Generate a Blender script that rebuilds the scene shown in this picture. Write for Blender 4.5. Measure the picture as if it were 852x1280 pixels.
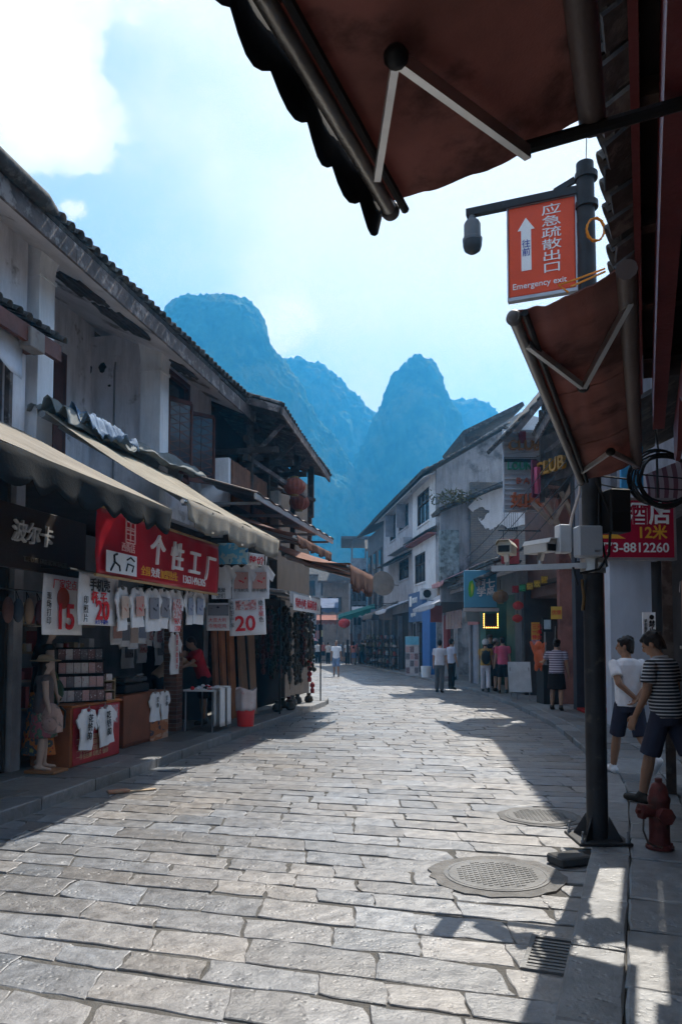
import bpy, bmesh, math, random
import numpy as np
from mathutils import Vector, Matrix, Euler, noise as mnoise

for _o in list(bpy.data.objects):
    bpy.data.objects.remove(_o)
SC = bpy.context.scene
COL = SC.collection
RND = random.Random(7)

# ------------------------------------------------------------------ camera
FPX, CAMH, PITCH = 950.0, 1.7, math.radians(3.0)      # focal length in pixels of the 852x1280 photograph
SHIFT = 802 - 640 - FPX * math.tan(PITCH)
cam_d = bpy.data.cameras.new('camera')
cam = bpy.data.objects.new('camera', cam_d)
COL.objects.link(cam)
cam.location = (0, 0, CAMH)
cam.rotation_euler = (math.pi / 2 + PITCH, 0, 0)
cam_d.sensor_fit = 'VERTICAL'
cam_d.sensor_height = 36.0
cam_d.sensor_width = 24.0
cam_d.lens = 36.0 * FPX / 1280.0
cam_d.shift_y = SHIFT / 1280.0
cam_d.clip_start = 0.05
cam_d.clip_end = 6000
SC.camera = cam

# ------------------------------------------------------------------ sun, sky, exposure
SUN_DIR = Vector((0.30, 0.69, 1.0)).normalized()       # towards the sun: ahead and to the right
SUN_EL = math.asin(SUN_DIR.z)
SUN_AZ = math.atan2(SUN_DIR.x, SUN_DIR.y)
sun_d = bpy.data.lights.new('sun', 'SUN')
sun = bpy.data.objects.new('sun', sun_d)
COL.objects.link(sun)
sun.location = (30, 60, 90)
sun.rotation_euler = (-SUN_DIR).to_track_quat('-Z', 'Y').to_euler()
sun_d.energy = 3.7
sun_d.angle = math.radians(0.5)
sun_d.color = (1.0, 0.94, 0.84)

world = bpy.data.worlds.new('World')
SC.world = world
world.use_nodes = True
SC.view_settings.view_transform = 'Standard'
SC.view_settings.look = 'None'
SC.view_settings.exposure = 1.2
SC.view_settings.gamma = 1.0
SC.view_settings.use_curve_mapping = False
SC.render.engine = 'CYCLES'
SC.cycles.use_denoising = True
SC.cycles.use_adaptive_sampling = True
SC.cycles.adaptive_threshold = 0.03
SC.cycles.max_bounces = 7
SC.cycles.diffuse_bounces = 4
SC.cycles.glossy_bounces = 2
SC.cycles.transmission_bounces = 4
SC.cycles.transparent_max_bounces = 8
SC.cycles.volume_bounces = 0
SC.cycles.sample_clamp_indirect = 6.0


def ray(px, py):
    """direction of the camera ray through a photo pixel"""
    dx = (px - 426) / FPX
    dy = -(py - 640 - SHIFT) / FPX
    return Vector((dx, math.cos(PITCH) - dy * math.sin(PITCH), math.sin(PITCH) + dy * math.cos(PITCH)))


def at_y(px, py, Y):
    r = ray(px, py)
    return Vector((0, 0, CAMH)) + r * (Y / r.y)


def at_ground(px, py, z=0.0):
    r = ray(px, py)
    return Vector((0, 0, CAMH)) + r * ((z - CAMH) / r.z)


def build_sky():
    nt = world.node_tree
    N, L = nt.nodes, nt.links
    N.clear()
    out = N.new('ShaderNodeOutputWorld')
    sky = N.new('ShaderNodeTexSky')
    sky.sky_type = 'NISHITA'
    sky.sun_disc = False
    sky.sun_elevation = SUN_EL
    sky.sun_rotation = SUN_AZ
    sky.air_density = 1.0
    sky.dust_density = 1.2
    sky.ozone_density = 1.3
    tc = N.new('ShaderNodeTexCoord')
    nrm = N.new('ShaderNodeVectorMath'); nrm.operation = 'NORMALIZE'
    L.new(tc.outputs['Generated'], nrm.inputs[0])
    # broken cumulus: noise over the whole sky plus the few puffs that stand in view
    mp = N.new('ShaderNodeMapping'); mp.inputs['Scale'].default_value = (1.0, 1.0, 1.35)
    mp.inputs['Location'].default_value = (0.37, 0.12, 0.55)
    L.new(nrm.outputs[0], mp.inputs[0])
    n1 = N.new('ShaderNodeTexNoise'); n1.inputs['Scale'].default_value = 6.5
    n1.inputs['Detail'].default_value = 10; n1.inputs['Roughness'].default_value = 0.6
    n1.inputs['Distortion'].default_value = 0.25
    L.new(mp.outputs[0], n1.inputs['Vector'])
    n2 = N.new('ShaderNodeTexNoise'); n2.inputs['Scale'].default_value = 2.6
    n2.inputs['Detail'].default_value = 7; n2.inputs['Roughness'].default_value = 0.5
    L.new(mp.outputs[0], n2.inputs['Vector'])
    ct = N.new('ShaderNodeMath'); ct.operation = 'MULTIPLY_ADD'; ct.inputs[1].default_value = 2.3; ct.inputs[2].default_value = -0.70
    L.new(n1.outputs['Fac'], ct.inputs[0])
    acc = ct.outputs[0]
    puffs = [((30, 50), 0.10, 0.50), ((85, 135), 0.055, 0.42), ((60, 100), 0.06, 0.3), ((200, -5), 0.05, 0.40), ((345, 400), 0.05, 0.5), ((375, 375), 0.035, 0.35),
             ((425, 395), 0.035, 0.34), ((465, 495), 0.035, 0.5), ((85, 258), 0.022, 0.40), ((640, 560), 0.09, 0.25),
             ((-120, 40), 0.2, 0.3)]
    for (px, py), rad, amp in puffs:
        c = ray(px, py).normalized()
        d = N.new('ShaderNodeVectorMath'); d.operation = 'DISTANCE'
        L.new(nrm.outputs[0], d.inputs[0]); d.inputs[1].default_value = c
        m = N.new('ShaderNodeMapRange'); m.interpolation_type = 'SMOOTHSTEP'
        m.inputs['From Min'].default_value = 0.0; m.inputs['From Max'].default_value = rad * 1.6
        m.inputs['To Min'].default_value = amp; m.inputs['To Max'].default_value = 0.0
        L.new(d.outputs['Value'], m.inputs['Value'])
        a = N.new('ShaderNodeMath'); a.operation = 'ADD'
        L.new(acc, a.inputs[0]); L.new(m.outputs[0], a.inputs[1])
        acc = a.outputs[0]
    mask = N.new('ShaderNodeMapRange'); mask.interpolation_type = 'SMOOTHSTEP'
    mask.inputs['From Min'].default_value = 0.78; mask.inputs['From Max'].default_value = 0.94
    L.new(acc, mask.inputs['Value'])
    # thin veil of high cloud
    veil = N.new('ShaderNodeMapRange'); veil.interpolation_type = 'SMOOTHSTEP'
    veil.inputs['From Min'].default_value = 0.36; veil.inputs['From Max'].default_value = 0.64
    veil.inputs['To Min'].default_value = 0.12; veil.inputs['To Max'].default_value = 0.85
    L.new(n2.outputs['Fac'], veil.inputs['Value'])
    mx1 = N.new('ShaderNodeMix'); mx1.data_type = 'RGBA'
    mx1.inputs['B'].default_value = (6.6, 6.0, 5.2, 1)
    L.new(veil.outputs[0], mx1.inputs['Factor']); L.new(sky.outputs[0], mx1.inputs['A'])
    # cloud body: whiter where dense
    cr = N.new('ShaderNodeMapRange')
    cr.inputs['From Min'].default_value = 0.8; cr.inputs['From Max'].default_value = 1.5
    cr.inputs['To Min'].default_value = 0.0; cr.inputs['To Max'].default_value = 1.0
    L.new(acc, cr.inputs['Value'])
    cc = N.new('ShaderNodeMix'); cc.data_type = 'RGBA'
    cc.inputs['A'].default_value = (5.6, 5.4, 5.0, 1); cc.inputs['B'].default_value = (8.0, 7.4, 6.6, 1)
    L.new(cr.outputs[0], cc.inputs['Factor'])
    mx2 = N.new('ShaderNodeMix'); mx2.data_type = 'RGBA'
    L.new(mask.outputs[0], mx2.inputs['Factor'])
    L.new(mx1.outputs['Result'], mx2.inputs['A']); L.new(cc.outputs['Result'], mx2.inputs['B'])
    bg = N.new('ShaderNodeBackground'); bg.inputs['Strength'].default_value = 0.097
    L.new(mx2.outputs['Result'], bg.inputs['Color'])
    L.new(bg.outputs[0], out.inputs['Surface'])


build_sky()

# ------------------------------------------------------------------ materials
MATS = {}


def M(name, col=None, rough=0.75, var=0.22, scale=2.5, bump=0.15, bscale=40.0, col2=None, amt2=0.5, scale2=1.2, streak=0.0,
      metal=0.0, emit=None, estr=0.0, spec=0.25, trans=0.0, alpha=1.0, island=0.0, coord='pos', sheen=0.0):
    """procedural material: base colour with uneven tone, optional second colour in patches, vertical grime streaks and fine relief"""
    if name in MATS:
        return MATS[name]
    m = bpy.data.materials.new(name)
    m.use_nodes = True
    nt = m.node_tree; N, L = nt.nodes, nt.links
    b = N['Principled BSDF']
    b.inputs['Roughness'].default_value = rough
    b.inputs['Metallic'].default_value = metal
    b.inputs['Specular IOR Level'].default_value = spec
    if trans:
        b.inputs['Transmission Weight'].default_value = trans
    if coord == 'pos':
        g = N.new('ShaderNodeNewGeometry'); P = g.outputs['Position']
    else:
        g = N.new('ShaderNodeTexCoord'); P = g.outputs['Object']
    n = N.new('ShaderNodeTexNoise'); n.inputs['Scale'].default_value = scale
    n.inputs['Detail'].default_value = 6; n.inputs['Roughness'].default_value = 0.6
    L.new(P, n.inputs['Vector'])
    mr = N.new('ShaderNodeMapRange')
    mr.inputs['From Min'].default_value = 0.3; mr.inputs['From Max'].default_value = 0.7
    mr.inputs['To Min'].default_value = 1 - var; mr.inputs['To Max'].default_value = 1 + var
    L.new(n.outputs['Fac'], mr.inputs['Value'])
    hs = N.new('ShaderNodeHueSaturation')
    hs.inputs['Color'].default_value = (*col, 1)
    L.new(mr.outputs[0], hs.inputs['Value'])
    cur = hs.outputs[0]
    if col2 is not None:
        n2 = N.new('ShaderNodeTexNoise'); n2.inputs['Scale'].default_value = scale2
        n2.inputs['Detail'].default_value = 8; n2.inputs['Roughness'].default_value = 0.65
        L.new(P, n2.inputs['Vector'])
        m2 = N.new('ShaderNodeMapRange'); m2.interpolation_type = 'SMOOTHSTEP'
        m2.inputs['From Min'].default_value = 0.62 - 0.3 * amt2; m2.inputs['From Max'].default_value = 0.74 - 0.3 * amt2
        L.new(n2.outputs['Fac'], m2.inputs['Value'])
        mx = N.new('ShaderNodeMix'); mx.data_type = 'RGBA'
        L.new(m2.outputs[0], mx.inputs['Factor']); L.new(cur, mx.inputs['A'])
        mx.inputs['B'].default_value = (*col2, 1)
        cur = mx.outputs['Result']
    if streak:
        mp = N.new('ShaderNodeMapping'); mp.inputs['Scale'].default_value = (3.2, 3.2, 0.5)
        L.new(P, mp.inputs[0])
        n3 = N.new('ShaderNodeTexNoise'); n3.inputs['Scale'].default_value = 1.6; n3.inputs['Detail'].default_value = 7
        n3.inputs['Roughness'].default_value = 0.7
        L.new(mp.outputs[0], n3.inputs['Vector'])
        m3 = N.new('ShaderNodeMapRange')
        m3.inputs['From Min'].default_value = 0.42; m3.inputs['From Max'].default_value = 0.75
        m3.inputs['To Min'].default_value = 0.0; m3.inputs['To Max'].default_value = streak
        L.new(n3.outputs['Fac'], m3.inputs['Value'])
        mx = N.new('ShaderNodeMix'); mx.data_type = 'RGBA'
        L.new(m3.outputs[0], mx.inputs['Factor']); L.new(cur, mx.inputs['A'])
        mx.inputs['B'].default_value = (0.05, 0.047, 0.045, 1)
        cur = mx.outputs['Result']
    if island:
        gi = N.new('ShaderNodeNewGeometry'); oi = N.new('ShaderNodeObjectInfo')
        ad = N.new('ShaderNodeMath'); ad.operation = 'ADD'
        L.new(gi.outputs['Random Per Island'], ad.inputs[0]); L.new(oi.outputs['Random'], ad.inputs[1])
        fr = N.new('ShaderNodeMath'); fr.operation = 'FRACT'; L.new(ad.outputs[0], fr.inputs[0])
        mi = N.new('ShaderNodeMapRange')
        mi.inputs['To Min'].default_value = 1 - island; mi.inputs['To Max'].default_value = 1 + island
        L.new(fr.outputs[0], mi.inputs['Value'])
        h2 = N.new('ShaderNodeHueSaturation')
        L.new(cur, h2.inputs['Color']); L.new(mi.outputs[0], h2.inputs['Value'])
        cur = h2.outputs[0]
    L.new(cur, b.inputs['Base Color'])
    if bump:
        nb = N.new('ShaderNodeTexNoise'); nb.inputs['Scale'].default_value = bscale
        nb.inputs['Detail'].default_value = 5
        L.new(P, nb.inputs['Vector'])
        bp = N.new('ShaderNodeBump'); bp.inputs['Strength'].default_value = bump; bp.inputs['Distance'].default_value = 0.02
        L.new(nb.outputs['Fac'], bp.inputs['Height']); L.new(bp.outputs[0], b.inputs['Normal'])
    if emit:
        b.inputs['Emission Color'].default_value = (*emit, 1)
        b.inputs['Emission Strength'].default_value = estr
    if alpha < 1:
        b.inputs['Alpha'].default_value = alpha
    MATS[name] = m
    return m


def translucent(m, fac):
    """let some light through a cloth"""
    N, L = m.node_tree.nodes, m.node_tree.links
    b = N['Principled BSDF']; out = N['Material Output']
    t = N.new('ShaderNodeBsdfTranslucent'); mx = N.new('ShaderNodeMixShader'); mx.inputs[0].default_value = fac
    L.new(b.inputs['Base Color'].links[0].from_socket, t.inputs['Color'])
    L.new(b.outputs[0], mx.inputs[1]); L.new(t.outputs[0], mx.inputs[2]); L.new(mx.outputs[0], out.inputs['Surface'])
    return m


def bands(name, c1, c2, scale, axis='Z', rough=0.85, width=0.5, coord='Object'):
    """material with woven or painted bands across one object axis"""
    if name in MATS:
        return MATS[name]
    m = M(name, c1, rough, var=0.1, bump=0.1)
    nt = m.node_tree; N, L = nt.nodes, nt.links
    tc = N.new('ShaderNodeTexCoord'); sp = N.new('ShaderNodeSeparateXYZ')
    L.new(tc.outputs[coord], sp.inputs[0])
    mu = N.new('ShaderNodeMath'); mu.operation = 'MULTIPLY'; mu.inputs[1].default_value = scale
    L.new(sp.outputs[axis], mu.inputs[0])
    fr = N.new('ShaderNodeMath'); fr.operation = 'FRACT'; L.new(mu.outputs[0], fr.inputs[0])
    gt = N.new('ShaderNodeMath'); gt.operation = 'GREATER_THAN'; gt.inputs[1].default_value = width
    L.new(fr.outputs[0], gt.inputs[0])
    mx = N.new('ShaderNodeMix'); mx.data_type = 'RGBA'
    b = N['Principled BSDF']
    src = b.inputs['Base Color'].links[0].from_socket
    L.new(gt.outputs[0], mx.inputs['Factor']); L.new(src, mx.inputs['A']); mx.inputs['B'].default_value = (*c2, 1)
    L.new(mx.outputs['Result'], b.inputs['Base Color'])
    return m


def picture(name, cols, scale=3.0, rough=0.5, dark=0.0, stretch=(1, 1, 1)):
    """printed picture: patches of the given colours"""
    if name in MATS:
        return MATS[name]
    m = M(name, cols[0], rough, var=0.1, bump=0)
    nt = m.node_tree; N, L = nt.nodes, nt.links
    tc = N.new('ShaderNodeTexCoord'); mp = N.new('ShaderNodeMapping'); mp.inputs['Scale'].default_value = stretch
    L.new(tc.outputs['Object'], mp.inputs[0])
    n = N.new('ShaderNodeTexNoise'); n.inputs['Scale'].default_value = scale; n.inputs['Detail'].default_value = 3
    L.new(mp.outputs[0], n.inputs['Vector'])
    cr = N.new('ShaderNodeValToRGB'); cr.color_ramp.interpolation = 'CONSTANT'
    e = cr.color_ramp.elements
    k = len(cols)
    while len(e) < k:
        e.new(0.5)
    for i, c in enumerate(cols):
        e[i].position = 0.0 if i == 0 else 0.36 + 0.3 * (i - 1) / max(1, k - 2) if k > 2 else 0.5
        e[i].color = (*c, 1)
    L.new(n.outputs['Fac'], cr.inputs[0])
    L.new(cr.outputs[0], N['Principled BSDF'].inputs['Base Color'])
    return m


# ------------------------------------------------------------------ mesh builder
class MB:
    def __init__(s):
        s.v = []; s.f = []

    def add(s, vs, fs):
        o = len(s.v)
        s.v += [tuple(p) for p in vs]
        s.f += [tuple(i + o for i in f) for f in fs]
        return s

    def box(s, x0, x1, y0, y1, z0, z1):
        return s.add([(x0, y0, z0), (x1, y0, z0), (x1, y1, z0), (x0, y1, z0), (x0, y0, z1), (x1, y0, z1), (x1, y1, z1), (x0, y1, z1)],
                     [(0, 3, 2, 1), (4, 5, 6, 7), (0, 1, 5, 4), (1, 2, 6, 5), (2, 3, 7, 6), (3, 0, 4, 7)])

    def bar(s, p, q, w, h=None, up=(0, 0, 1)):
        """rectangular bar from p to q"""
        h = h or w
        p, q = Vector(p), Vector(q)
        d = (q - p).normalized(); u = Vector(up)
        if abs(d.dot(u)) > 0.97:
            u = Vector((0, 1, 0)) if abs(d.y) < 0.9 else Vector((1, 0, 0))
        a = d.cross(u).normalized(); b = a.cross(d).normalized()
        vs = []
        for c in (p, q):
            for i, j in ((-1, -1), (1, -1), (1, 1), (-1, 1)):
                vs.append(c + a * (w / 2 * i) + b * (h / 2 * j))
        return s.add(vs, [(0, 1, 2, 3), (7, 6, 5, 4), (0, 4, 5, 1), (1, 5, 6, 2), (2, 6, 7, 3), (3, 7, 4, 0)])

    def tube(s, pts, r, n=8, cap=True):
        pts = [Vector(p) for p in pts]
        rs = r if isinstance(r, (list, tuple)) else [r] * len(pts)
        rings = []
        prev = None
        for i, p in enumerate(pts):
            d = (pts[min(i + 1, len(pts) - 1)] - pts[max(i - 1, 0)]).normalized()
            if prev is None:
                u = Vector((0, 0, 1)) if abs(d.z) < 0.9 else Vector((1, 0, 0))
                a = d.cross(u).normalized()
            else:
                a = (prev - d * prev.dot(d)).normalized()
            prev = a
            b = d.cross(a)
            rings.append([p + (a * math.cos(2 * math.pi * k / n) + b * math.sin(2 * math.pi * k / n)) * rs[i] for k in range(n)])
        vs = [v for rg in rings for v in rg]
        fs = []
        for i in range(len(rings) - 1):
            for k in range(n):
                fs.append((i * n + k, i * n + (k + 1) % n, (i + 1) * n + (k + 1) % n, (i + 1) * n + k))
        if cap:
            fs.append(tuple(range(n))[::-1]); fs.append(tuple((len(rings) - 1) * n + k for k in range(n)))
        return s.add(vs, fs)

    def lathe(s, prof, c=(0, 0, 0), n=16, sx=1.0, sy=1.0):
        """prof: list of (r, z)"""
        vs = []
        for r, z in prof:
            for k in range(n):
                a = 2 * math.pi * k / n
                vs.append((c[0] + r * sx * math.cos(a), c[1] + r * sy * math.sin(a), c[2] + z))
        fs = []
        for i in range(len(prof) - 1):
            for k in range(n):
                fs.append((i * n + k, i * n + (k + 1) % n, (i + 1) * n + (k + 1) % n, (i + 1) * n + k))
        fs.append(tuple(range(n))[::-1]); fs.append(tuple((len(prof) - 1) * n + k for k in range(n)))
        return s.add(vs, fs)

    def ell(s, c, r, n=12, m=8, rot=None):
        vs = []; fs = []
        c = Vector(c)
        for i in range(m + 1):
            th = math.pi * i / m
            for k in range(n):
                a = 2 * math.pi * k / n
                p = Vector((r[0] * math.sin(th) * math.cos(a), r[1] * math.sin(th) * math.sin(a), r[2] * math.cos(th)))
                if rot is not None:
                    p = rot @ p
                vs.append(c + p)
        for i in range(m):
            for k in range(n):
                fs.append((i * n + k, (i + 1) * n + k, (i + 1) * n + (k + 1) % n, i * n + (k + 1) % n))
        return s.add(vs, fs)

    def prism(s, outline, fn, depth):
        """outline 2D -> fn(u, v, w) 3D, extruded w = 0 .. depth"""
        n = len(outline)
        vs = [fn(u, v, 0) for u, v in outline] + [fn(u, v, depth) for u, v in outline]
        fs = [tuple(range(n))[::-1], tuple(range(n, 2 * n))]
        for i in range(n):
            j = (i + 1) % n
            fs.append((i, j, n + j, n + i))
        return s.add(vs, fs)

    def sheet(s, fn, nu, nv, thick=None):
        """fn(u, v) on 0..1 x 0..1; thick: offset vector fn or float along the normal -> closed cloth"""
        P = [[Vector(fn(i / nu, j / nv)) for j in range(nv + 1)] for i in range(nu + 1)]
        vs = [P[i][j] for i in range(nu + 1) for j in range(nv + 1)]
        fs = []
        W = nv + 1
        for i in range(nu):
            for j in range(nv):
                fs.append((i * W + j, (i + 1) * W + j, (i + 1) * W + j + 1, i * W + j + 1))
        if thick:
            nv0 = len(vs)
            nr = []
            for i in range(nu + 1):
                for j in range(nv + 1):
                    a = P[min(i + 1, nu)][j] - P[max(i - 1, 0)][j]
                    b = P[i][min(j + 1, nv)] - P[i][max(j - 1, 0)]
                    c = a.cross(b)
                    nr.append(c.normalized() if c.length > 1e-9 else Vector((0, 0, 1)))
            vs = [v for v in vs] + [v - k * thick for v, k in zip(vs, nr)]
            fs2 = [tuple(reversed([q + nv0 for q in f])) for f in fs]
            rim = []
            loop = [i * W for i in range(nu)] + [nu * W + j for j in range(nv)] + [i * W + nv for i in range(nu, 0, -1)] + [j for j in range(nv, 0, -1)]
            for a, b in zip(loop, loop[1:] + loop[:1]):
                rim.append((b, a, a + nv0, b + nv0))
            fs = fs + fs2 + rim
        return s.add(vs, fs)

    def mesh(s, name):
        me = bpy.data.meshes.new(name)
        me.from_pydata(s.v, [], s.f)
        me.update()
        return me

    def build(s, name, mat, parent=None, smooth=False, bevel=0.0, loc=None, rz=0.0, label=None):
        me = s.mesh(name)
        bm = bmesh.new(); bm.from_mesh(me)
        bmesh.ops.recalc_face_normals(bm, faces=bm.faces)
        if bevel:
            bmesh.ops.bevel(bm, geom=bm.edges[:], offset=bevel, segments=1, affect='EDGES', clamp_overlap=True)
        bm.to_mesh(me); bm.free()
        if smooth:
            for p in me.polygons:
                p.use_smooth = True
            if smooth == 'auto':
                try:
                    me.set_sharp_from_angle(angle=math.radians(40))
                except Exception:
                    pass
        o = bpy.data.objects.new(name, me)
        COL.objects.link(o)
        if mat is not None:
            me.materials.append(mat)
        if parent is not None:
            o.parent = parent
        if loc is not None:
            o.location = loc
        if rz:
            o.rotation_euler = (0, 0, rz)
        if label:
            o['label'] = label
        return o


def tag(o, label=None, cat=None, group=None, kind=None):
    if label: o['label'] = label
    if cat: o['category'] = cat
    if group: o['group'] = group
    if kind: o['kind'] = kind
    return o


def empty(name, loc=(0, 0, 0), rz=0.0, label=None, cat=None, group=None, kind=None):
    o = bpy.data.objects.new(name, None)
    o.empty_display_size = 0.1
    COL.objects.link(o)
    o.location = loc
    o.rotation_euler = (0, 0, rz)
    return tag(o, label, cat, group, kind)


def copy_tree(o, parent=None):
    c = o.copy(); COL.objects.link(c)
    if parent is not None:
        c.parent = parent
    for ch in list(o.children):
        copy_tree(ch, c)
    return c


class Fr:
    """street-side frame: local (t, s, z); s runs up the street, t to its right"""
    def __init__(s, ox, oy, ang):
        s.o = Vector((ox, oy)); s.a = ang
        s.d = Vector((math.sin(ang), math.cos(ang))); s.n = Vector((math.cos(ang), -math.sin(ang)))

    def w(s, t, u, z=0.0):
        p = s.o + s.n * t + s.d * u
        return Vector((p.x, p.y, z))

    def loc(s, P):
        q = Vector((P.x, P.y)) - s.o
        return Vector((q.dot(s.n), q.dot(s.d), P.z))

    def on_t(s, px, py, t):
        """local point where the ray of a photo pixel meets the plane t"""
        r = ray(px, py)
        k = (t - (Vector((0, 0)) - s.o).dot(s.n)) / Vector((r.x, r.y)).dot(s.n)
        return s.loc(Vector((0, 0, CAMH)) + r * k)

    def on_s(s, px, py, u):
        r = ray(px, py)
        k = (u - (Vector((0, 0)) - s.o).dot(s.d)) / Vector((r.x, r.y)).dot(s.d)
        return s.loc(Vector((0, 0, CAMH)) + r * k)

    def root(s, name, label, cat, group=None, t=0, u=0, z=0, rot=0.0):
        return empty(name, s.w(t, u, z), -s.a + rot, label, cat, group)


FL = Fr(-4.65, 0, math.atan(0.21))          # left kerb line
FN = Fr(-0.43, 0, math.atan(0.40))          # near right kerb line
R1 = Fr(3.77, 0, math.atan(0.098))          # right house fronts, nearer stretch
R2 = Fr(6.99, 0, math.atan(-0.0646))        # right house fronts, middle stretch
R3 = Fr(8.855, 0, math.atan(-0.115))        # right house fronts, far stretch

TMP = bpy.data.scenes.new('workbench')


def evaluated_mesh(o):
    """mesh of an object with its modifiers, worked out in a scene of its own"""
    TMP.collection.objects.link(o)
    vl = TMP.view_layers[0]
    vl.update()
    me = bpy.data.meshes.new_from_object(o.evaluated_get(vl.depsgraph))
    return me



def text(body, size, mat, parent, origin, ux, uy, name='lettering', depth=0.012, sx=1.0, align='LEFT', bold=0.0, shear=0.0, vertical=False, lead=1.1, label=None):
    """raised lettering as a mesh; origin plus the two in-plane axes of the board, in the parent's space"""
    if vertical:
        body = '\n'.join(body)
    cu = bpy.data.curves.new('lettering', 'FONT')
    cu.body = body; cu.size = 1.0; cu.extrude = 0.5 * depth / size; cu.align_x = align; cu.shear = shear
    cu.space_line = lead; cu.offset = bold; cu.resolution_u = 3
    tmp = bpy.data.objects.new('tmp_text', cu)
    me = evaluated_mesh(tmp)
    bpy.data.objects.remove(tmp); bpy.data.curves.remove(cu)
    ux, uy = Vector(ux).normalized(), Vector(uy).normalized()
    uz = ux.cross(uy).normalized()
    mt = Matrix(((ux.x, uy.x, uz.x), (ux.y, uy.y, uz.y), (ux.z, uy.z, uz.z))).to_4x4()
    me.transform(Matrix.Translation(Vector(origin) + uz * depth * 0.5) @ mt @ Matrix.Diagonal((size * sx, size, size, 1)))
    me.materials.clear(); me.materials.append(mat)
    o = bpy.data.objects.new(name, me); COL.objects.link(o)
    if parent is not None:
        o.parent = parent
    if label:
        o['label'] = label
    return o

# ================================================================== the setting
MAT_EARTH = M('earth', (0.24, 0.22, 0.19), 0.95, scale=0.6, bump=0.4, bscale=8)
MAT_GROUT = M('joint_grit', (0.10, 0.095, 0.088), 0.95, scale=9, bump=0.6, bscale=60)
g_ = MB().sheet(lambda u, v: (-1000 + 2000 * u, -1000 + 2000 * v, -0.09), 8, 8)
tag(g_.build('ground', MAT_EARTH), kind='structure')

LK = [(-5.49, -4), (-3.15, 7.13), (-0.53, 19.6), (-0.30, 21.0), (-0.45, 22.2), (-1.2, 23.6), (-2.0, 26.5), (-2.6, 40), (-3.2, 60), (-4.2, 80)]
RK = [(-2.03, -4), (0.88, 3.27), (1.85, 5.75), (2.80, 8.3), (3.68, 11.48), (4.23, 15.35), (4.53, 20.24), (4.52, 26.28), (3.92, 32.83), (2.48, 43.75), (0.89, 60.5), (-0.8, 80)]


def xat(poly, y):
    ys = [p[1] for p in poly]; xs = [p[0] for p in poly]
    return float(np.interp(y, ys, xs))


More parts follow.
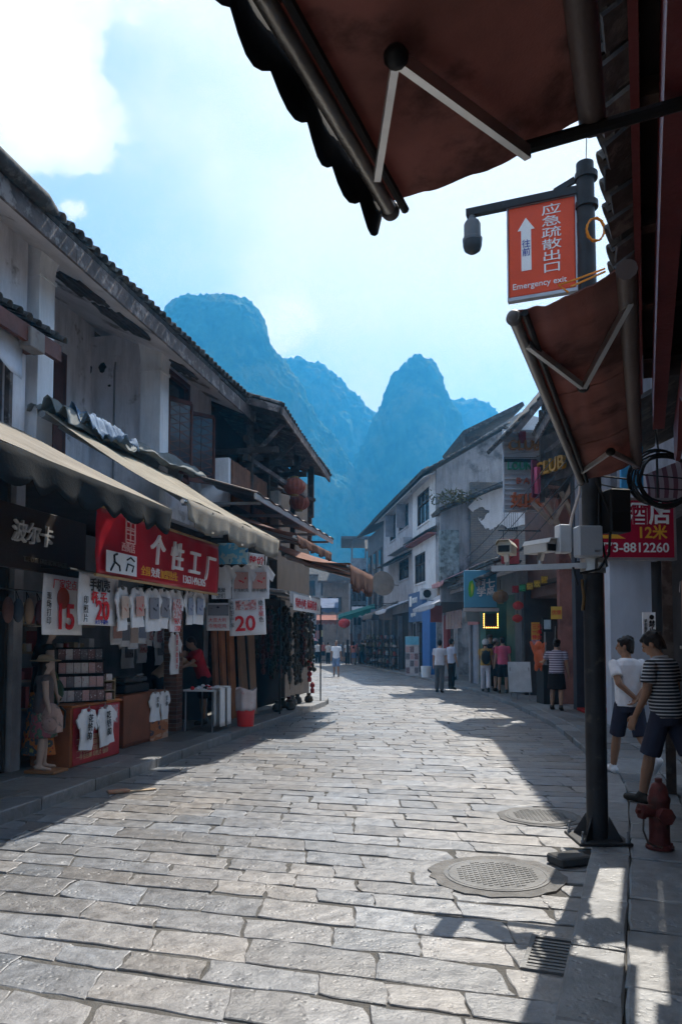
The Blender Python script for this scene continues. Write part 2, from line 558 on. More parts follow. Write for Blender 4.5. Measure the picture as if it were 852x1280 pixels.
def stone_material(name, ca, cb, rough=0.36, pit=1.0):
    """split stone: warm to blue-grey from stone to stone, pitted top, worn darker crevices"""
    m = bpy.data.materials.new(name); m.use_nodes = True
    N, L = m.node_tree.nodes, m.node_tree.links
    b = N['Principled BSDF']
    gi = N.new('ShaderNodeNewGeometry'); oi = N.new('ShaderNodeObjectInfo')
    ad = N.new('ShaderNodeMath'); ad.operation = 'ADD'
    L.new(gi.outputs['Random Per Island'], ad.inputs[0]); L.new(oi.outputs['Random'], ad.inputs[1])
    fr = N.new('ShaderNodeMath'); fr.operation = 'FRACT'; L.new(ad.outputs[0], fr.inputs[0])
    # slow drift of tone over the street plus a jump per stone
    nz = N.new('ShaderNodeTexNoise'); nz.inputs['Scale'].default_value = 0.55; nz.inputs['Detail'].default_value = 3
    L.new(gi.outputs['Position'], nz.inputs['Vector'])
    bl = N.new('ShaderNodeMath'); bl.operation = 'MULTIPLY_ADD'; bl.inputs[1].default_value = 0.55
    L.new(fr.outputs[0], bl.inputs[0])
    nb = N.new('ShaderNodeMath'); nb.operation = 'MULTIPLY_ADD'; nb.inputs[1].default_value = 2.0; nb.inputs[2].default_value = -0.78
    L.new(nz.outputs['Fac'], nb.inputs[0]); L.new(nb.outputs[0], bl.inputs[2])
    cr = N.new('ShaderNodeMix'); cr.data_type = 'RGBA'; cr.clamp_factor = True
    cr.inputs['A'].default_value = (*ca, 1); cr.inputs['B'].default_value = (*cb, 1)
    L.new(bl.outputs[0], cr.inputs['Factor'])
    n1 = N.new('ShaderNodeTexNoise'); n1.inputs['Scale'].default_value = 9; n1.inputs['Detail'].default_value = 8; n1.inputs['Roughness'].default_value = 0.7
    L.new(gi.outputs['Position'], n1.inputs['Vector'])
    mr = N.new('ShaderNodeMapRange'); mr.inputs['From Min'].default_value = 0.3; mr.inputs['From Max'].default_value = 0.7
    mr.inputs['To Min'].default_value = 0.5; mr.inputs['To Max'].default_value = 1.4
    L.new(n1.outputs['Fac'], mr.inputs['Value'])
    r2 = N.new('ShaderNodeMapRange'); r2.inputs['To Min'].default_value = 0.70; r2.inputs['To Max'].default_value = 1.25
    wn = N.new('ShaderNodeTexWhiteNoise'); wn.noise_dimensions = '1D'; L.new(fr.outputs[0], wn.inputs['W']); L.new(wn.outputs['Value'], r2.inputs['Value'])
    mm = N.new('ShaderNodeMath'); mm.operation = 'MULTIPLY'; L.new(mr.outputs[0], mm.inputs[0]); L.new(r2.outputs[0], mm.inputs[1])
    hs = N.new('ShaderNodeHueSaturation'); L.new(cr.outputs['Result'], hs.inputs['Color']); L.new(mm.outputs[0], hs.inputs['Value'])
    L.new(hs.outputs[0], b.inputs['Base Color'])
    # relief: broad undulation, chisel pits, fine grain
    nA = N.new('ShaderNodeTexNoise'); nA.inputs['Scale'].default_value = 7; nA.inputs['Detail'].default_value = 3
    nB = N.new('ShaderNodeTexVoronoi'); nB.inputs['Scale'].default_value = 22; nB.feature = 'F1'
    nC = N.new('ShaderNodeTexNoise'); nC.inputs['Scale'].default_value = 55; nC.inputs['Detail'].default_value = 5; nC.inputs['Roughness'].default_value = 0.7
    for q in (nA, nB, nC):
        L.new(gi.outputs['Position'], q.inputs['Vector'])
    pits = N.new('ShaderNodeMapRange'); pits.inputs['From Min'].default_value = 0.0; pits.inputs['From Max'].default_value = 0.35
    L.new(nB.outputs['Distance'], pits.inputs['Value'])
    nD = N.new('ShaderNodeTexNoise'); nD.inputs['Scale'].default_value = 4.5; L.new(gi.outputs['Position'], nD.inputs['Vector'])
    sel = N.new('ShaderNodeMapRange'); sel.inputs['From Min'].default_value = 0.5; sel.inputs['From Max'].default_value = 0.6
    L.new(nD.outputs['Fac'], sel.inputs['Value'])
    inv = N.new('ShaderNodeMath'); inv.operation = 'SUBTRACT'; inv.inputs[0].default_value = 1.0; L.new(sel.outputs[0], inv.inputs[1])
    mxp = N.new('ShaderNodeMath'); mxp.operation = 'MAXIMUM'; L.new(pits.outputs[0], mxp.inputs[0]); L.new(inv.outputs[0], mxp.inputs[1])
    s1 = N.new('ShaderNodeMath'); s1.operation = 'MULTIPLY_ADD'; s1.inputs[1].default_value = 0.5; L.new(nA.outputs['Fac'], s1.inputs[0]); 
    s2 = N.new('ShaderNodeMath'); s2.operation = 'MULTIPLY_ADD'; s2.inputs[1].default_value = 0.16; s2.inputs[2].default_value = 0.0
    L.new(nC.outputs['Fac'], s2.inputs[0])
    s3 = N.new('ShaderNodeMath'); s3.operation = 'MULTIPLY_ADD'; s3.inputs[1].default_value = 0.22
    L.new(mxp.outputs[0], s3.inputs[0]); L.new(s2.outputs[0], s3.inputs[2]); L.new(s3.outputs[0], s1.inputs[2])
    bp = N.new('ShaderNodeBump'); bp.inputs['Strength'].default_value = pit; bp.inputs['Distance'].default_value = 0.03
    L.new(s1.outputs[0], bp.inputs['Height']); L.new(bp.outputs[0], b.inputs['Normal'])
    rr = N.new('ShaderNodeMapRange'); rr.inputs['To Min'].default_value = rough - 0.12; rr.inputs['To Max'].default_value = rough + 0.2
    L.new(n1.outputs['Fac'], rr.inputs['Value']); L.new(rr.outputs[0], b.inputs['Roughness'])
    b.inputs['Specular IOR Level'].default_value = 0.9
    return m


MAT_STONE = stone_material('paving_stone', (0.205, 0.185, 0.168), (0.170, 0.187, 0.213))
MAT_SLAB = stone_material('pavement_slab', (0.16, 0.155, 0.15), (0.175, 0.185, 0.20), 0.42, 0.7)


def stone_poly(cs, rng, jit=0.012, per=3):
    """irregular outline of a stone from its four corners"""
    out = []
    for i in range(4):
        a, b = Vector(cs[i]), Vector(cs[(i + 1) % 4])
        c0 = Vector((sum(c[0] for c in cs) / 4, sum(c[1] for c in cs) / 4))
        for k in range(per):
            f = k / per
            p = a.lerp(b, f)
            if k == 0:
                p = p.lerp(c0, 0.004 + rng.random() * 0.016)
            out.append((p.x + rng.uniform(-jit, jit), p.y + rng.uniform(-jit, jit)))
    return out


def add_stone(mb, cs, rng, z0, ztop, jit=0.012, inset=0.005, tilt=0.004, per=3):
    o = stone_poly(cs, rng, jit, per)
    cx = sum(p[0] for p in o) / len(o); cy = sum(p[1] for p in o) / len(o)
    n = len(o)
    tx, ty = rng.uniform(-tilt, tilt) * 3, rng.uniform(-tilt, tilt) * 3
    def zt(x, y):
        return ztop + tx * (x - cx) + ty * (y - cy)
    vs = [(x, y, z0) for x, y in o]
    vs += [(x, y, zt(x, y) - inset * 0.75) for x, y in o]
    inn = []
    for x, y in o:
        d = math.hypot(x - cx, y - cy) + 1e-6
        k = 1 - (inset * rng.uniform(0.7, 1.7)) / d
        inn.append((cx + (x - cx) * k, cy + (y - cy) * k))
    vs += [(x, y, zt(x, y)) for x, y in inn]
    fs = []
    for r in (0, 1):
        for i in range(n):
            j = (i + 1) % n
            fs.append((r * n + i, r * n + j, (r + 1) * n + j, (r + 1) * n + i))
    fs.append(tuple(2 * n + i for i in range(n)))
    mb.add(vs, fs)


road = MB()
ys = [-4 + 84 * i / 60 for i in range(61)]
road.sheet(lambda u, v: ((1 - u) * (xat(LK, -4 + 84 * v) - 0.5) + u * (xat(RK, -4 + 84 * v) + 0.5), -4 + 84 * v, -0.0085), 4, 60)
ROAD = tag(road.build('road', MAT_GROUT), 'stone paved street curving between the shop houses', kind='structure')

MANH = [(1.13, 5.62, 0.35, 0.49), (1.93, 7.48, 0.31, 0.40)]


def build_paving():
    rng = random.Random(11)
    stones = []
    y = 1.6
    while y < 78:
        dep = rng.uniform(0.23, 0.34)
        th = math.radians(float(np.interp(y, [0, 6, 12, 20, 30, 80], [17, 15, 9, 2, -5, -7])))
        tn = math.tan(th)
        xc = 0.5 * (xat(LK, y) + xat(RK, y))
        x0 = xat(LK, y + 0.5) - 0.35
        x1 = xat(RK, y) + 0.35
        if 20 < y < 27:
            x0 -= 0.6
        x = x0 - rng.random() * 0.5
        while x < x1:
            w = rng.uniform(0.34, 0.70) if rng.random() > 0.12 else rng.uniform(0.24, 0.38)
            g = 0.001 + rng.random() * 0.0035
            def Y(xx, yy):
                return yy - (xx - xc) * tn
            e0, e1 = rng.uniform(-.018, .018), rng.uniform(-.018, .018)
            cs = [(x + g, Y(x, y) + g + e0 * .5), (x + w - g, Y(x + w, y) + g + e1 * .5), (x + w - g + rng.uniform(-.03, .03), Y(x + w, y + dep) - g + e1), (x + g + rng.uniform(-.03, .03), Y(x, y + dep) - g + e0)]
            stones.append(cs)
            x += w
        y += dep
    def size(cs):
        cx = sum(c[0] for c in cs) / 4; cy = sum(c[1] for c in cs) / 4
        if cy < 3.1:
            return 0
        px = 426 + FPX * cx / cy
        if px < -60 or px > 900 or cx > xat(RK, cy) + 0.1 or cx < xat(LK, cy) - 0.2:
            return 0
        a = abs(sum(cs[i][0] * cs[(i + 1) % 4][1] - cs[(i + 1) % 4][0] * cs[i][1] for i in range(4))) / 2
        return a / cy ** 3
    stones.sort(key=size, reverse=True)
    rest = MB()
    for i, cs in enumerate(stones):
        cx = sum(c[0] for c in cs) / 4; cy = sum(c[1] for c in cs) / 4
        zt = rng.uniform(-0.004, 0.004)
        if any(math.hypot(cx - mx, cy - my) < mr2 * 0.62 for mx, my, mr, mr2 in MANH):
            zt -= 0.012
        if i < 300:
            mb = MB(); add_stone(mb, [(a - cx, b - cy) for a, b in cs], rng, -0.04, zt, jit=0.013, per=4)
            mb.build('paving_stone', MAT_STONE, ROAD, loc=(cx, cy, 0))
        else:
            add_stone(rest, cs, rng, -0.04, zt, per=2)
    o = rest.build('paving_stone_field', MAT_STONE, ROAD)
    o['kind'] = 'stuff'


build_paving()


def offset_pts(poly, off, step):
    """points along a polyline every ~step, offset sideways (positive = right of travel)"""
    pts = [Vector(p) for p in poly]
    cum = [0]
    for a, b in zip(pts, pts[1:]):
        cum.append(cum[-1] + (b - a).length)
    def at(s):
        s = max(0, min(cum[-1] - 1e-6, s))
        i = max(k for k in range(len(cum)) if cum[k] <= s)
        i = min(i, len(pts) - 2)
        return pts[i].lerp(pts[i + 1], (s - cum[i]) / (cum[i + 1] - cum[i]))
    def P(s, o):
        d = (at(s + 0.35) - at(s - 0.35))
        d = d.normalized() if d.length > 1e-6 else Vector((0, 1))
        n = Vector((d.y, -d.x))
        q = at(s) + n * o
        return (q.x, q.y)
    return P, cum[-1]


def build_pavement(name, poly, sgn, h, width, kerbw, label, slab, ymax=46):
    rng = random.Random(len(name))
    P, total = offset_pts(poly, 0, 1)
    base = MB()
    n = 90
    def fn(u, v):
        a = P(total * v, sgn * (0.03 + (width - 0.03) * u))
        return (a[0], a[1], h - 0.03)
    base.sheet(fn, 2, n)
    for i in range(n):
        a, b = P(total * i / n, sgn * 0.03), P(total * (i + 1) / n, sgn * 0.03)
        base.add([(a[0], a[1], -0.05), (b[0], b[1], -0.05), (b[0], b[1], h - 0.03), (a[0], a[1], h - 0.03)], [(0, 1, 2, 3)])
    root = tag(base.build(name, MAT_GROUT), label, kind='structure')
    s = 0.0
    far = MB(); nfar = 0
    while s < total - 1:
        ln = rng.uniform(0.75, 1.15)
        g = 0.006
        q = [P(s + g, 0), P(s + ln - g, 0), P(s + ln - g, sgn * kerbw), P(s + g, sgn * kerbw)]
        cy = sum(p[1] for p in q) / 4; cx = sum(p[0] for p in q) / 4
        if cy > -1:
            if cy < ymax:
                mb = MB(); add_stone(mb, [(a - cx, b - cy) for a, b in q], rng, -0.06, h + rng.uniform(-.006, .006), 0.006, 0.014, 0.003)
                mb.build('kerb_stone', MAT_SLAB, root, loc=(cx, cy, 0))
            else:
                add_stone(far, q, rng, -0.06, h, 0.006, 0.014, 0.003, 2)
        s += ln
    off = kerbw
    cnt = 0
    while off < width - 0.05:
        w = min(slab * rng.uniform(0.85, 1.2), width - off)
        s = rng.random() * 0.5
        while s < total - 1:
            ln = rng.uniform(0.45, 0.95)
            g = 0.006
            q = [P(s + g, sgn * (off + g)), P(s + ln - g, sgn * (off + g)), P(s + ln - g, sgn * (off + w - g)), P(s + g, sgn * (off + w - g))]
            cy = sum(p[1] for p in q) / 4; cx = sum(p[0] for p in q) / 4
            if cy > -1:
                px = 426 + FPX * cx / max(cy, .1)
                if 2.4 < cy < 20 and -80 < px < 940 and cnt < 290:
                    mb = MB(); add_stone(mb, [(a - cx, b - cy) for a, b in q], rng, h - 0.05, h - 0.002 + rng.uniform(-.006, .004), 0.008, 0.012, 0.004)
                    mb.build('paving_slab', MAT_SLAB, root, loc=(cx, cy, 0)); cnt += 1
                else:
                    add_stone(far, q, rng, h - 0.05, h - 0.003, 0.008, 0.012, 0.004, 2)
            s += ln
        off += w
    o = far.build('paving_slab_field', MAT_SLAB, root); o['kind'] = 'stuff'
    return root


build_pavement('pavement_left', LK, -1, 0.13, 3.2, 0.34, 'raised stone pavement with high kerb before the shirt stalls', 0.62)
build_pavement('pavement_right', RK, 1, 0.10, 3.4, 0.28, 'low stone pavement curving along the street beside the lamp post', 0.42)


# ------------------------------------------------------------------ mountains
def worley(P, cell, seed):
    q = P / cell
    base = np.floor(q).astype(np.int64)
    best = np.full(len(P), 9.0)
    for dx in (-1, 0, 1):
        for dy in (-1, 0, 1):
            for dz in (-1, 0, 1):
                c = base + np.array([dx, dy, dz])
                h = (c[:, 0] * 73856093) ^ (c[:, 1] * 19349663) ^ (c[:, 2] * 83492791) ^ (seed * 2654435)
                h = h & 0x7fffffff
                r = np.stack([((h * 1103515245 + 12345) & 0xffff) / 65535.0, ((h * 69069 + 1) & 0xffff) / 65535.0, ((h * 22695477 + 7) & 0xffff) / 65535.0], 1)
                d = np.linalg.norm(q - (c + r), axis=1)
                best = np.minimum(best, d)
    return best


def vnoise(P, cell, seed):
    q = P / cell
    b = np.floor(q).astype(np.int64); f = q - b; f = f * f * (3 - 2 * f)
    def hv(c):
        h = (c[:, 0] * 374761393 + c[:, 1] * 668265263 + c[:, 2] * 2147483647 + seed * 144665) & 0x7fffffff
        h = ((h ^ (h >> 13)) * 1274126177) & 0x7fffffff
        return (h & 0xffff) / 32767.5 - 1
    out = 0
    for dx in (0, 1):
        for dy in (0, 1):
            for dz in (0, 1):
                w = (f[:, 0] if dx else 1 - f[:, 0]) * (f[:, 1] if dy else 1 - f[:, 1]) * (f[:, 2] if dz else 1 - f[:, 2])
                out = out + w * hv(b + np.array([dx, dy, dz]))
    return out


MAT_WOOD_HILL = M('hill_forest', (0.045, 0.10, 0.05), 0.95, var=0.5, scale=0.10, bump=0.0, col2=(0.10, 0.13, 0.055), amt2=0.45, scale2=0.05, spec=0.1)


def mountain(label, prof, D, seed, nu, nv, wf, crown=3.2):
    xs = np.array([(p[0] - 426) / FPX * D for p in prof])
    zs = np.array([CAMH + (802 - p[1]) / FPX * D for p in prof])
    u = np.linspace(xs[0], xs[-1], nu)
    v = np.concatenate([np.linspace(-1, 0, int(nv * .8)), np.linspace(0.06, 1, nv - int(nv * .8))])
    U, V = np.meshgrid(u, v, indexing='ij')
    U0 = U.ravel(); V0 = V.ravel()
    P0 = np.stack([U0, V0 * 60, np.zeros_like(U0)], 1)
    wob = vnoise(P0, 34, seed) * 9 * np.minimum(1, np.abs(V0) * 3)
    H = np.interp(U0 + wob, xs, zs)
    W = wf * (0.35 * H + 22)
    g = 1 - np.abs(V0) ** 1.9
    fl = vnoise(np.stack([U0, V0 * 0 + 3, V0 * 0], 1), 26, seed + 3) * 10 * np.minimum(1, np.abs(V0) * 2)   # spurs and gullies
    xp = xs[int(np.argmax(zs))]
    back = 0.85 * np.maximum(0, U0 - xp - 4)                    # the right flank falls back and so faces the sun
    k = (D + back) / D
    X = (U0 + wob * 0.3) * k
    Y = D + back + V0 * W + fl
    Z = -6 + (H * k + 6) * g
    P = np.stack([X, Y, Z], 1)
    G = P.reshape(nu, nv, 3)
    du = np.gradient(G, axis=0); dv = np.gradient(G, axis=1)
    nr = np.cross(du, dv).reshape(-1, 3)
    nr /= (np.linalg.norm(nr, axis=1, keepdims=True) + 1e-9)
    nr[nr[:, 2] < 0] *= -1
    P = P + nr * (vnoise(P, 18, seed + 5) * 3.0 + vnoise(P, 8, seed + 9) * 1.4)[:, None]
    d1 = worley(P, crown, seed); d2 = worley(P, crown * 0.35, seed + 1)
    P = P + (nr * 0.8 + np.array([0, 0, 0.5])) * ((1 - np.minimum(d1, 1)) * crown * 0.75 + (1 - np.minimum(d2, 1)) * crown * 0.3)[:, None]
    idx = np.arange(nu * nv).reshape(nu, nv)
    F = np.stack([idx[:-1, :-1], idx[1:, :-1], idx[1:, 1:], idx[:-1, 1:]], -1).reshape(-1, 4)
    me = bpy.data.meshes.new('mountain')
    me.vertices.add(len(P)); me.vertices.foreach_set('co', P.astype(np.float32).ravel())
    me.loops.add(F.size); me.loops.foreach_set('vertex_index', F.astype(np.int32).ravel())
    me.polygons.add(len(F)); me.polygons.foreach_set('loop_start', np.arange(0, F.size, 4, dtype=np.int32))
    me.update(calc_edges=True); me.validate()
    me.materials.append(MAT_WOOD_HILL)
    o = bpy.data.objects.new('mountain', me); COL.objects.link(o)
    tag(o, label, kind='structure')
    return o


mountain('tall wooded karst mountain behind the balcony house, sloping down to the street',
         [(120, 800), (150, 560), (180, 420), (208, 378), (228, 365), (255, 361), (285, 359), (303, 366), (316, 384), (330, 415), (352, 452), (380, 503), (412, 548), (440, 592), (465, 628), (485, 660), (520, 730), (560, 810)],
         420, 3, 330, 230, 0.62, 3.0)
mountain('lower rounded wooded ridge between the tall mountain and the pointed peak',
         [(250, 800), (300, 520), (345, 452), (375, 450), (402, 457), (425, 474), (448, 497), (470, 517), (500, 560), (540, 700), (560, 800)], 560, 8, 240, 150, 0.6, 4.0)
mountain('pointed karst peak standing alone above the white house',
         [(400, 800), (425, 640), (445, 570), (462, 535), (482, 505), (494, 470), (508, 453), (526, 444), (540, 450), (551, 470), (560, 494), (572, 518), (586, 545), (604, 580), (640, 640), (700, 800)], 490, 15, 260, 190, 0.62, 3.4)
mountain('low far wooded hill to the right of the pointed peak',
         [(480, 800), (530, 560), (560, 508), (578, 499), (596, 498), (612, 508), (622, 522), (650, 560), (720, 640), (800, 800)], 640, 22, 200, 110, 0.6, 4.4)

# ------------------------------------------------------------------ haze
hz = MB().box(-1004, 1004, -1004, 1004, -1.1, 226)
hz_m = bpy.data.materials.new('haze'); hz_m.use_nodes = True
_n = hz_m.node_tree.nodes; _n.clear()
_o = _n.new('ShaderNodeOutputMaterial'); _v = _n.new('ShaderNodeVolumePrincipled')
_v.inputs['Color'].default_value = (0.05, 0.44, 1.0, 1)
_v.inputs['Density'].default_value = 0.0012
_v.inputs['Anisotropy'].default_value = 0.3
hz_m.node_tree.links.new(_v.outputs[0], _o.inputs['Volume'])
HAZE = tag(hz.build('haze', hz_m), 'thin blue haze filling the valley air', 'haze', kind='stuff')

# ================================================================== people
def capsule(mb, p, q, r1, r2, n=10):
    p, q = Vector(p), Vector(q)
    d = (q - p)
    if d.length < 1e-6:
        return mb.ell(p, (r1, r1, r1))
    d.normalize()
    return mb.tube([p - d * r1 * .95, p - d * r1 * .6, p, q, q + d * r2 * .6, q + d * r2 * .95], [r1 * .3, r1 * .8, r1, r2, r2 * .8, r2 * .3], n)


def loft(mb, rings, n=14):
    """rings: (centre, x half axis vector, y half axis vector)"""
    vs = []; fs = []
    for c, ax, ay in rings:
        c, ax, ay = Vector(c), Vector(ax), Vector(ay)
        for k in range(n):
            a = 2 * math.pi * k / n
            vs.append(c + ax * math.cos(a) + ay * math.sin(a))
    for i in range(len(rings) - 1):
        for k in range(n):
            fs.append((i * n + k, i * n + (k + 1) % n, (i + 1) * n + (k + 1) % n, (i + 1) * n + k))
    fs.append(tuple(range(n))[::-1]); fs.append(tuple((len(rings) - 1) * n + k for k in range(n)))
    return mb.add(vs, fs)


def remeshed(mb, name, mat, parent, voxel, smooth=2, label=None, fold=0.0):
    me = mb.mesh(name)
    bm = bmesh.new(); bm.from_mesh(me); bmesh.ops.recalc_face_normals(bm, faces=bm.faces); bm.to_mesh(me); bm.free()
    tmp = bpy.data.objects.new('tmp', me)
    r = tmp.modifiers.new('r', 'REMESH'); r.mode = 'VOXEL'; r.voxel_size = voxel; r.use_smooth_shade = True
    if smooth:
        s = tmp.modifiers.new('s', 'SMOOTH'); s.iterations = smooth; s.factor = 0.5
    out = evaluated_mesh(tmp)
    bpy.data.objects.remove(tmp); bpy.data.meshes.remove(me)
    if fold:                                   # cloth folds
        nrm = [v.normal.copy() for v in out.vertices]
        for v, k in zip(out.vertices, nrm):
            f = mnoise.noise(Vector((v.co.x * 9 + v.co.z * 5, v.co.y * 9, v.co.z * 4)))
            v.co += k * ((f * .5 + .45) * fold)
    for p in out.polygons:
        p.use_smooth = True
    out.materials.clear(); out.materials.append(mat)
    o = bpy.data.objects.new(name, out); COL.objects.link(o)
    o.parent = parent
    if label:
        o['label'] = label
    return o


SKIN = M('skin', (0.42, 0.25, 0.17), 0.55, var=0.08, bump=0.05, coord='obj')
SKIN_D = M('skin_tanned', (0.30, 0.165, 0.105), 0.55, var=0.08, bump=0.05, coord='obj')
HAIR = M('black_hair', (0.012, 0.010, 0.010), 0.45, var=0.3, scale=40, bump=0.5, bscale=160, coord='obj')


def cloth(name, c, **k):
    return M('cloth_' + name, c, 0.9, var=0.12, scale=6, bump=0.15, bscale=25, coord='obj', spec=0.15, **k)


def rotx(a):
    return Matrix.Rotation(a, 3, 'X')


def limb(root, l1, l2, flex, abd, bend, side, kind):
    """two-bone limb; flex forward (+Y), abduct outward, bend at the joint. returns mid, end, end direction"""
    d = Vector((0, 0, -1))
    R = Matrix.Rotation(flex, 3, 'X') @ Matrix.Rotation(-abd * side, 3, 'Y')
    # rotation about X by +a moves -Z towards +Y
    d1 = R @ d
    mid = root + d1 * l1
    k = -bend if kind == 'leg' else bend
    R2 = Matrix.Rotation(flex + k, 3, 'X') @ Matrix.Rotation(-abd * side, 3, 'Y')
    d2 = R2 @ d
    return mid, mid + d2 * l2, d2


def person(label, loc, face, top, bottom, H=1.70, group=None, pose=None, voxel=0.02, skin=None, hair='short', shoes=None, sleeve='short',
           bot='shorts', near=False, cat='person', hat=None, name='person', build=1.0, inpart=None, hairmat=None, collar=None):
    """face = heading angle (0 looks along +Y, positive turns to the right)"""
    ps = dict(legL=(0.05, 0.05), legR=(-0.05, 0.05), armL=(0.05, 0.12, 0.15), armR=(0.05, 0.12, 0.15), lean=0.0, nod=0.0, turn=0.0)
    ps.update(pose or {})
    skin = skin or SKIN
    root = empty(name, loc, -face, label, cat, group)
    k = H / 1.70
    S = Matrix.Diagonal((k * build, k * build, k))
    Rl = Matrix.Rotation(-ps['lean'], 3, 'X')          # lean forward
    hip = Vector((0, 0, 0.90))
    def tor(x, y, z):                                   # torso point, z measured above the hips
        return hip + Rl @ Vector((x, y, z))
    ax = lambda r: Rl @ Vector((r, 0, 0))
    ay = lambda r: Rl @ Vector((0, r, 0))
    body = MB()
    torso = [(0.0, -0.02, .150, .110), (.10, -0.005, .145, .105), (.22, 0, .135, .098), (.36, .0, .155, .108), (.45, -.005, .165, .105), (.51, -.01, .125, .085), (.545, -.008, .07, .07)]
    loft(body, [(tor(0, y, z), ax(rx), ay(ry)) for z, y, rx, ry in torso])
    neck, hc = tor(0, -.005, .545), tor(0, 0.02 + 0.05 * math.sin(max(0, ps['nod'])), .69 - 0.02 * abs(math.sin(ps['nod'])))
    capsule(body, neck - Rl @ Vector((0, 0, .04)), hc - Rl @ Vector((0, .0, .05)), .062, .056)
    Rh = Matrix.Rotation(-ps['turn'], 3, 'Z') @ Matrix.Rotation(-(ps['nod'] + ps['lean'] * 0.6), 3, 'X')
    def hd(x, y, z):
        return hc + Rh @ Vector((x, y, z))
    body.ell(hd(0, -0.005, .025), (.077, .095, .098), rot=Rh)
    body.ell(hd(0, .035, -.035), (.058, .062, .078), rot=Rh)          # jaw and cheeks
    body.ell(hd(0, .098, -.012), (.014, .022, .026), 8, 6, rot=Rh)      # nose
    body.ell(hd(0, .084, -.060), (.026, .016, .010), 8, 6, rot=Rh)      # lips
    body.ell(hd(0, .082, .028), (.050, .018, .010), 8, 6, rot=Rh)       # brow
    for sx in (-1, 1):
        body.ell(hd(sx * .078, -.005, -.005), (.010, .022, .032), 8, 6, rot=Rh)   # ears
    joints = {}
    sh = {}
    for side, nm in ((-1, 'L'), (1, 'R')):
        fl, kn = ps['leg' + nm]
        h0 = hip + Vector((side * .085, 0, -0.02))
        mid, end, d2 = limb(h0, .42, .42, fl, 0.03, kn, side, 'leg')
        capsule(body, h0, mid, .082, .056); capsule(body, mid, mid.lerp(end, .35), .054, .056); capsule(body, mid.lerp(end, .35), end, .056, .036)
        fa = fl - kn                                                     # shank angle
        toe = Matrix.Rotation(min(0.9, max(-0.9, fa)) * 0.8, 3, 'X') @ Vector((0, .17, -.02))
        capsule(body, end - toe * .22 + Vector((0, 0, -.02)), end + toe * .85 + Vector((0, 0, -.03)), .036, .03)
        joints['k' + nm], joints['a' + nm], joints['t' + nm], joints['h' + nm] = mid, end, toe, h0
        fx, ab, el = ps['arm' + nm][:3]
        s0 = tor(side * .180, -.01, .475)
        amid, aend, ad = limb(s0, .28, .25, fx + ps['lean'] * -0.0, ab, el, side, 'arm')
        if len(ps['arm' + nm]) > 3:                                       # forearm swung inwards
            inw = ps['arm' + nm][3]
            ad = (Matrix.Rotation(side * inw, 3, 'Y') @ (aend - amid)); aend = amid + ad; ad = ad.normalized()
        capsule(body, s0, amid, .050, .040); capsule(body, amid, aend, .041, .028)
        sh[nm] = (s0, amid, aend, ad)
        # hand
        fwd = Vector((0, 1, 0)); inn = Vector((-side, 0, 0))
        pal = aend + ad * .055
        u = ad; w = (fwd - u * fwd.dot(u)); w = w.normalized() if w.length > .1 else Vector((0, 0, 1))
        v = u.cross(w).normalized()
        if v.dot(inn) < 0:
            v = -v
        if near:
            loft(body, [(aend, w * .027, v * .02), (aend + u * .03, w * .036, v * .016), (aend + u * .085, w * .042, v * .014), (aend + u * .095, w * .038, v * .01)], 10)
            for fi, (o, ln) in enumerate(((-.032, .06), (-.011, .075), (.011, .08), (.032, .07))):
                b0 = aend + u * .085 + w * o
                b1 = b0 + u * ln * .5 + v * .008
                b2 = b1 + u * ln * .42 + v * .025
                capsule(body, b0, b1, .0098, .0092, 7); capsule(body, b1, b2, .0092, .008, 7)
            t0 = aend + u * .03 + w * .035
            t1 = t0 + u * .03 + w * .024 + v * .01
            capsule(body, t0, t1, .013, .011, 7); capsule(body, t1, t1 + u * .032 + v * .012, .011, .009, 7)
        else:
            body.ell(pal, (.024, .024, .024)); capsule(body, aend, aend + u * .12 + v * .01, .026, .018)
            capsule(body, aend + u * .04 + w * .02, aend + u * .075 + w * .045, .014, .012)
    low = min(joints[q].z - 0.075 for q in ('aL', 'aR'))
    def fin(mb, nm, mat, vx, smooth=2, fold=0.0, lab=None):
        mb.v = [tuple(S @ (Vector(p) - Vector((0, 0, low)))) for p in mb.v]
        return remeshed(mb, nm, mat, root, vx, smooth, lab, fold)
    fin(body, 'body', skin, voxel * (0.5 if near else 1.0), 1 if near else 2)
    # ---- top
    if top is not None:
        m = MB()
        e = .016
        zb = -0.05 if bot != 'dress' else -0.32
        tt = [(zb, -0.015, .158 + e, .118 + e)] + [(z, y, rx + e * (1.25 if z < .3 else 0.8), ry + e * (1.4 if z < .3 else 1.0)) for z, y, rx, ry in torso[1:6]] + [(.535, -.01, .082, .08)]
        loft(m, [(tor(0, y, z), ax(rx), ay(ry)) for z, y, rx, ry in tt])
        for nm in ('L', 'R'):
            s0, amid, aend, ad = sh[nm]
            if sleeve == 'short':
                capsule(m, s0, s0.lerp(amid, .1), .055, .055)
                dd = (amid - s0).normalized()
                m.tube([s0, s0.lerp(amid, .62)], [.055, .063], 12)
            elif sleeve == 'long':
                capsule(m, s0, amid, .060, .052); m.tube([amid, aend], [.052, .040], 12); m.ell(amid, (.052, .052, .052))
            else:
                capsule(m, s0 - Vector((0, 0, .0)), s0.lerp(amid, .05), .050, .05)
        fin(m, 'shirt', top, voxel * (0.6 if near else 1.0), 2, 0.015 if near else 0.010)
        if collar is not None:
            m = MB()
            loft(m, [(tor(0, -.006, .515), ax(.085), ay(.082)), (tor(0, -.012, .565), ax(.070), ay(.074))], 14)
            fin(m, 'collar', collar, voxel * .6, 1)
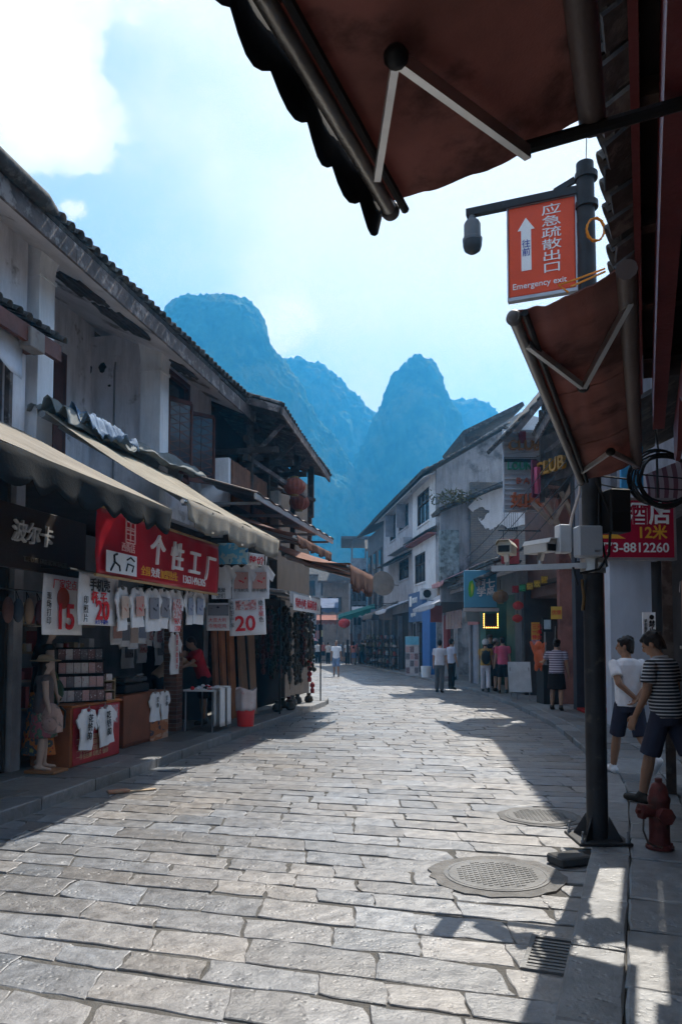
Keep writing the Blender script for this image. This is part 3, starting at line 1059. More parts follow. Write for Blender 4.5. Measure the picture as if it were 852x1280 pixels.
    # ---- bottom
    if bottom is not None:
        m = MB()
        loft(m, [(tor(0, -.018, .06), ax(.158), ay(.120)), (hip + Vector((0, -.018, -.03)), Vector((.166, 0, 0)), Vector((0, .128, 0))), (hip + Vector((0, -.012, -.12)), Vector((.155, 0, 0)), Vector((0, .115, 0)))])
        if bot == 'skirt':
            loft(m, [(hip + Vector((0, -.015, .02)), Vector((.16, 0, 0)), Vector((0, .12, 0))), (hip + Vector((0, 0, -.42)), Vector((.21, 0, 0)), Vector((0, .19, 0)))])
        elif bot == 'longskirt':
            loft(m, [(hip + Vector((0, -.015, .02)), Vector((.16, 0, 0)), Vector((0, .12, 0))), (hip + Vector((0, 0, -.40)), Vector((.21, 0, 0)), Vector((0, .19, 0))), (hip + Vector((0, 0, -.78)), Vector((.27, 0, 0)), Vector((0, .25, 0)))])
        else:
            for nm in ('L', 'R'):
                h0, kn, an = joints['h' + nm], joints['k' + nm], joints['a' + nm]
                capsule(m, h0, h0.lerp(kn, .2), .092, .092)
                if bot == 'shorts':
                    m.tube([h0, h0.lerp(kn, .5), h0.lerp(kn, .98)], [.094, .090, .092], 14)
                else:
                    capsule(m, h0, kn, .092, .074); m.tube([kn, kn.lerp(an, .5), kn.lerp(an, .95)], [.074, .074, .070], 14)
        fin(m, 'trousers' if bot == 'trousers' else 'skirt' if 'skirt' in bot else 'shorts', bottom, voxel * (0.65 if near else 1.0), 2, 0.008)
    # ---- shoes
    if shoes is not None:
        for nm in ('L', 'R'):
            m = MB()
            e_, t_ = joints['a' + nm], joints['t' + nm]
            lp = Vector((0, 0, -.032))
            capsule(m, e_ - t_ * .28 + lp, e_ + t_ * .9 + lp * 1.1, .045, .040)
            capsule(m, e_ + Vector((0, 0, .02)), e_ + t_ * .2 + lp, .046, .046)
            fin(m, 'shoe', shoes, voxel * (0.6 if near else 0.9), 1)
    # ---- hair
    if hair:
        m = MB()
        m.ell(hd(0, -.022, .046), (.087, .098, .090), rot=Rh)
        m.ell(hd(0, -.050, .0), (.080, .062, .085), rot=Rh)
        if near:
            for sx in (-1, 1):                                             # hair over the temples and behind the ears
                m.ell(hd(sx * .070, .018, .040), (.016, .035, .045), 8, 6, rot=Rh)
                m.ell(hd(sx * .066, -.050, -.02), (.018, .030, .055), 8, 6, rot=Rh)
            m.ell(hd(0, .060, .082), (.062, .030, .028), 10, 6, rot=Rh)      # fringe lying on the forehead
            m.ell(hd(0, -.075, -.055), (.055, .025, .045), 8, 6, rot=Rh)     # nape
            rg = random.Random(int(H * 100))
            for i in range(26):                                            # uneven locks
                a = rg.uniform(0, 6.28); e_ = rg.uniform(.35, 1.35)
                m.ell(hd(math.cos(a) * math.cos(e_) * .085, -.022 + math.sin(a) * math.cos(e_) * .094, .046 + math.sin(e_) * .088), (.018, .020, .016), 8, 6, rot=Rh)
        if hair == 'long':
            loft(m, [(hd(0, -.03, .05), Rh @ Vector((.085, 0, 0)), Rh @ Vector((0, .085, 0))), (hd(0, -.055, -.10), Rh @ Vector((.095, 0, 0)), Rh @ Vector((0, .055, 0))), (tor(0, -.11, .36), ax(.10), ay(.035)), (tor(0, -.115, .26), ax(.08), ay(.025))])
        if hair == 'bun':
            m.ell(hd(0, -.12, .07), (.045, .045, .045), rot=Rh)
        fin(m, 'hair', hairmat or HAIR, voxel * (0.6 if near else 1.0), 1)
        if near:
            m = MB()
            for sx in (-1, 1):
                m.ell(hd(sx * .032, .083, .010), (.010, .006, .005), 8, 6, rot=Rh)
            fin(m, 'eyes', M('eye', (0.03, 0.025, 0.02), 0.2, bump=0), .003, 0)
    if hat:
        m = MB()
        if hat[0] == 'cap':
            m.ell(hd(0, -.012, .062), (.092, .108, .088), rot=Rh)
            loft(m, [(hd(0, .08, .055), Rh @ Vector((.07, 0, 0)), Rh @ Vector((0, .06, .0))), (hd(0, .09, .066), Rh @ Vector((.07, 0, 0)), Rh @ Vector((0, .06, 0)))])
        elif hat[0] == 'helmet':
            m.ell(hd(0, -.012, .055), (.118, .135, .120), rot=Rh)
        else:
            loft(m, [(hd(0, -.01, .055), Rh @ Vector((.235, 0, 0)), Rh @ Vector((0, .245, 0))), (hd(0, -.01, .076), Rh @ Vector((.17, 0, 0)), Rh @ Vector((0, .18, 0)))])
            loft(m, [(hd(0, -.01, .055), Rh @ Vector((.105, 0, 0)), Rh @ Vector((0, .115, 0))), (hd(0, -.01, .14), Rh @ Vector((.09, 0, 0)), Rh @ Vector((0, .098, 0))), (hd(0, -.01, .158), Rh @ Vector((.06, 0, 0)), Rh @ Vector((0, .065, 0)))])
        fin(m, {'cap': 'cap', 'helmet': 'helmet'}.get(hat[0], 'sun_hat'), hat[1], voxel * .7, 1)
    return root

# ================================================================== shared builders
MAT_PLASTER = M('old_white_plaster', (0.82, 0.81, 0.85), 0.9, var=0.10, scale=1.6, bump=0.35, bscale=14, col2=(0.36, 0.33, 0.33), amt2=0.13, scale2=2.4, streak=0.42)
MAT_PLASTER_C = M('flaked_ceiling_plaster', (0.60, 0.57, 0.58), 0.95, var=0.2, scale=1.5, bump=0.4, bscale=10, col2=(0.16, 0.14, 0.13), amt2=0.28, scale2=1.1)
MAT_PILLAR = M('limewashed_pillar', (0.80, 0.82, 0.86), 0.85, var=0.08, scale=3, bump=0.2, bscale=18, streak=0.30)
MAT_GREYWALL = M('weathered_cement', (0.30, 0.30, 0.32), 0.95, var=0.3, scale=0.8, bump=0.35, bscale=9, col2=(0.10, 0.10, 0.105), amt2=0.42, scale2=0.5, streak=0.5)
MAT_DARKWOOD = M('dark_old_timber', (0.055, 0.042, 0.036), 0.8, var=0.4, scale=5, bump=0.4, bscale=30, col2=(0.10, 0.085, 0.075), amt2=0.4, scale2=4)
MAT_FASCIA = M('weathered_fascia_board', (0.105, 0.088, 0.085), 0.85, var=0.4, scale=4, bump=0.4, bscale=26, col2=(0.26, 0.23, 0.22), amt2=0.36, scale2=5)
MAT_REDWOOD = M('red_brown_timber', (0.115, 0.045, 0.035), 0.6, var=0.3, scale=5, bump=0.25, bscale=25)
MAT_TILE = M('dark_clay_tile', (0.060, 0.060, 0.062), 0.85, var=0.4, scale=7, bump=0.5, bscale=22, col2=(0.13, 0.13, 0.125), amt2=0.36, scale2=6, island=0.35)
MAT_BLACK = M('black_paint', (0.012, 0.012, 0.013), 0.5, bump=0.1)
MAT_DARKIN = M('painted_interior_shade', (0.045, 0.040, 0.038), 0.9, var=0.3)  # dark colour stands in for the shade inside shops
MAT_STEEL = M('dull_aluminium', (0.50, 0.50, 0.50), 0.35, var=0.15, metal=0.9, bump=0.05)
MAT_PIPE = M('grey_pipe', (0.22, 0.22, 0.23), 0.5, var=0.2)
MAT_WHITEPAINT = M('white_board', (0.75, 0.75, 0.76), 0.7, var=0.08)
MAT_WHITETXT = M('white_letters', (0.85, 0.85, 0.85), 0.6, var=0.03, bump=0)
MAT_BLACKTXT = M('black_letters', (0.015, 0.015, 0.018), 0.6, var=0.03, bump=0)
MAT_REDTXT = M('red_letters', (0.62, 0.02, 0.03), 0.6, var=0.03, bump=0)
MAT_YELTXT = M('yellow_letters', (0.80, 0.42, 0.05), 0.6, var=0.03, bump=0)
MAT_BLUETXT = M('blue_letters', (0.05, 0.08, 0.35), 0.6, var=0.03, bump=0)
MAT_GLASS = M('dark_window_glass', (0.03, 0.035, 0.045), 0.08, var=0.3, scale=1.5, bump=0.0, spec=0.6)

_tile_me = {}


def tile_mesh(r, ln, mat):
    key = (round(r, 3), round(ln, 3), mat.name)
    if key not in _tile_me:
        mb = MB(); n = 6
        vs = []
        for y, k in ((0, 1.0), (ln, 0.86)):
            for i in range(n + 1):
                a = math.pi * i / n
                vs.append((-math.cos(a) * r * k, y, math.sin(a) * r * k))
            for i in range(n + 1):
                a = math.pi * i / n
                vs.append((-math.cos(a) * (r * k - .014), y, math.sin(a) * (r * k - .014) - 0.001))
        w = n + 1
        fs = []
        for i in range(n):
            fs += [(i, i + 1, 2 * w + i + 1, 2 * w + i), (w + i, 3 * w + i, 3 * w + i + 1, w + i + 1), (i, w + i, w + i + 1, i + 1), (2 * w + i, 2 * w + i + 1, 3 * w + i + 1, 3 * w + i)]
        mb.add(vs, fs)
        me = mb.mesh('roof_tile'); me.materials.append(mat)
        for p in me.polygons:
            p.use_smooth = True
        _tile_me[key] = me
    return _tile_me[key]


def tile_rows(parent, p0, p1, up, spacing=0.2, courses=2, r=0.075, ln=0.3, mat=None, name='roof_tile', seed=1, sag=0.0):
    """cover tiles along an eave from p0 to p1; up = slope vector"""
    rng = random.Random(seed)
    p0, p1, up = Vector(p0), Vector(p1), Vector(up).normalized()
    e = (p1 - p0); L_ = e.length; e.normalize()
    nz = e.cross(up).normalized()
    if nz.z < 0:
        nz = -nz
    me = tile_mesh(r, ln, mat or MAT_TILE)
    n = int(L_ / spacing)
    for i in range(n + 1):
        for c in range(courses):
            o = bpy.data.objects.new(name, me); COL.objects.link(o); o.parent = parent
            f = i / max(1, n)
            pos = p0 + e * (L_ * f) + up * (c * ln * 0.8) + nz * (0.01 + c * 0.006 + rng.uniform(-.008, .008) - sag * math.sin(math.pi * f))
            x = e.copy(); x.rotate(Matrix.Rotation(rng.uniform(-.06, .06), 3, nz))
            y = nz.cross(x)
            if y.dot(up) < 0:
                y = -y; x = -x
            z = x.cross(y)
            o.matrix_local = Matrix(((x.x, y.x, z.x, pos.x), (x.y, y.y, z.y, pos.y), (x.z, y.z, z.z, pos.z), (0, 0, 0, 1)))


def awning(F, name, label, s0, s1, tb, zb, tf, zf, mat_top, mat_val, vh=0.3, scallop=6, sag=0.05, arms=True, cat='awning', group=None, wrinkle=0.02, valance=True, n=18, flip=1, elbow=0.18):
    root = F.root(name, label, cat, group, (tb + tf) / 2, (s0 + s1) / 2, zf)
    o = Vector(((tb + tf) / 2, (s0 + s1) / 2, zf))
    rr = random.Random(int(s0 * 100))
    def fn(u, v):
        w = mnoise.noise(Vector((u * 7 + s0, v * 2, s0))) * wrinkle
        z = zb + (zf - zb) * v - sag * math.sin(math.pi * v) * (0.6 + 0.4 * math.cos(u * 6.28 * 3)) + w
        return Vector((tb + (tf - tb) * v, s0 + (s1 - s0) * u, z)) - o
    MB().sheet(fn, n, 8, 0.006).build('canopy', mat_top, root, smooth='auto')
    if valance:
        def vf(u, v):
            d = vh * (0.72 + 0.28 * abs(math.sin(u * math.pi * scallop))) * v
            w = 0.03 * math.sin(u * 60) * v + 0.02 * math.sin(u * 23 + 1) * v
            sg = 1 if tf > tb else -1
            return Vector((tf + sg * (0.012 + w), s0 + (s1 - s0) * u, zf - 0.004 - d)) - o
        MB().sheet(vf, max(30, scallop * 8), 4, 0.005).build('valance', mat_val, root, smooth=True)
    sg = 1 if tf > tb else -1
    MB().tube([Vector((tf - sg * .03, s0 - .03, zf - .035)) - o, Vector((tf - sg * .03, s1 + .03, zf - .035)) - o], 0.026, 8).build('front_bar', MAT_STEEL, root, smooth='auto')
    MB().tube([Vector((tb, s0 - .02, zb - .05)) - o, Vector((tb, s1 + .02, zb - .05)) - o], 0.045, 10).build('roller', MAT_PIPE, root, smooth='auto')
    if arms:
        for sa, dr in ((s0 + .35, 1), (s1 - .35, -1)):
            el = Vector(((tb + tf) / 2, sa + dr * elbow * abs(tf - tb) * 2, (zb + zf) / 2 - .10))
            MB().bar(Vector((tb, sa, zb - .10)) - o, el - o, .035, .05).bar(el - o, Vector((tf - sg * .05, sa + dr * .02, zf - .05)) - o, .03, .045).build('folding_arm', MAT_STEEL, root)
    return root


def board(F, name, label, cat, t, s, z, w, h, mat, face='street', thick=0.05, group=None, rim=None, tilt=0.0):
    """flat sign centred at (t, s, z); local x right, z up, front to -y"""
    yaw = {'street': math.pi / 2, 'cam': 0.0, 'street_r': -math.pi / 2}[face] if isinstance(face, str) else face
    root = empty(name, F.w(t, s, z), -F.a + yaw, label, cat, group)
    if tilt:
        root.rotation_euler[0] = tilt
    MB().box(-w / 2, w / 2, 0, thick, -h / 2, h / 2).build('board', mat, root, bevel=0.004)
    if rim:
        m = MB()
        e = .03
        m.box(-w / 2 - .004, w / 2 + .004, -.014, .006, h / 2 - e, h / 2 + .004).box(-w / 2 - .004, w / 2 + .004, -.014, .006, -h / 2 - .004, -h / 2 + e)
        m.box(-w / 2 - .004, -w / 2 + e, -.013, .006, -h / 2 + e, h / 2 - e).box(w / 2 - e, w / 2 + .004, -.013, .006, -h / 2 + e, h / 2 - e)
        m.build('frame', rim, root)
    return root


UX, UZ = (1, 0, 0), (0, 0, 1)


def patch(root, x0, x1, z0, z1, mat, name='print', y=-.004):
    return MB().box(x0, x1, y, y + .003, z0, z1).build(name, mat, root)


# ================================================================== left side: balcony house
def balcony_house():
    R = FL.root('balcony_house', 'old two-storey house with peeling white walls, pillared balcony and dark tiled eave', 'house')
    # --- ground floor shell, upper walls
    w = MB()
    w.box(-6.0, -5.8, 2.0, 15.75, 0.0, 7.6)                                  # back
    w.box(-5.8, -1.3, 1.8, 2.0, 0.0, 7.0)
    w.box(-5.8, -1.35, 15.55, 15.75, 0.0, 7.4)
    w.box(-5.8, -1.05, 2.0, 15.75, 3.85, 4.05)                               # floor slab
    w.build('wall', MAT_PLASTER, R)
    d = MB(); d.box(-5.79, -5.7, 2.05, 15.5, 0.1, 3.84); d.box(-5.7, -1.36, 15.44, 15.54, 0.1, 3.84); d.box(-5.7, -1.2, 2.05, 15.5, 3.74, 3.84); d.build('shop_shade_lining', MAT_DARKIN, R)  # dark panels added to paint the shop interior's shade
    MB().box(-5.7, -1.25, 9.20, 9.38, 0.1, 3.74).build('partition', M('partition_plaster', (0.34, 0.33, 0.34), 0.9, streak=0.3), R)
    # upper street wall up to the first pillar: opening under the small tiled canopy
    u = MB()
    u.box(-1.42, -1.22, 2.0, 9.28, 5.42, 7.02)
    u.box(-1.42, -1.22, 2.0, 7.3, 4.05, 5.42)
    u.box(-1.42, -1.22, 8.95, 9.28, 4.05, 5.42)
    u.build('street_wall', MAT_PLASTER, R)
    MB().box(-1.5, -1.30, 7.3, 8.95, 4.05, 5.42).build('shutter_panel', M('grey_shutter', (0.22, 0.21, 0.24), 0.8, streak=0.3), R)
    MB().bar((-1.2, 8.93, 4.06), (-1.2, 8.93, 5.3), .07, .06).build('shutter_post', MAT_FASCIA, R)
    # torn white cloth under the canopy
    MB().sheet(lambda a, b: (-1.0 + .06 * math.sin(a * 9), 7.1 + 1.75 * a, 5.28 - b * (0.42 + .16 * math.sin(a * 5 + 2) + .05 * math.sin(a * 17))), 20, 6, .005).build('cloth', M('hung_cloth', (0.55, 0.60, 0.70), 0.9), R, smooth=True)
    # small tiled canopy
    c = MB(); c.box(-1.22, -.78, 6.8, 9.28, 5.28, 5.36); c.build('canopy_board', MAT_REDWOOD, R)
    c = MB(); c.box(-.80, -.74, 6.8, 9.3, 5.16, 5.36); c.build('canopy_fascia', MAT_REDWOOD, R)
    MB().box(-.86, -.70, 8.62, 8.9, 5.10, 5.34).build('electric_box', M('rusty_box', (0.20, 0.18, 0.17), 0.7, col2=(.1, .05, .03)), R, bevel=.01)
    tile_rows(R, (-.72, 6.8, 5.40), (-.72, 9.32, 5.40), (-1, 0, .42), .17, 2, .065, .28, seed=3)
    # pillars with flared heads
    for s, nm in ((9.57, 0), (13.08, 1)):
        p = MB(); p.box(-1.50, -1.13, s - .17, s + .17, 4.05, 6.42)
        hd = []
        for i in range(8):
            a = i / 7
            k = .17 + .16 * (a ** 2.4)
            hd.append((k, 6.42 + .5 * a))
        vs = []
        for k, z in hd:
            vs += [(-1.50, s - k, z), (-1.13 + (k - .17) * 1.4, s - k, z), (-1.13 + (k - .17) * 1.4, s + k, z), (-1.50, s + k, z)]
        fs = []
        for i in range(7):
            for j in range(4):
                fs.append((i * 4 + j, i * 4 + (j + 1) % 4, i * 4 + 4 + (j + 1) % 4, i * 4 + 4 + j))
        fs += [(3, 2, 1, 0), (28, 29, 30, 31)]
        p.add(vs, fs)
        p.build('pillar', MAT_PILLAR, R)
        MB().box(-1.52, -1.11, s - .185, s + .185, 6.36, 6.41).build('pillar_band', MAT_PILLAR, R)
    # balcony recess
    b = MB()
    b.box(-2.62, -2.5, 9.3, 13.1, 4.05, 7.4)
    b.box(-2.5, -1.48, 9.28, 9.4, 4.05, 7.1)
    b.build('balcony_back_wall', MAT_PLASTER, R)
    e = MB(); e.box(-2.5, -1.45, 13.0, 13.14, 4.05, 7.1)
    e.build('balcony_end_wall', MAT_PLASTER, R)
    # holes in the end wall, their shade painted as black patches, drain pipe and rust runs
    for (px, py, rx, rz) in ((128, 459, .075, .10), (113, 462, .035, .075), (137, 482, .03, .02)):
        q = FL.on_s(px, py, 12.99)
        mb = MB(); pts = []
        rr = random.Random(px)
        for i in range(12):
            a = 2 * math.pi * i / 12; k = rr.uniform(.75, 1.15)
            pts.append((q.x + rx * k * math.cos(a), q.z + rz * k * math.sin(a)))
        mb.prism(pts, lambda u_, v_, w_: (u_, 12.985 + w_, v_), .012)
        mb.build('hole_shade', MAT_BLACK, R)
    q = FL.on_s(143, 470, 12.95)
    MB().tube([(q.x, 12.96, 4.1), (q.x, 12.96, q.z + .1), (q.x + .02, 12.96, q.z + .25)], .018, 6).build('drain_pipe', MAT_PIPE, R)
    # door in the balcony
    MB().box(-2.5, -2.44, 11.2, 12.15, 4.05, 6.45).build('door_frame', MAT_REDWOOD, R)
    dd = MB().box(-2.44, -2.40, 11.3, 12.05, 4.05, 6.33).build('door', M('door_brown', (0.07, 0.028, 0.022), 0.55, var=.3), R)
    MB().box(-2.40, -2.385, 11.38, 11.64, 4.3, 6.2).build('panel', MAT_REDWOOD, dd)
    MB().box(-2.40, -2.385, 11.71, 11.97, 4.3, 6.2).build('panel', MAT_REDWOOD, dd)
    # ceiling under the eave with fallen patches
    cl = MB()
    def cz(t):
        return 6.44 + (-.55 - t) * .46
    cl.sheet(lambda a, v: (-.55 - 2.1 * v, 6.0 + 9.9 * a, cz(-.55 - 2.1 * v)), 24, 8, .03)
    cl.build('ceiling', MAT_PLASTER_C, R)
    for (s0, t0, ln, wd, sd) in ((10.55, -1.25, 1.0, .36, 3), (11.6, -1.15, 1.25, .34, 5), (13.55, -1.05, .9, .3, 9)):
        rr = random.Random(sd); pts = []
        for i in range(16):
            a = 2 * math.pi * i / 16; k = rr.uniform(.6, 1.15)
            pts.append((t0 + wd * k * math.cos(a), s0 + ln * .5 * k * math.sin(a)))
        mb = MB(); mb.prism(pts, lambda u_, v_, w_: (u_, v_, cz(u_) - .036 - w_), .012)
        h_ = mb.build('fallen_patch', MAT_BLACK, R)
        for i in range(4):
            tt = t0 - wd * .6 + wd * 1.2 * i / 3
            MB().bar((tt, s0 - ln * .42, cz(tt) - .052), (tt, s0 + ln * .40, cz(tt) - .052), .05, .02).build('lath', MAT_DARKWOOD, h_)
    # second bay: window with open lattice leaves
    x = MB()
    x.box(-1.48, -1.34, 13.25, 13.5, 4.05, 7.0); x.box(-1.48, -1.34, 14.5, 15.78, 4.05, 7.0); x.box(-1.48, -1.34, 13.5, 14.5, 4.05, 4.75); x.box(-1.48, -1.34, 13.5, 14.5, 6.62, 7.0)
    x.build('bay_wall', MAT_PLASTER, R)
    W = MB(); W.box(-1.40, -1.28, 13.45, 13.53, 4.72, 6.66); W.box(-1.40, -1.28, 14.47, 14.55, 4.72, 6.66); W.box(-1.40, -1.28, 13.53, 14.47, 6.56, 6.66); W.box(-1.40, -1.28, 13.53, 14.47, 4.72, 4.80); W.box(-1.38, -1.30, 13.53, 14.47, 6.12, 6.18)
    win = W.build('window', MAT_REDWOOD, R)
    MB().box(-1.40, -1.38, 13.53, 14.47, 4.8, 6.56).build('pane', MAT_GLASS, win)
    MB().box(-1.42, -1.30, 12.9 + .4, 13.46, 4.1, 6.9).build('side_board', MAT_REDWOOD, win)
    for (p0, p1) in (((-1.27, 13.55), (-1.02, 13.98)), ((-1.27, 14.45), (-.92, 14.86))):
        p0, p1 = Vector((*p0, 0)), Vector((*p1, 0))
        lf = MB()
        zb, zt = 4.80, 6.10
        for z in (zb, zt):
            lf.bar(p0 + Vector((0, 0, z)), p1 + Vector((0, 0, z)), .05, .07)
        for p in (p0, p1):
            lf.bar(p + Vector((0, 0, zb)), p + Vector((0, 0, zt)), .055, .055)
        leaf = lf.build('window_leaf', MAT_REDWOOD, R)
        la = MB()
        for i in range(8):                        # lattice of diamonds
            za = zb + (zt - zb) * i / 8; zc = zb + (zt - zb) * (i + 1) / 8
            la.bar(p0 + Vector((0, 0, za)), p1 + Vector((0, 0, zc)), .018, .02); la.bar(p1 + Vector((0, 0, za)), p0 + Vector((0, 0, zc)), .018, .02)
        la.bar((p0 + p1) / 2 + Vector((0, 0, zb)), (p0 + p1) / 2 + Vector((0, 0, zt)), .02, .02)
        la.build('lattice', MAT_REDWOOD, leaf)
        dv = (p1 - p0).normalized(); nn = Vector((dv.y, -dv.x, 0)) * .006
        MB().add([p0 + Vector((0, 0, zb)) - nn, p1 + Vector((0, 0, zb)) - nn, p1 + Vector((0, 0, zt)) - nn, p0 + Vector((0, 0, zt)) - nn, p0 + Vector((0, 0, zb)) + nn, p1 + Vector((0, 0, zb)) + nn, p1 + Vector((0, 0, zt)) + nn, p0 + Vector((0, 0, zt)) + nn],
                 [(0, 1, 2, 3), (7, 6, 5, 4), (0, 4, 5, 1), (1, 5, 6, 2), (2, 6, 7, 3), (3, 7, 4, 0)]).build('pane', MAT_GLASS, leaf)
    # roof: deck, fascia boards, tiles along the eave
    rf = MB()
    up = Vector((-1, 0, .46)).normalized()
    def rz(t):
        return 6.60 + (-.45 - t) * .46
    rf.sheet(lambda a, v: (-.42 - 3.3 * v, 5.6 + 10.3 * a, rz(-.42 - 3.3 * v) - .0), 30, 6, .05)
    rf.sheet(lambda a, v: (-3.72 - 2.6 * v, 5.6 + 10.3 * a, rz(-3.72) - 1.2 * v), 6, 2, .05)
    roof = rf.build('roof', MAT_TILE, R)
    s = 5.6
    rr = random.Random(5)
    for ln in (3.5, 2.6, 2.2, 2.1):                # fascia boards butted end to end
        MB().bar((-.45, s + .004, 6.40 + rr.uniform(-.01, .01)), (-.45, s + ln - .004, 6.40 + rr.uniform(-.01, .01)), .035, .24).build('fascia_board', MAT_FASCIA, R)
        s += ln
    tile_rows(roof, (-.36, 5.6, 6.60), (-.36, 15.8, 6.60), up, .19, 3, .078, .30, seed=8, sag=.03)
    # mortared end roll that thickens the eave towards the near gable
    MB().tube([(-.36, 4.6, 6.58), (-.36, 8.3, 6.60), (-.36, 8.52, 6.58)], [.085, .09, .05], 10).build('eave_roll', MAT_TILE, roof, smooth=True)
    return R


balcony_house()


# ================================================================== left side: timber balcony house
def timber_house():
    R = FL.root('timber_house', 'dark timber house with plank balcony and sweeping tiled eave beyond the white balcony house', 'house')
    w = MB()
    w.box(-6.0, -1.5, 15.8, 16.0, 0, 7.2); w.box(-6.0, -1.5, 20.2, 20.4, 0, 7.2); w.box(-6.0, -5.8, 16.0, 20.2, 0, 7.2)
    w.box(-5.8, -1.2, 16.0, 20.2, 3.85, 4.0)
    w.build('wall', MAT_DARKWOOD, R)
    MB().box(-5.75, -5.7, 16.0, 20.2, 0.1, 3.8).build('shop_shade_lining', MAT_DARKIN, R)  # dark panel painted as interior shade
    MB().box(-1.72, -1.6, 16.0, 20.2, 4.0, 6.9).build('balcony_back_wall', M('dim_boards', (0.05, 0.042, 0.04), .85, bump=.3), R)
    MB().box(-1.6, -1.5, 18.2, 18.75, 4.0, 6.2).build('door', M('pale_door', (0.33, 0.30, 0.27), .7), R)
    # rendered return of the balcony and plank front
    MB().box(-1.2, -.62, 14.9, 15.02, 4.35, 5.3).build('balcony_end', MAT_PILLAR, R)
    MB().box(-1.2, -.62, 15.02, 17.3, 4.28, 4.36).build('balcony_floor', MAT_DARKWOOD, R)
    s = 15.03
    rr = random.Random(2)
    plank = M('orange_brown_planks', (0.19, 0.085, 0.045), .65, var=.35, scale=6, bump=.3, bscale=20, island=.3)
    while s < 17.25:
        ww = rr.uniform(.14, .2)
        MB().box(-.62 + rr.uniform(-.004, .004), -.585, s + .004, s + ww - .004, 4.40, 5.28 + rr.uniform(-.01, .012)).build('plank', plank, R)
        s += ww
    MB().bar((-.6, 15.0, 4.36), (-.6, 17.35, 4.36), .06, .07).build('rail', MAT_DARKWOOD, R)
    # roof
    up = Vector((-1, 0, .34)).normalized()
    rf = MB()
    def rz(t):
        return 6.46 + (.26 - t) * .34
    rf.sheet(lambda a, v: (.26 - 3.2 * v, 15.55 + 4.1 * a, rz(.26 - 3.2 * v) - .05 * math.sin(math.pi * a) - .45 * a), 16, 8, .05)
    roof = rf.build('roof', MAT_TILE, R)
    tile_rows(roof, (.30, 15.55, 6.46), (.30, 19.65, 6.01), up, .17, 2, .065, .28, seed=21, sag=.04)
    for i in range(12):                             # verge tiles climbing the near edge
        o = bpy.data.objects.new('verge_tile', tile_mesh(.075, .26, MAT_TILE)); COL.objects.link(o); o.parent = roof
        t = .26 - i * .22
        o.location = (t, 15.52, rz(t) + .015); o.rotation_euler = (math.radians(18.8), 0, math.radians(90))
    MB().bar((.27, 15.52, 6.36), (.27, 19.68, 5.92), .04, .17).build('fascia_board', MAT_FASCIA, R)
    MB().bar((.24, 15.48, 6.38), (-2.2, 15.48, 7.2), .04, .14).build('barge_board', MAT_FASCIA, R)
    for i in range(9):                              # rafters under the eave
        s = 15.75 + i * .45
        MB().bar((.2, s, rz(.2) - .16 - .05 * (s - 15.5) * .9), (-1.6, s, rz(-1.6) - .16 - .05 * (s - 15.5) * .9), .07, .09).build('rafter', MAT_DARKWOOD, R)
    # posts, beams and braces
    for s in (16.2, 17.4, 19.6):
        MB().bar((-.62, s, 4.0), (-.62, s, 6.62), .12, .12).build('post', MAT_DARKWOOD, R)
    MB().bar((-.25, 18.6, 5.0), (-.25, 18.6, 6.3), .11, .11).build('post', MAT_DARKWOOD, R)
    MB().bar((-.05, 19.3, 4.8), (-.05, 19.3, 6.1), .10, .10).build('post', MAT_DARKWOOD, R)
    for z in (5.55, 5.95, 6.35):
        MB().bar((-.62, 15.9, z), (-.62, 19.6, z), .10, .13).build('beam', MAT_DARKWOOD, R)
    for s in (16.2, 17.4, 18.6):
        MB().bar((-1.55, s, 5.75), (.0, s, 5.75), .09, .12).build('beam', MAT_DARKWOOD, R)
        MB().bar((-.6, s, 5.6), (.12, s, 6.3), .06, .08).build('brace', MAT_FASCIA, R)
    MB().bar((-.6, 16.2, 5.55), (.05, 18.3, 5.15), .06, .09).build('brace', MAT_FASCIA, R)
    MB().bar((-.9, 17.4, 5.3), (.05, 19.2, 5.22), .07, .08).build('beam', MAT_DARKWOOD, R)
    # pale corner post and struts under the eave end
    MB().box(-.75, -.45, 17.75, 17.95, 3.9, 5.2).build('corner_post', M('pale_post', (0.45, 0.42, 0.38), .8), R)
    return R


timber_house()


def second_eave():
    R = FL.root('corner_house', 'narrow corner house whose tiled eave shows just past the timber eave', 'house')
    MB().box(-5.5, -1.3, 20.5, 24.0, 0, 6.6).build('wall', M('brown_render', (.10, .08, .07), .9, streak=.3), R)
    rf = MB(); rf.sheet(lambda a, v: (.02 - 3 * v, 19.75 + 1.3 * a, 6.35 + .95 * v - .15 * a), 8, 4, .05)
    roof = rf.build('roof', MAT_TILE, R)
    tile_rows(roof, (.05, 19.75, 6.36), (.05, 21.05, 6.21), (-1, 0, .32), .17, 2, .065, .26, seed=31)
    MB().bar((.01, 19.72, 6.26), (.01, 21.05, 6.13), .04, .15).build('fascia_board', MAT_FASCIA, R)
    for i in range(3):
        MB().bar((-.05, 19.9 + i * .5, 6.22), (-1.3, 19.9 + i * .5, 6.6), .06, .08).build('rafter', MAT_DARKWOOD, R)
    MB().bar((-.35, 20.3, 4.2), (-.35, 20.3, 6.3), .1, .1).build('post', MAT_DARKWOOD, R)
    return R


second_eave()

# lanterns under the timber eave
MAT_LANT = M('faded_red_lantern', (0.26, 0.075, 0.045), .75, var=.25, scale=5, bump=.2)


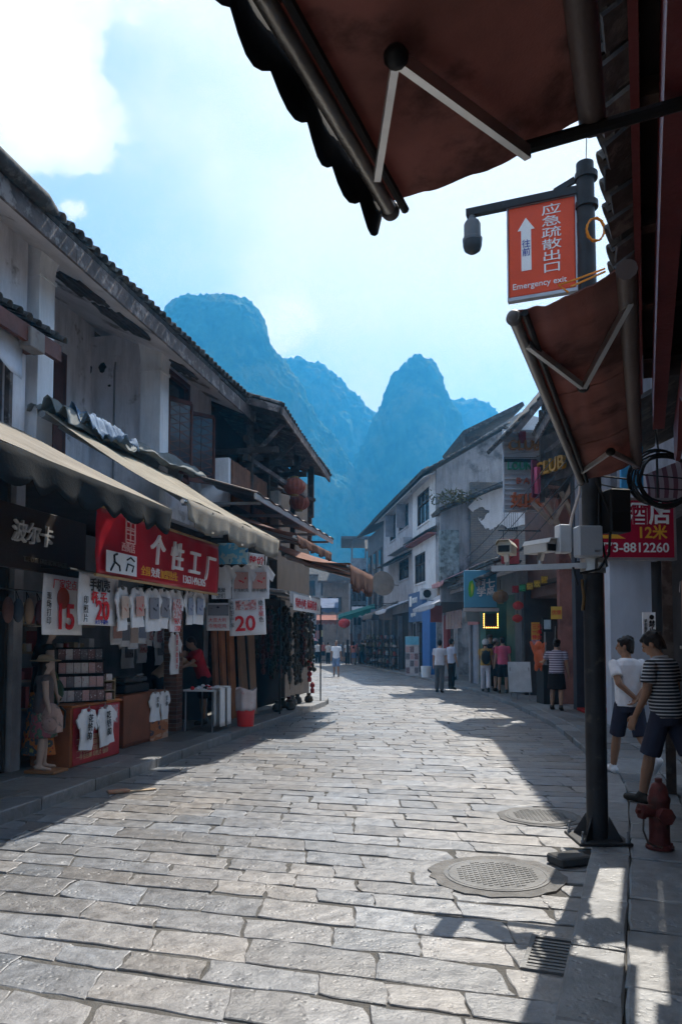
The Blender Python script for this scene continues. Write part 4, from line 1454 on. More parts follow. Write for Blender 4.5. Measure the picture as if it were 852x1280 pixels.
def lantern(name, label, P, r=.25, group=None, mat=None, cord=0.45):
    R = empty(name, P, 0, label, 'lantern', group)
    prof = []
    n = 12
    for i in range(n + 1):
        a = -1.25 + 2.5 * i / n
        prof.append((r * math.cos(a), r * .78 * math.sin(a)))
    vs = []; fs = []; K = 28
    for rr_, z in prof:
        for k in range(K):
            a = 2 * math.pi * k / K
            q = rr_ * (1.0 if k % 2 else .93)
            vs.append((q * math.cos(a), q * math.sin(a), z))
    for i in range(n):
        for k in range(K):
            fs.append((i * K + k, i * K + (k + 1) % K, (i + 1) * K + (k + 1) % K, (i + 1) * K + k))
    fs += [tuple(range(K))[::-1], tuple(n * K + k for k in range(K))]
    MB().add(vs, fs).build('shade', mat or MAT_LANT, R)
    MB().lathe([(r * .33, r * .72), (r * .36, r * .74), (r * .36, r * .86), (r * .3, r * .88)], n=12).lathe([(r * .3, -r * .88), (r * .36, -r * .86), (r * .36, -r * .74), (r * .33, -r * .72)], n=12).build('collar', M('lantern_gold', (.25, .15, .04), .5), R)
    MB().tube([(0, 0, r * .86), (0, 0, r * .86 + cord)], .008, 5).build('cord', MAT_BLACK, R)
    return R


lantern('paper_lantern', 'upper of two faded red ribbed lanterns under the timber eave', at_y(368, 608, 17.3), .26, 'faded lanterns at the timber house', cord=.75)
lantern('paper_lantern', 'lower of two faded red ribbed lanterns under the timber eave', at_y(374, 628, 18.2), .25, 'faded lanterns at the timber house', cord=1.2)

# ================================================================== left awnings
MAT_CANVAS = M('sun_bleached_canvas', (0.33, 0.29, 0.24), .9, var=.22, scale=2, bump=.15, bscale=30, streak=.12)
MAT_CANVAS2 = M('cream_canvas', (0.36, 0.32, 0.255), .9, var=.22, scale=2, bump=.15, bscale=30, streak=.15)
MAT_BLACKCANVAS = M('black_canvas', (0.014, 0.015, 0.016), .95, var=.3, bump=.2, spec=.1)
MAT_BROWNCANVAS = M('brown_canvas', (0.17, 0.085, 0.062), .85, var=.25, scale=3, bump=.15)
for _m in (MAT_CANVAS, MAT_CANVAS2, MAT_BROWNCANVAS):
    translucent(_m, .25)
MAT_GREYCANVAS = M('grey_canvas', (0.42, 0.42, 0.44), .85, var=.15)
awning(FL, 'shop_awning', 'long bleached canvas awning with black scalloped valance over the hat shop', 2.8, 8.95, -1.0, 4.20, .9, 3.20, MAT_CANVAS, MAT_BLACKCANVAS, .31, 16, .015)
awning(FL, 'shop_awning', 'cream canvas awning with drooping end above the red banner', 9.25, 13.05, -.95, 4.55, .95, 3.38, MAT_CANVAS2, M('olive_canvas', (.20, .18, .15), .85, var=.3), .34, 3, .07, wrinkle=.05)


# bundled tarpaulin lying on the cream awning's head
def tarp(label, pts, wid, mat, seed, drop=0.3, name='tarpaulin'):
    P = [Vector(p) for p in pts]
    def fn(u, v):
        f = u * (len(P) - 1); i = min(int(f), len(P) - 2)
        p = P[i].lerp(P[i + 1], f - i)
        w = (v - .5) * wid
        q = p + Vector((w, 0, 0))
        z = mnoise.noise(Vector((u * 8 + seed, v * 5, seed))) * .10 + .07 * math.sin(v * 17 + u * 5) + mnoise.noise(Vector((u * 23, v * 11, seed + 4))) * .05
        q.z += z + .10 * math.sin(math.pi * v) - drop * max(0, v - .45) ** 1.3 * wid
        q.y += .05 * mnoise.noise(Vector((u * 6, v * 9, seed + 2)))
        return q
    root = FL.root(name, label, 'tarpaulin', None)
    mb = MB().sheet(fn, 60, 20, .008)
    mb.build('sheet', mat, root, smooth=True)
    return root


q0, q1, q2 = FL.on_t(62, 512, -.9), FL.on_t(150, 555, -.85), FL.on_t(246, 597, -.9)
tarp('crumpled grey-green tarpaulin bundled along the top of the cream awning', [q0, q1, q2], .62, M('grey_tarp', (0.15, 0.165, 0.165), .8, var=.35, scale=5, bump=.3, bscale=12), 4, .5)
q0, q1 = FL.on_t(92, 522, -.72), FL.on_t(152, 555, -.68)
tarp('blue tarpaulin folded over the grey-green tarpaulin', [q0, q1], .55, M('blue_tarp', (0.10, 0.16, 0.25), .8, var=.25, scale=4, bump=.25, bscale=10), 9, .45)

awning(FL, 'shop_awning', 'brown canvas awning nearest the timber house over the print shop', 13.6, 16.4, -.8, 4.25, 1.1, 3.55, MAT_BROWNCANVAS, MAT_BROWNCANVAS, .2, 4, .06, wrinkle=.05)
awning(FL, 'shop_awning', 'wide brown canvas awning jutting farthest over the road at the corner', 16.3, 19.2, -.7, 4.0, 1.5, 3.3, M('rust_brown_canvas', (0.22, .105, .075), .85, var=.25), MAT_BROWNCANVAS, .55, 2, .16, wrinkle=.08)
awning(FL, 'shop_awning', 'faded pinkish awning with a steep front behind the brown awnings', 19.0, 21.5, -.7, 3.9, 1.1, 3.35, M('faded_red_canvas', (0.42, .22, .17), .85, var=.2), M('faded_red_canvas', (0.42, .22, .17)), .4, 3, .08)
awning(FL, 'shop_awning', 'low grey canvas canopy with red lettering on its flap', 14.2, 16.6, -.9, 2.95, .8, 2.62, MAT_GREYCANVAS, MAT_GREYCANVAS, .3, 2, .05)
g = FL.root('canopy_banner', 'white strip with a red line of writing hung from the low grey canopy', 'banner')
MB().box(.83, .845, 14.4, 16.5, 2.28, 2.58).build('board', MAT_WHITEPAINT, g)
text('特色小吃 休闲美食', .2, MAT_REDTXT, g, (.85, 14.5, 2.35), (0, 1, 0), UZ, depth=.006)
# long sheet-metal eave running above the brown awnings
m_ = FL.root('metal_canopy', 'long thin metal canopy edge running above the brown awnings', 'canopy')
MB().sheet(lambda a, v: (-.7 + 1.15 * v, 13.4 + 6.2 * a, 4.62 - .35 * v + .02 * math.sin(a * 60)), 60, 2, .02).build('sheet', M('brown_sheet_metal', (.14, .11, .10), .5, var=.3, metal=.3), m_)
MB().bar((.42, 13.4, 4.22), (.42, 19.6, 4.22), .03, .10).build('edge', M('pale_edge', (.42, .40, .39), .5, metal=.4), m_)
for i in range(5):
    MB().bar((-1.1, 13.8 + i * 1.35, 4.2), (.40, 13.8 + i * 1.35, 4.16), .04, .05).build('bracket', MAT_PIPE, m_)

# ================================================================== left stalls
MAT_SHIRT = M('white_cotton', (0.72, 0.72, 0.74), .9, var=.06, scale=6, bump=.2, bscale=18, coord='obj')
MAT_RED = M('red_banner_vinyl', (0.50, 0.012, 0.022), .35, var=.12, scale=2, bump=.08, bscale=6)
PICS = [picture('shirt_print_red', [(.55, .02, .03), (.50, .30, .26), (.06, .02, .03)], 9), picture('shirt_print_dark', [(.02, .02, .03), (.22, .22, .25), (.04, .04, .07)], 9),
        picture('shirt_print_warm', [(.40, .14, .08), (.55, .42, .35), (.08, .03, .03)], 9), picture('shirt_print_blue', [(.05, .09, .22), (.3, .33, .42), (.02, .03, .06)], 9),
        picture('photo_mix', [(.08, .06, .06), (.5, .2, .2), (.55, .5, .5), (.2, .25, .35)], 22), picture('postcards', [(.6, .58, .6), (.3, .28, .32), (.5, .12, .15), (.12, .1, .12)], 26, stretch=(1, 1, 2.2))]


def shirt(label, P, yaw, w=.45, h=.58, pic=None, lines=(), group=None, tilt=0.0, sl=0.16):
    """T-shirt hung flat; local x right, front to -y, origin at the collar"""
    R = empty('t_shirt', P, yaw, label, 't-shirt', group)
    if tilt:
        R.rotation_euler[1] = tilt
    b = w * .34
    out = [(-b, -h), (b, -h), (b, -h * .42), (w * .44, -h * .50), (w * .54, -h * .30), (w * .30, -h * .03), (w * .13, 0)]
    neck = [(w * .09, -h * .05), (0, -h * .085), (-w * .09, -h * .05)]
    out = out + neck + [(-x, z) for x, z in reversed(out[2:])]
    rr = random.Random(int(P[0] * 1000) ^ int(P[1] * 777))
    ph = rr.random() * 6
    # finely divided front so that the cloth can ripple
    me = MB().prism(out, lambda u, v, d: (u, d - .009, v), .018).mesh('cloth')
    bm = bmesh.new(); bm.from_mesh(me)
    bmesh.ops.triangulate(bm, faces=[f for f in bm.faces if len(f.verts) > 4])
    bmesh.ops.subdivide_edges(bm, edges=bm.edges[:], cuts=3, use_grid_fill=True)
    for v in bm.verts:
        k = min(1, -v.co.z / h)
        v.co.y += .018 * math.sin(v.co.x * 28 / w * .45 + ph) * k + .008 * math.sin(v.co.x * 60 + v.co.z * 20 + ph)
    bmesh.ops.recalc_face_normals(bm, faces=bm.faces)
    bm.to_mesh(me); bm.free()
    for p in me.polygons:
        p.use_smooth = True
    me.set_sharp_from_angle(angle=math.radians(50))
    me.materials.append(MAT_SHIRT)
    o = bpy.data.objects.new('cloth', me); COL.objects.link(o); o.parent = R
    if pic is not None:
        MB().sheet(lambda u, v: (-b * .74 + b * 1.48 * u, -.034, -h * (.22 + .50 * v)), 6, 6, .004).build('print', pic, R)
    z = -h * .80
    for tx, sz, mat in lines:
        text(tx, sz, mat, R, (0, -.036, z), UX, UZ, depth=.004, align='CENTER')
        z -= sz * 1.15
    MB().tube([(-w * .2, 0, -.03), (0, 0, .015), (w * .2, 0, -.03)], .006, 5).tube([(0, 0, .015), (.015, 0, .04), (0, 0, .055), (-.012, 0, .045)], .004, 5).build('hanger', MAT_PIPE, R)
    return R


def red_banner():
    t = .28
    a, b, c = FL.on_t(122, 640, t), FL.on_t(272, 680, t), FL.on_t(100, 715, t)
    s0, s1 = a.y, b.y
    zt, zb = (a.z + b.z) / 2 + .01, 2.44
    w, h = s1 - s0, zt - zb
    R = empty('shop_banner', FL.w(t, s0, zb), -FL.a + math.pi / 2, 'wide red vinyl shop banner with large white brush characters and a phone number', 'banner')
    def fn(u, v):
        y = .012 * math.sin(u * 9 + v * 3) + .018 * math.sin(u * 4.2) * math.sin(v * 3.1) + .012 * mnoise.noise(Vector((u * 14, v * 5, 2)))
        return (w * u, y, h * v)
    MB().sheet(fn, 40, 12, .006).build('sheet', MAT_RED, R, smooth=True)
    MB().box(-.02, w + .02, -.012, .02, -.03, -.002).box(-.02, w + .02, -.012, .02, h + .002, h + .03).build('batten', M('straw_batten', (.42, .27, .13), .7), R)
    y = -.05
    for i, chs in enumerate('个性工厂'):
        text(chs, .40, MAT_WHITETXT, R, (w * (.32 + .165 * i), y, h * .36 - .02 * i), UX, UZ, depth=.03, bold=.012, shear=.15)
    text('全国', .125, MAT_YELTXT, R, (w * .26, y, h * .10), UX, UZ, depth=.008)
    text('免费', .125, MAT_WHITETXT, R, (w * .335, y, h * .10), UX, UZ, depth=.008)
    text('加盟热线:', .125, MAT_YELTXT, R, (w * .41, y, h * .10), UX, UZ, depth=.008)
    text('13631496305', .15, MAT_WHITETXT, R, (w * .60, y, h * .085), UX, UZ, depth=.008, bold=.006)
    # seal and picture panel
    pk = M('pink_seal', (.75, .45, .42), .6)
    x0 = w * .155
    m = MB()
    for (p, q) in (((0, 0), (.22, 0)), ((.22, 0), (.22, .30)), ((.22, .30), (0, .30)), ((0, .30), (0, 0)), ((0, .15), (.22, .15)), ((.11, .02), (.11, .28))):
        m.bar((x0 + p[0], y, h * .56 + p[1]), (x0 + q[0], y, h * .56 + q[1]), .014, .014)
    for i in range(4):
        m.bar((x0 + .03, y, h * .56 + .035 + .07 * i), (x0 + .19, y, h * .56 + .035 + .07 * i), .012, .012)
    m.build('seal', pk, R)
    text('西街店', .11, pk, R, (w * .125, y, h * .42), UX, UZ, depth=.008)
    patch(R, w * .035, w * .235, h * .04, h * .37, MAT_WHITEPAINT, 'picture_panel', -.045)
    m = MB()
    m.tube([(w * .06, -.05, h * .07), (w * .085, -.05, h * .2), (w * .08, -.05, h * .31), (w * .10, -.05, h * .34)], .014, 5).tube([(w * .08, -.05, h * .22), (w * .115, -.05, h * .16), (w * .12, -.05, h * .08)], .012, 5)
    m.tube([(w * .16, -.05, h * .10), (w * .17, -.05, h * .22), (w * .21, -.05, h * .20), (w * .20, -.05, h * .10)], .010, 5).tube([(w * .165, -.05, h * .28), (w * .19, -.05, h * .33), (w * .215, -.05, h * .28)], .010, 5)
    m.build('sketch', MAT_BLACKTXT, R)


red_banner()

# rows of shirts and price posters
yS, yC = -FL.a + math.pi / 2, -FL.a


def wt(px, py, t):
    p = FL.on_t(px, py, t); return FL.w(p.x, p.y, p.z)


def ws(px, py, s):
    p = FL.on_s(px, py, s); return FL.w(p.x, p.y, p.z)


small = [(153, 'white t-shirt with faint brown portrait, first after the phone-case poster', PICS[2], ()), (172, 'white t-shirt with red portrait, second in the banner row', PICS[0], ()),
         (190, 'white t-shirt with grey photo, third in the banner row', PICS[1], ()), (205, 'white t-shirt with dark photo, fourth in the banner row', PICS[1], ()),
         (219, 'white t-shirt with dark block and red writing, fifth in the banner row', PICS[4], (('私人', .09, MAT_REDTXT), ('订制', .09, MAT_REDTXT))),
         (236, 'white t-shirt with tilted navy photo, sixth in the banner row', PICS[3], ()), (248, 'white t-shirt with pale blue photo, last in the banner row', PICS[3], ())]
for px, lb, pc, ln in small:
    shirt(lb, wt(px, 733 + (px - 150) * .06, .10), yS + (px % 7 - 3) * .05, .44 + (px % 5) * .02, .50 + (px % 4) * .03, pc, ln, 'printed t-shirts hung under the red banner', tilt=(px % 9 - 4) * .018)
for px, lb, pc, ln in ((285, 'white t-shirt with small black motto, leftmost of three large shirts', None, (('我爱', .08, MAT_BLACKTXT), ('你们', .08, MAT_BLACKTXT))), (310, 'white t-shirt with red dress picture, middle of three large shirts', PICS[0], (('手洗机洗', .065, MAT_BLACKTXT),)),
                       (333, 'white t-shirt with woman in red, rightmost of three large shirts', PICS[0], (('绝不褪色', .065, MAT_BLACKTXT),))):
    shirt(lb, ws(px - 8, 706, 12.75 + (px - 300) * .004), yC + .15, .46, .56, pc, ln, 'large printed shirts facing up the road')


def poster(label, P, yaw, w, h, mat, name='poster', cat='poster', tilt=0):
    R = empty(name, P, yaw, label, cat)
    if tilt:
        R.rotation_euler[1] = tilt
    MB().sheet(lambda u, v: (-w / 2 + w * u, .01 * math.sin(u * 7 + v * 4), -h / 2 + h * v), 10, 10, .006).build('sheet', mat, R, smooth=True)
    return R


P_ = poster('white poster priced 15 with red numerals beside the hat shop', wt(80, 757, -.25), yS, .80, .66, MAT_SHIRT)
text('厂家定点', .12, MAT_REDTXT, P_, (-.25, -.02, .19), UX, UZ, depth=.004)
MB().lathe([(.12, 0), (.12, .006)], n=20).build('roundel', M('rust_red', (.35, .06, .03), .6), P_, loc=(-.04, -.016, .08)).rotation_euler = (math.pi / 2, 0, 0)
text('15', .40, MAT_REDTXT, P_, (-.20, -.02, -.26), UX, UZ, depth=.006, bold=.02)
text('现场打印', .09, MAT_BLACKTXT, P_, (-.36, -.02, .06), UX, UZ, depth=.004, vertical=True, lead=1.0)
text('印美好', .10, MAT_BLACKTXT, P_, (.26, -.02, .10), UX, UZ, depth=.004, vertical=True, lead=1.0)
P_ = poster('white poster for phone cases and cups priced 20, left of the small shirts', wt(124, 749, .06), yS, .86, .60, MAT_SHIRT)
text('手机壳', .15, MAT_BLACKTXT, P_, (-.24, -.02, .10), UX, UZ, depth=.005, bold=.02)
text('杯 子', .15, MAT_REDTXT, P_, (-.20, -.02, -.04), UX, UZ, depth=.005, bold=.02)
text('20', .30, MAT_REDTXT, P_, (-.10, -.02, -.23), UX, UZ, depth=.006, bold=.025)
text('印照片', .10, MAT_BLACKTXT, P_, (-.36, -.02, -.06), UX, UZ, depth=.004, vertical=True, lead=1.0)
text('永久不褪色', .06, MAT_BLUETXT, P_, (-.12, -.02, -.285), UX, UZ, depth=.004)
P_ = poster('white poster priced 20 facing the road beside the timber doors', ws(309, 771, 12.7), yC + .12, .60, .60, MAT_SHIRT, tilt=-.05)
patch(P_, -.18, .16, .11, .27, PICS[4], 'picture', -.022)
text('20', .34, MAT_REDTXT, P_, (-.20, -.025, -.22), UX, UZ, depth=.006, bold=.02)
text('来料加工厂家', .075, MAT_BLACKTXT, P_, (-.28, -.025, .20), UX, UZ, depth=.004, vertical=True, lead=.95)
text('绝', .09, MAT_BLACKTXT, P_, (.19, -.025, .18), UX, UZ, depth=.004)
text('不褪', .09, MAT_REDTXT, P_, (.19, -.025, .09), UX, UZ, depth=.004, vertical=True, lead=.95)
text('色', .09, MAT_BLACKTXT, P_, (.19, -.025, -.09), UX, UZ, depth=.004)
P_ = poster('white flyer with food photo above two red lines, below the large shirts', ws(273, 771, 12.9), yC + .2, .40, .46, MAT_SHIRT)
patch(P_, -.17, .17, .02, .20, PICS[1], 'picture', -.022)
text('大吉大利', .075, MAT_REDTXT, P_, (-.16, -.022, -.08), UX, UZ, depth=.004)
text('今晚吃鸡', .075, MAT_REDTXT, P_, (-.16, -.022, -.18), UX, UZ, depth=.004)
P_ = poster('bright blue landscape poster hung above the large white shirts', ws(291, 692, 13.2), yC + .2, .52, .36, picture('blue_landscape', [(.05, .22, .5), (.1, .38, .6), (.35, .5, .55), (.02, .12, .3)], 7))
P_ = poster('pale flag with red writing right of the blue poster', ws(321, 700, 13.4), yC + .2, .34, .22, MAT_SHIRT, tilt=.15)
text('特价', .13, MAT_REDTXT, P_, (-.13, -.02, -.05), UX, UZ, depth=.004, bold=.02)
# rail that carries the shirts
r_ = FL.root('clothes_rail', 'thin black rail carrying the row of shirts under the banner', 'rail')
MB().tube([(.10, 8.2, 2.47), (.10, 12.4, 2.47)], .014, 6).tube([(.10, 8.3, 2.47), (-1.2, 8.3, 2.6)], .012, 6).tube([(.10, 12.3, 2.47), (-1.2, 12.3, 2.6)], .012, 6).build('bar', MAT_BLACK, r_)
r_ = FL.root('clothes_rail', 'short black rail carrying the three large shirts', 'rail')
MB().tube([(-.75, 12.75, 2.93), (.75, 12.95, 2.93)], .014, 6).tube([(.75, 12.95, 2.93), (.75, 12.95, 3.4)], .01, 6).build('bar', MAT_BLACK, r_)

# dark wooden sign of the hat shop
P_ = board(FL, 'shop_sign', 'dark wooden shop sign with three pale characters over the hat shop', 'sign', -.30, 7.7, 2.78, 3.0, .66, M('sign_brown', (0.035, .022, .016), .6, var=.3))
text('波尔卡', .24, M('pale_letters', (.55, .55, .56), .6), P_, (.06, -.004, -.03), UX, UZ, depth=.03, bold=.012, shear=.1)
text('TIE DYE FASHION BAGS', .075, M('dim_letters', (.10, .08, .06), .6), P_, (.28, -.004, -.24), UX, UZ, depth=.01)

# counters and their goods
CX = lambda t, s, z=.13: FL.w(t, s, z)
MAT_ORANGEWOOD = M('orange_wood', (.30, .095, .03), .5, var=.25, scale=4)
R = FL.root('display_counter', 'orange wooden counter with red price poster on its front', 'counter', None, -.95, 10.2, .13)
MB().box(-.30, .26, -.62, .62, .0, .74).build('cabinet', MAT_ORANGEWOOD, R, bevel=.01)
MB().box(-.33, .29, -.65, .65, .74, .77).build('counter_top', MAT_ORANGEWOOD, R, bevel=.005)
pp = MB().box(.264, .27, -.58, .60, .02, .73).build('front_poster', M('poster_red', (.36, .03, .035), .5, var=.3, scale=3, col2=(.45, .2, .1), amt2=.2), R)
for i in range(4):
    text('一件也包邮 印照片 快印', .075, M('poster_yellow', (.7, .5, .3), .6), pp, (.272, -.5, .08 + .075 * i), (0, 1, 0), UZ, depth=.003)
patch2 = MB().box(.271, .274, .05, .55, .45, .70).build('picture', PICS[5], pp)
for i, (dy, lb, tx) in enumerate(((-.34, 'white t-shirt draped on the red poster counter, side print showing', '花钱的'), (.08, 'white t-shirt draped on the red poster counter, black vertical motto', '花钱的'))):
    sh_ = shirt(lb, CX(-.62, 10.22 + dy, .84), yS, .50, .52, None, (), 'shirts draped on the counters', tilt=.12 * (1 - 2 * i))
    text(tx, .11, MAT_BLACKTXT, sh_, (-.05, -.04, -.16), UX, UZ, depth=.004, vertical=True, lead=1.0, bold=.02)
R = FL.root('print_counter', 'brown wooden counter carrying a black printer', 'counter', None, -1.15, 12.0, .13)
MB().box(-.3, .3, -.75, .75, .05, .78).box(-.27, .27, -.7, .7, 0, .05).build('cabinet', M('reddish_brown_wood', (.20, .065, .03), .5, var=.25), R, bevel=.01)
fp = MB().box(.304, .31, .1, .75, .0, .66).build('front_poster', picture('sunset_poster', [(.06, .05, .07), (.4, .14, .05), (.5, .3, .2), (.45, .42, .42)], 4, stretch=(1, 1, 2)), R)
for dy, lb in ((.22, 'white t-shirt with small badge on the sunset poster'), (.55, 'white t-shirt with black script on the sunset poster')):
    sh_ = shirt(lb, CX(-.82, 12.0 + dy, .90), yS, .42, .46, None, (), 'shirts draped on the counters')
    text('爱你', .09, MAT_BLACKTXT, sh_, (-.04, -.04, -.15), UX, UZ, depth=.004, vertical=True, lead=1.0)
R = FL.root('printer', 'black heat-press printer on the brown counter', 'printer', None, -1.2, 11.9, .91)
MB().box(-.24, .24, -.40, .40, 0, .14).build('base', MAT_BLACK, R, bevel=.02)
MB().box(-.22, .22, -.37, .37, .16, .24).build('lid', M('charcoal_plastic', (.03, .03, .033), .4), R, bevel=.02)
MB().tube([(.2, -.1, .22), (.27, -.1, .28), (.27, .1, .28), (.2, .1, .22)], .014, 6).build('handle', MAT_PIPE, R)

R = FL.root('postcard_rack', 'slanted black rack with four rows of postcards on the orange counter', 'rack', None, -.72, 9.98, .90, -.75)
MB().bar((-.20, 0, 0), (-.34, 0, .72), .62, .02, up=(1, 0, .3)).build('back_panel', MAT_BLACK, R)
rr = random.Random(3)
cm = [picture('card_%d' % i, [((.5, .46, .46), (.42, .2, .2), (.5, .5, .48), (.3, .3, .34))[i], ((.2, .12, .12), (.55, .5, .48), (.16, .14, .15), (.5, .3, .28))[i], (.6, .58, .6)], 30 + i * 6) for i in range(4)]
for r in range(4):
    z = .02 + r * .18
    MB().box(-.20 - .035 * r, -.12 - .035 * r, -.31, .31, z - .012, z).build('shelf', MAT_BLACK, R)
    for i in range(6):
        y = -.29 + i * .097
        MB().box(-.165 - .035 * r, -.155 - .035 * r, y, y + .088, z + .001, z + .14).build('postcard', cm[rr.randrange(4)], R)
R = FL.root('card_box', 'low box shelf of small photo cards beside the postcard rack', 'box', None, -.90, 10.45, .90, -.6)
MB().box(-.2, .15, -.22, .25, 0, .012).box(-.2, .15, -.22, .25, .13, .142).box(-.2, .15, -.22, .25, .26, .272).box(-.2, -.19, -.22, .25, .012, .4).box(-.2, .15, -.23, -.22, 0, .3).box(-.2, .15, .25, .26, 0, .3).build('shelf', M('pale_ply', (.40, .30, .18), .7), R)
for k in range(3):
    for i in range(4):
        MB().box(.02, .13, -.2 + i * .11, -.11 + i * .11, .013 + k * .13, .10 + k * .13).build('photo_card', cm[(i + k) % 4], R)

# shop wall behind: shirts pinned up, shelves
lining = FL.root('shop_back_wall', 'grey inner wall of the print shop hung with sample shirts', 'wall')
MB().box(-2.75, -2.65, 9.4, 15.5, .13, 3.6).build('panel', M('inner_wall_grey', (.22, .215, .22), .9), lining)
for i, (px, py, lb, pc) in enumerate(((160, 800, 'dim white t-shirt with dark print pinned inside, leftmost', PICS[1]), (178, 795, 'dim white t-shirt with photo print pinned inside, second', PICS[4]), (200, 800, 'dim white t-shirt with black square print pinned inside, third', PICS[1]))):
    shirt(lb, wt(px, py - 12, -2.2), yS, .62, .70, pc, (), 'sample shirts pinned inside the print shop')
sh_ = shirt('narrow white t-shirt with red vertical writing by the brick pier', wt(219, 790, -.9), yS, .5, .72, None, (), 'sample shirts pinned inside the print shop')
text('免费自由设计', .10, MAT_REDTXT, sh_, (-.05, -.04, -.12), UX, UZ, depth=.004, vertical=True, lead=1.0)

# brick pier between the stalls
p = FL.on_s(231, 905, 13.75)
R = FL.root('brick_pier', 'slim brick pier between the printer counter and the white table', 'pier', None, -1.12, 13.55, .13)
bk = M('old_red_brick', (.17, .085, .06), .9, var=.3, scale=8, bump=.4, bscale=40, island=.35)
MB().box(-.115, .115, -.115, .115, 0, 2.5).build('mortar', M('grey_mortar', (.22, .2, .18), .95), R)
bme = MB().box(-.125, .125, -.060, .060, 0, .062).mesh('brick'); bme.materials.append(bk)
for k in range(30):
    for sgn in (-1, 1):
        o = bpy.data.objects.new('brick', bme); COL.objects.link(o); o.parent = R
        if k % 2:
            o.rotation_euler = (0, 0, math.pi / 2); o.location = (sgn * .0615, 0, .004 + k * .072)
        else:
            o.location = (0, sgn * .0615, .004 + k * .072)

# white table with trousers hung on its front, tub, doors
R = FL.root('white_table', 'folding table under a pale cloth with goods on it', 'table', None, -.62, 13.9, .13)
MB().box(-.28, .28, -.42, .42, .70, .73).build('table_top', MAT_WHITEPAINT, R)
MB().sheet(lambda u, v: (.285 + .012 * math.sin(u * 14), -.42 + .84 * u, .72 - .62 * v), 16, 6, .006).build('front_cloth', M('dim_white_cloth', (.40, .40, .40), .9), R, smooth=True)
for a in (-.25, .25):
    for b in (-.38, .38):
        MB().tube([(a, b, 0), (a, b, .7)], .015, 6).build('leg', MAT_PIPE, R)
for i, (dy, lb) in enumerate(((-.10, 'white cloth roll hanging from the pale table, nearer one'), (.22, 'white cloth roll hanging from the pale table, farther one'))):
    q = FL.root('hanging_cloth', lb, 'cloth', 'white cloth rolls on the pale table', -.27, 13.75 + dy, .16)
    MB().sheet(lambda u, v: (.03 + .025 * math.sin(u * 9 + i) * (1 - v * .3), -.10 + .20 * u, .06 + .66 * v), 14, 8, .02).build('cloth', MAT_SHIRT, q, smooth=True)
    MB().sheet(lambda u, v: (.03 - .25 * v, -.10 + .20 * u, .73 + .02 * math.sin(u * 7)), 8, 4, .012).build('fold', MAT_SHIRT, q, smooth=True)
q = FL.root('goods_heap', 'heap of red and white trinkets on the pale table', 'trinkets', None, -.62, 13.85, .862)
rr = random.Random(8)
for i in range(14):
    MB().ell((rr.uniform(-.22, .22), rr.uniform(-.36, .36), .02), (rr.uniform(.03, .06), rr.uniform(.03, .06), rr.uniform(.02, .04)), 8, 5).build('trinket', (MAT_REDTXT, MAT_SHIRT, MAT_BLACK)[i % 3], q, smooth=True)
q = FL.root('waste_tub', 'tapered tub, bright red below and lined with a printed white bag', 'tub', None, -.12, 14.55, .13)
MB().lathe([(.15, 0), (.175, .30), (.17, .30)], n=20).build('tub', M('bright_red_plastic', (.68, .035, .03), .4, var=.1), q, smooth='auto')
MB().sheet(lambda u, v: ((.178 + .02 * v + .012 * math.sin(u * 44)) * math.cos(u * 6.2832), (.178 + .02 * v + .012 * math.sin(u * 44)) * math.sin(u * 6.2832), .29 + (.40 + .03 * math.sin(u * 19)) * v), 40, 6, .004).build('bag', M('bag_white', (.55, .47, .46), .5, col2=(.5, .12, .12), amt2=.15, scale2=9), q, smooth=True)
q = FL.root('shutter_boards', 'tall orange-brown shutter boards leaning together at the shop edge', 'boards')
bw = [M('shutter_wood_a', (.34, .13, .045), .55, var=.3, scale=3), M('shutter_wood_b', (.23, .10, .05), .6, var=.3, scale=3), M('shutter_wood_c', (.30, .17, .095), .65, var=.2, scale=3)]
for i, (t, s, w_, k) in enumerate(((-1.0, 15.3, .20, 1), (-.92, 15.5, .22, 0), (-.86, 15.8, .30, 0), (-.74, 16.1, .42, 2), (-.70, 16.55, .40, 2))):
    MB().add(*(lambda c: (c, [(0, 3, 2, 1), (4, 5, 6, 7), (0, 1, 5, 4), (1, 2, 6, 5), (2, 3, 7, 6), (3, 0, 4, 7)]))([(t - .03, s, .13), (t + .03, s, .13), (t + .03, s + w_, .13), (t - .03, s + w_, .13), (t - .14, s, 2.35), (t - .08, s, 2.35), (t - .08, s + w_, 2.35), (t - .14, s + w_, 2.35)])).build('board', bw[k], q)
MB().bar((-.62, 16.35, .2), (-.74, 16.25, 2.2), .04, .05).build('strap', MAT_BLACK, q)
# mannequins (shop dummies) and what they wear
DUM = M('dummy_skin', (.42, .30, .24), .5, var=.05)
person('child-size shop mannequin in straw hat at the edge of the pavement', FL.w(-.85, 9.25, .16), 1.1, M('flower_top', (.12, .10, .10), .9, col2=(.3, .12, .1)), picture('flower_skirt', [(.3, .28, .2), (.08, .15, .1), (.35, .1, .12), (.1, .25, .22)], 12), H=1.32, build=1.12, voxel=.016, skin=DUM, hair='long', bot='skirt', sleeve='none', hat=('brim', M('straw', (.52, .38, .24), .85, bump=.3)), cat='mannequin', name='mannequin')
person('adult shop mannequin in pale hat and long red flowered skirt behind the small mannequin', FL.w(-1.15, 9.72, .13), .9, M('black_top', (.02, .02, .02), .9), picture('red_flower_skirt', [(.45, .03, .03), (.6, .2, .05), (.08, .1, .12), (.4, .35, .1)], 9), H=1.78, build=1.08, voxel=.018, skin=DUM, hair='long', bot='longskirt', sleeve='none', hat=('brim', M('pale_straw', (.5, .42, .35), .85)), cat='mannequin', name='mannequin')
q = FL.root('dummy_stand', 'low wooden stand under the small mannequin', 'stand', None, -.82, 9.28, .13)
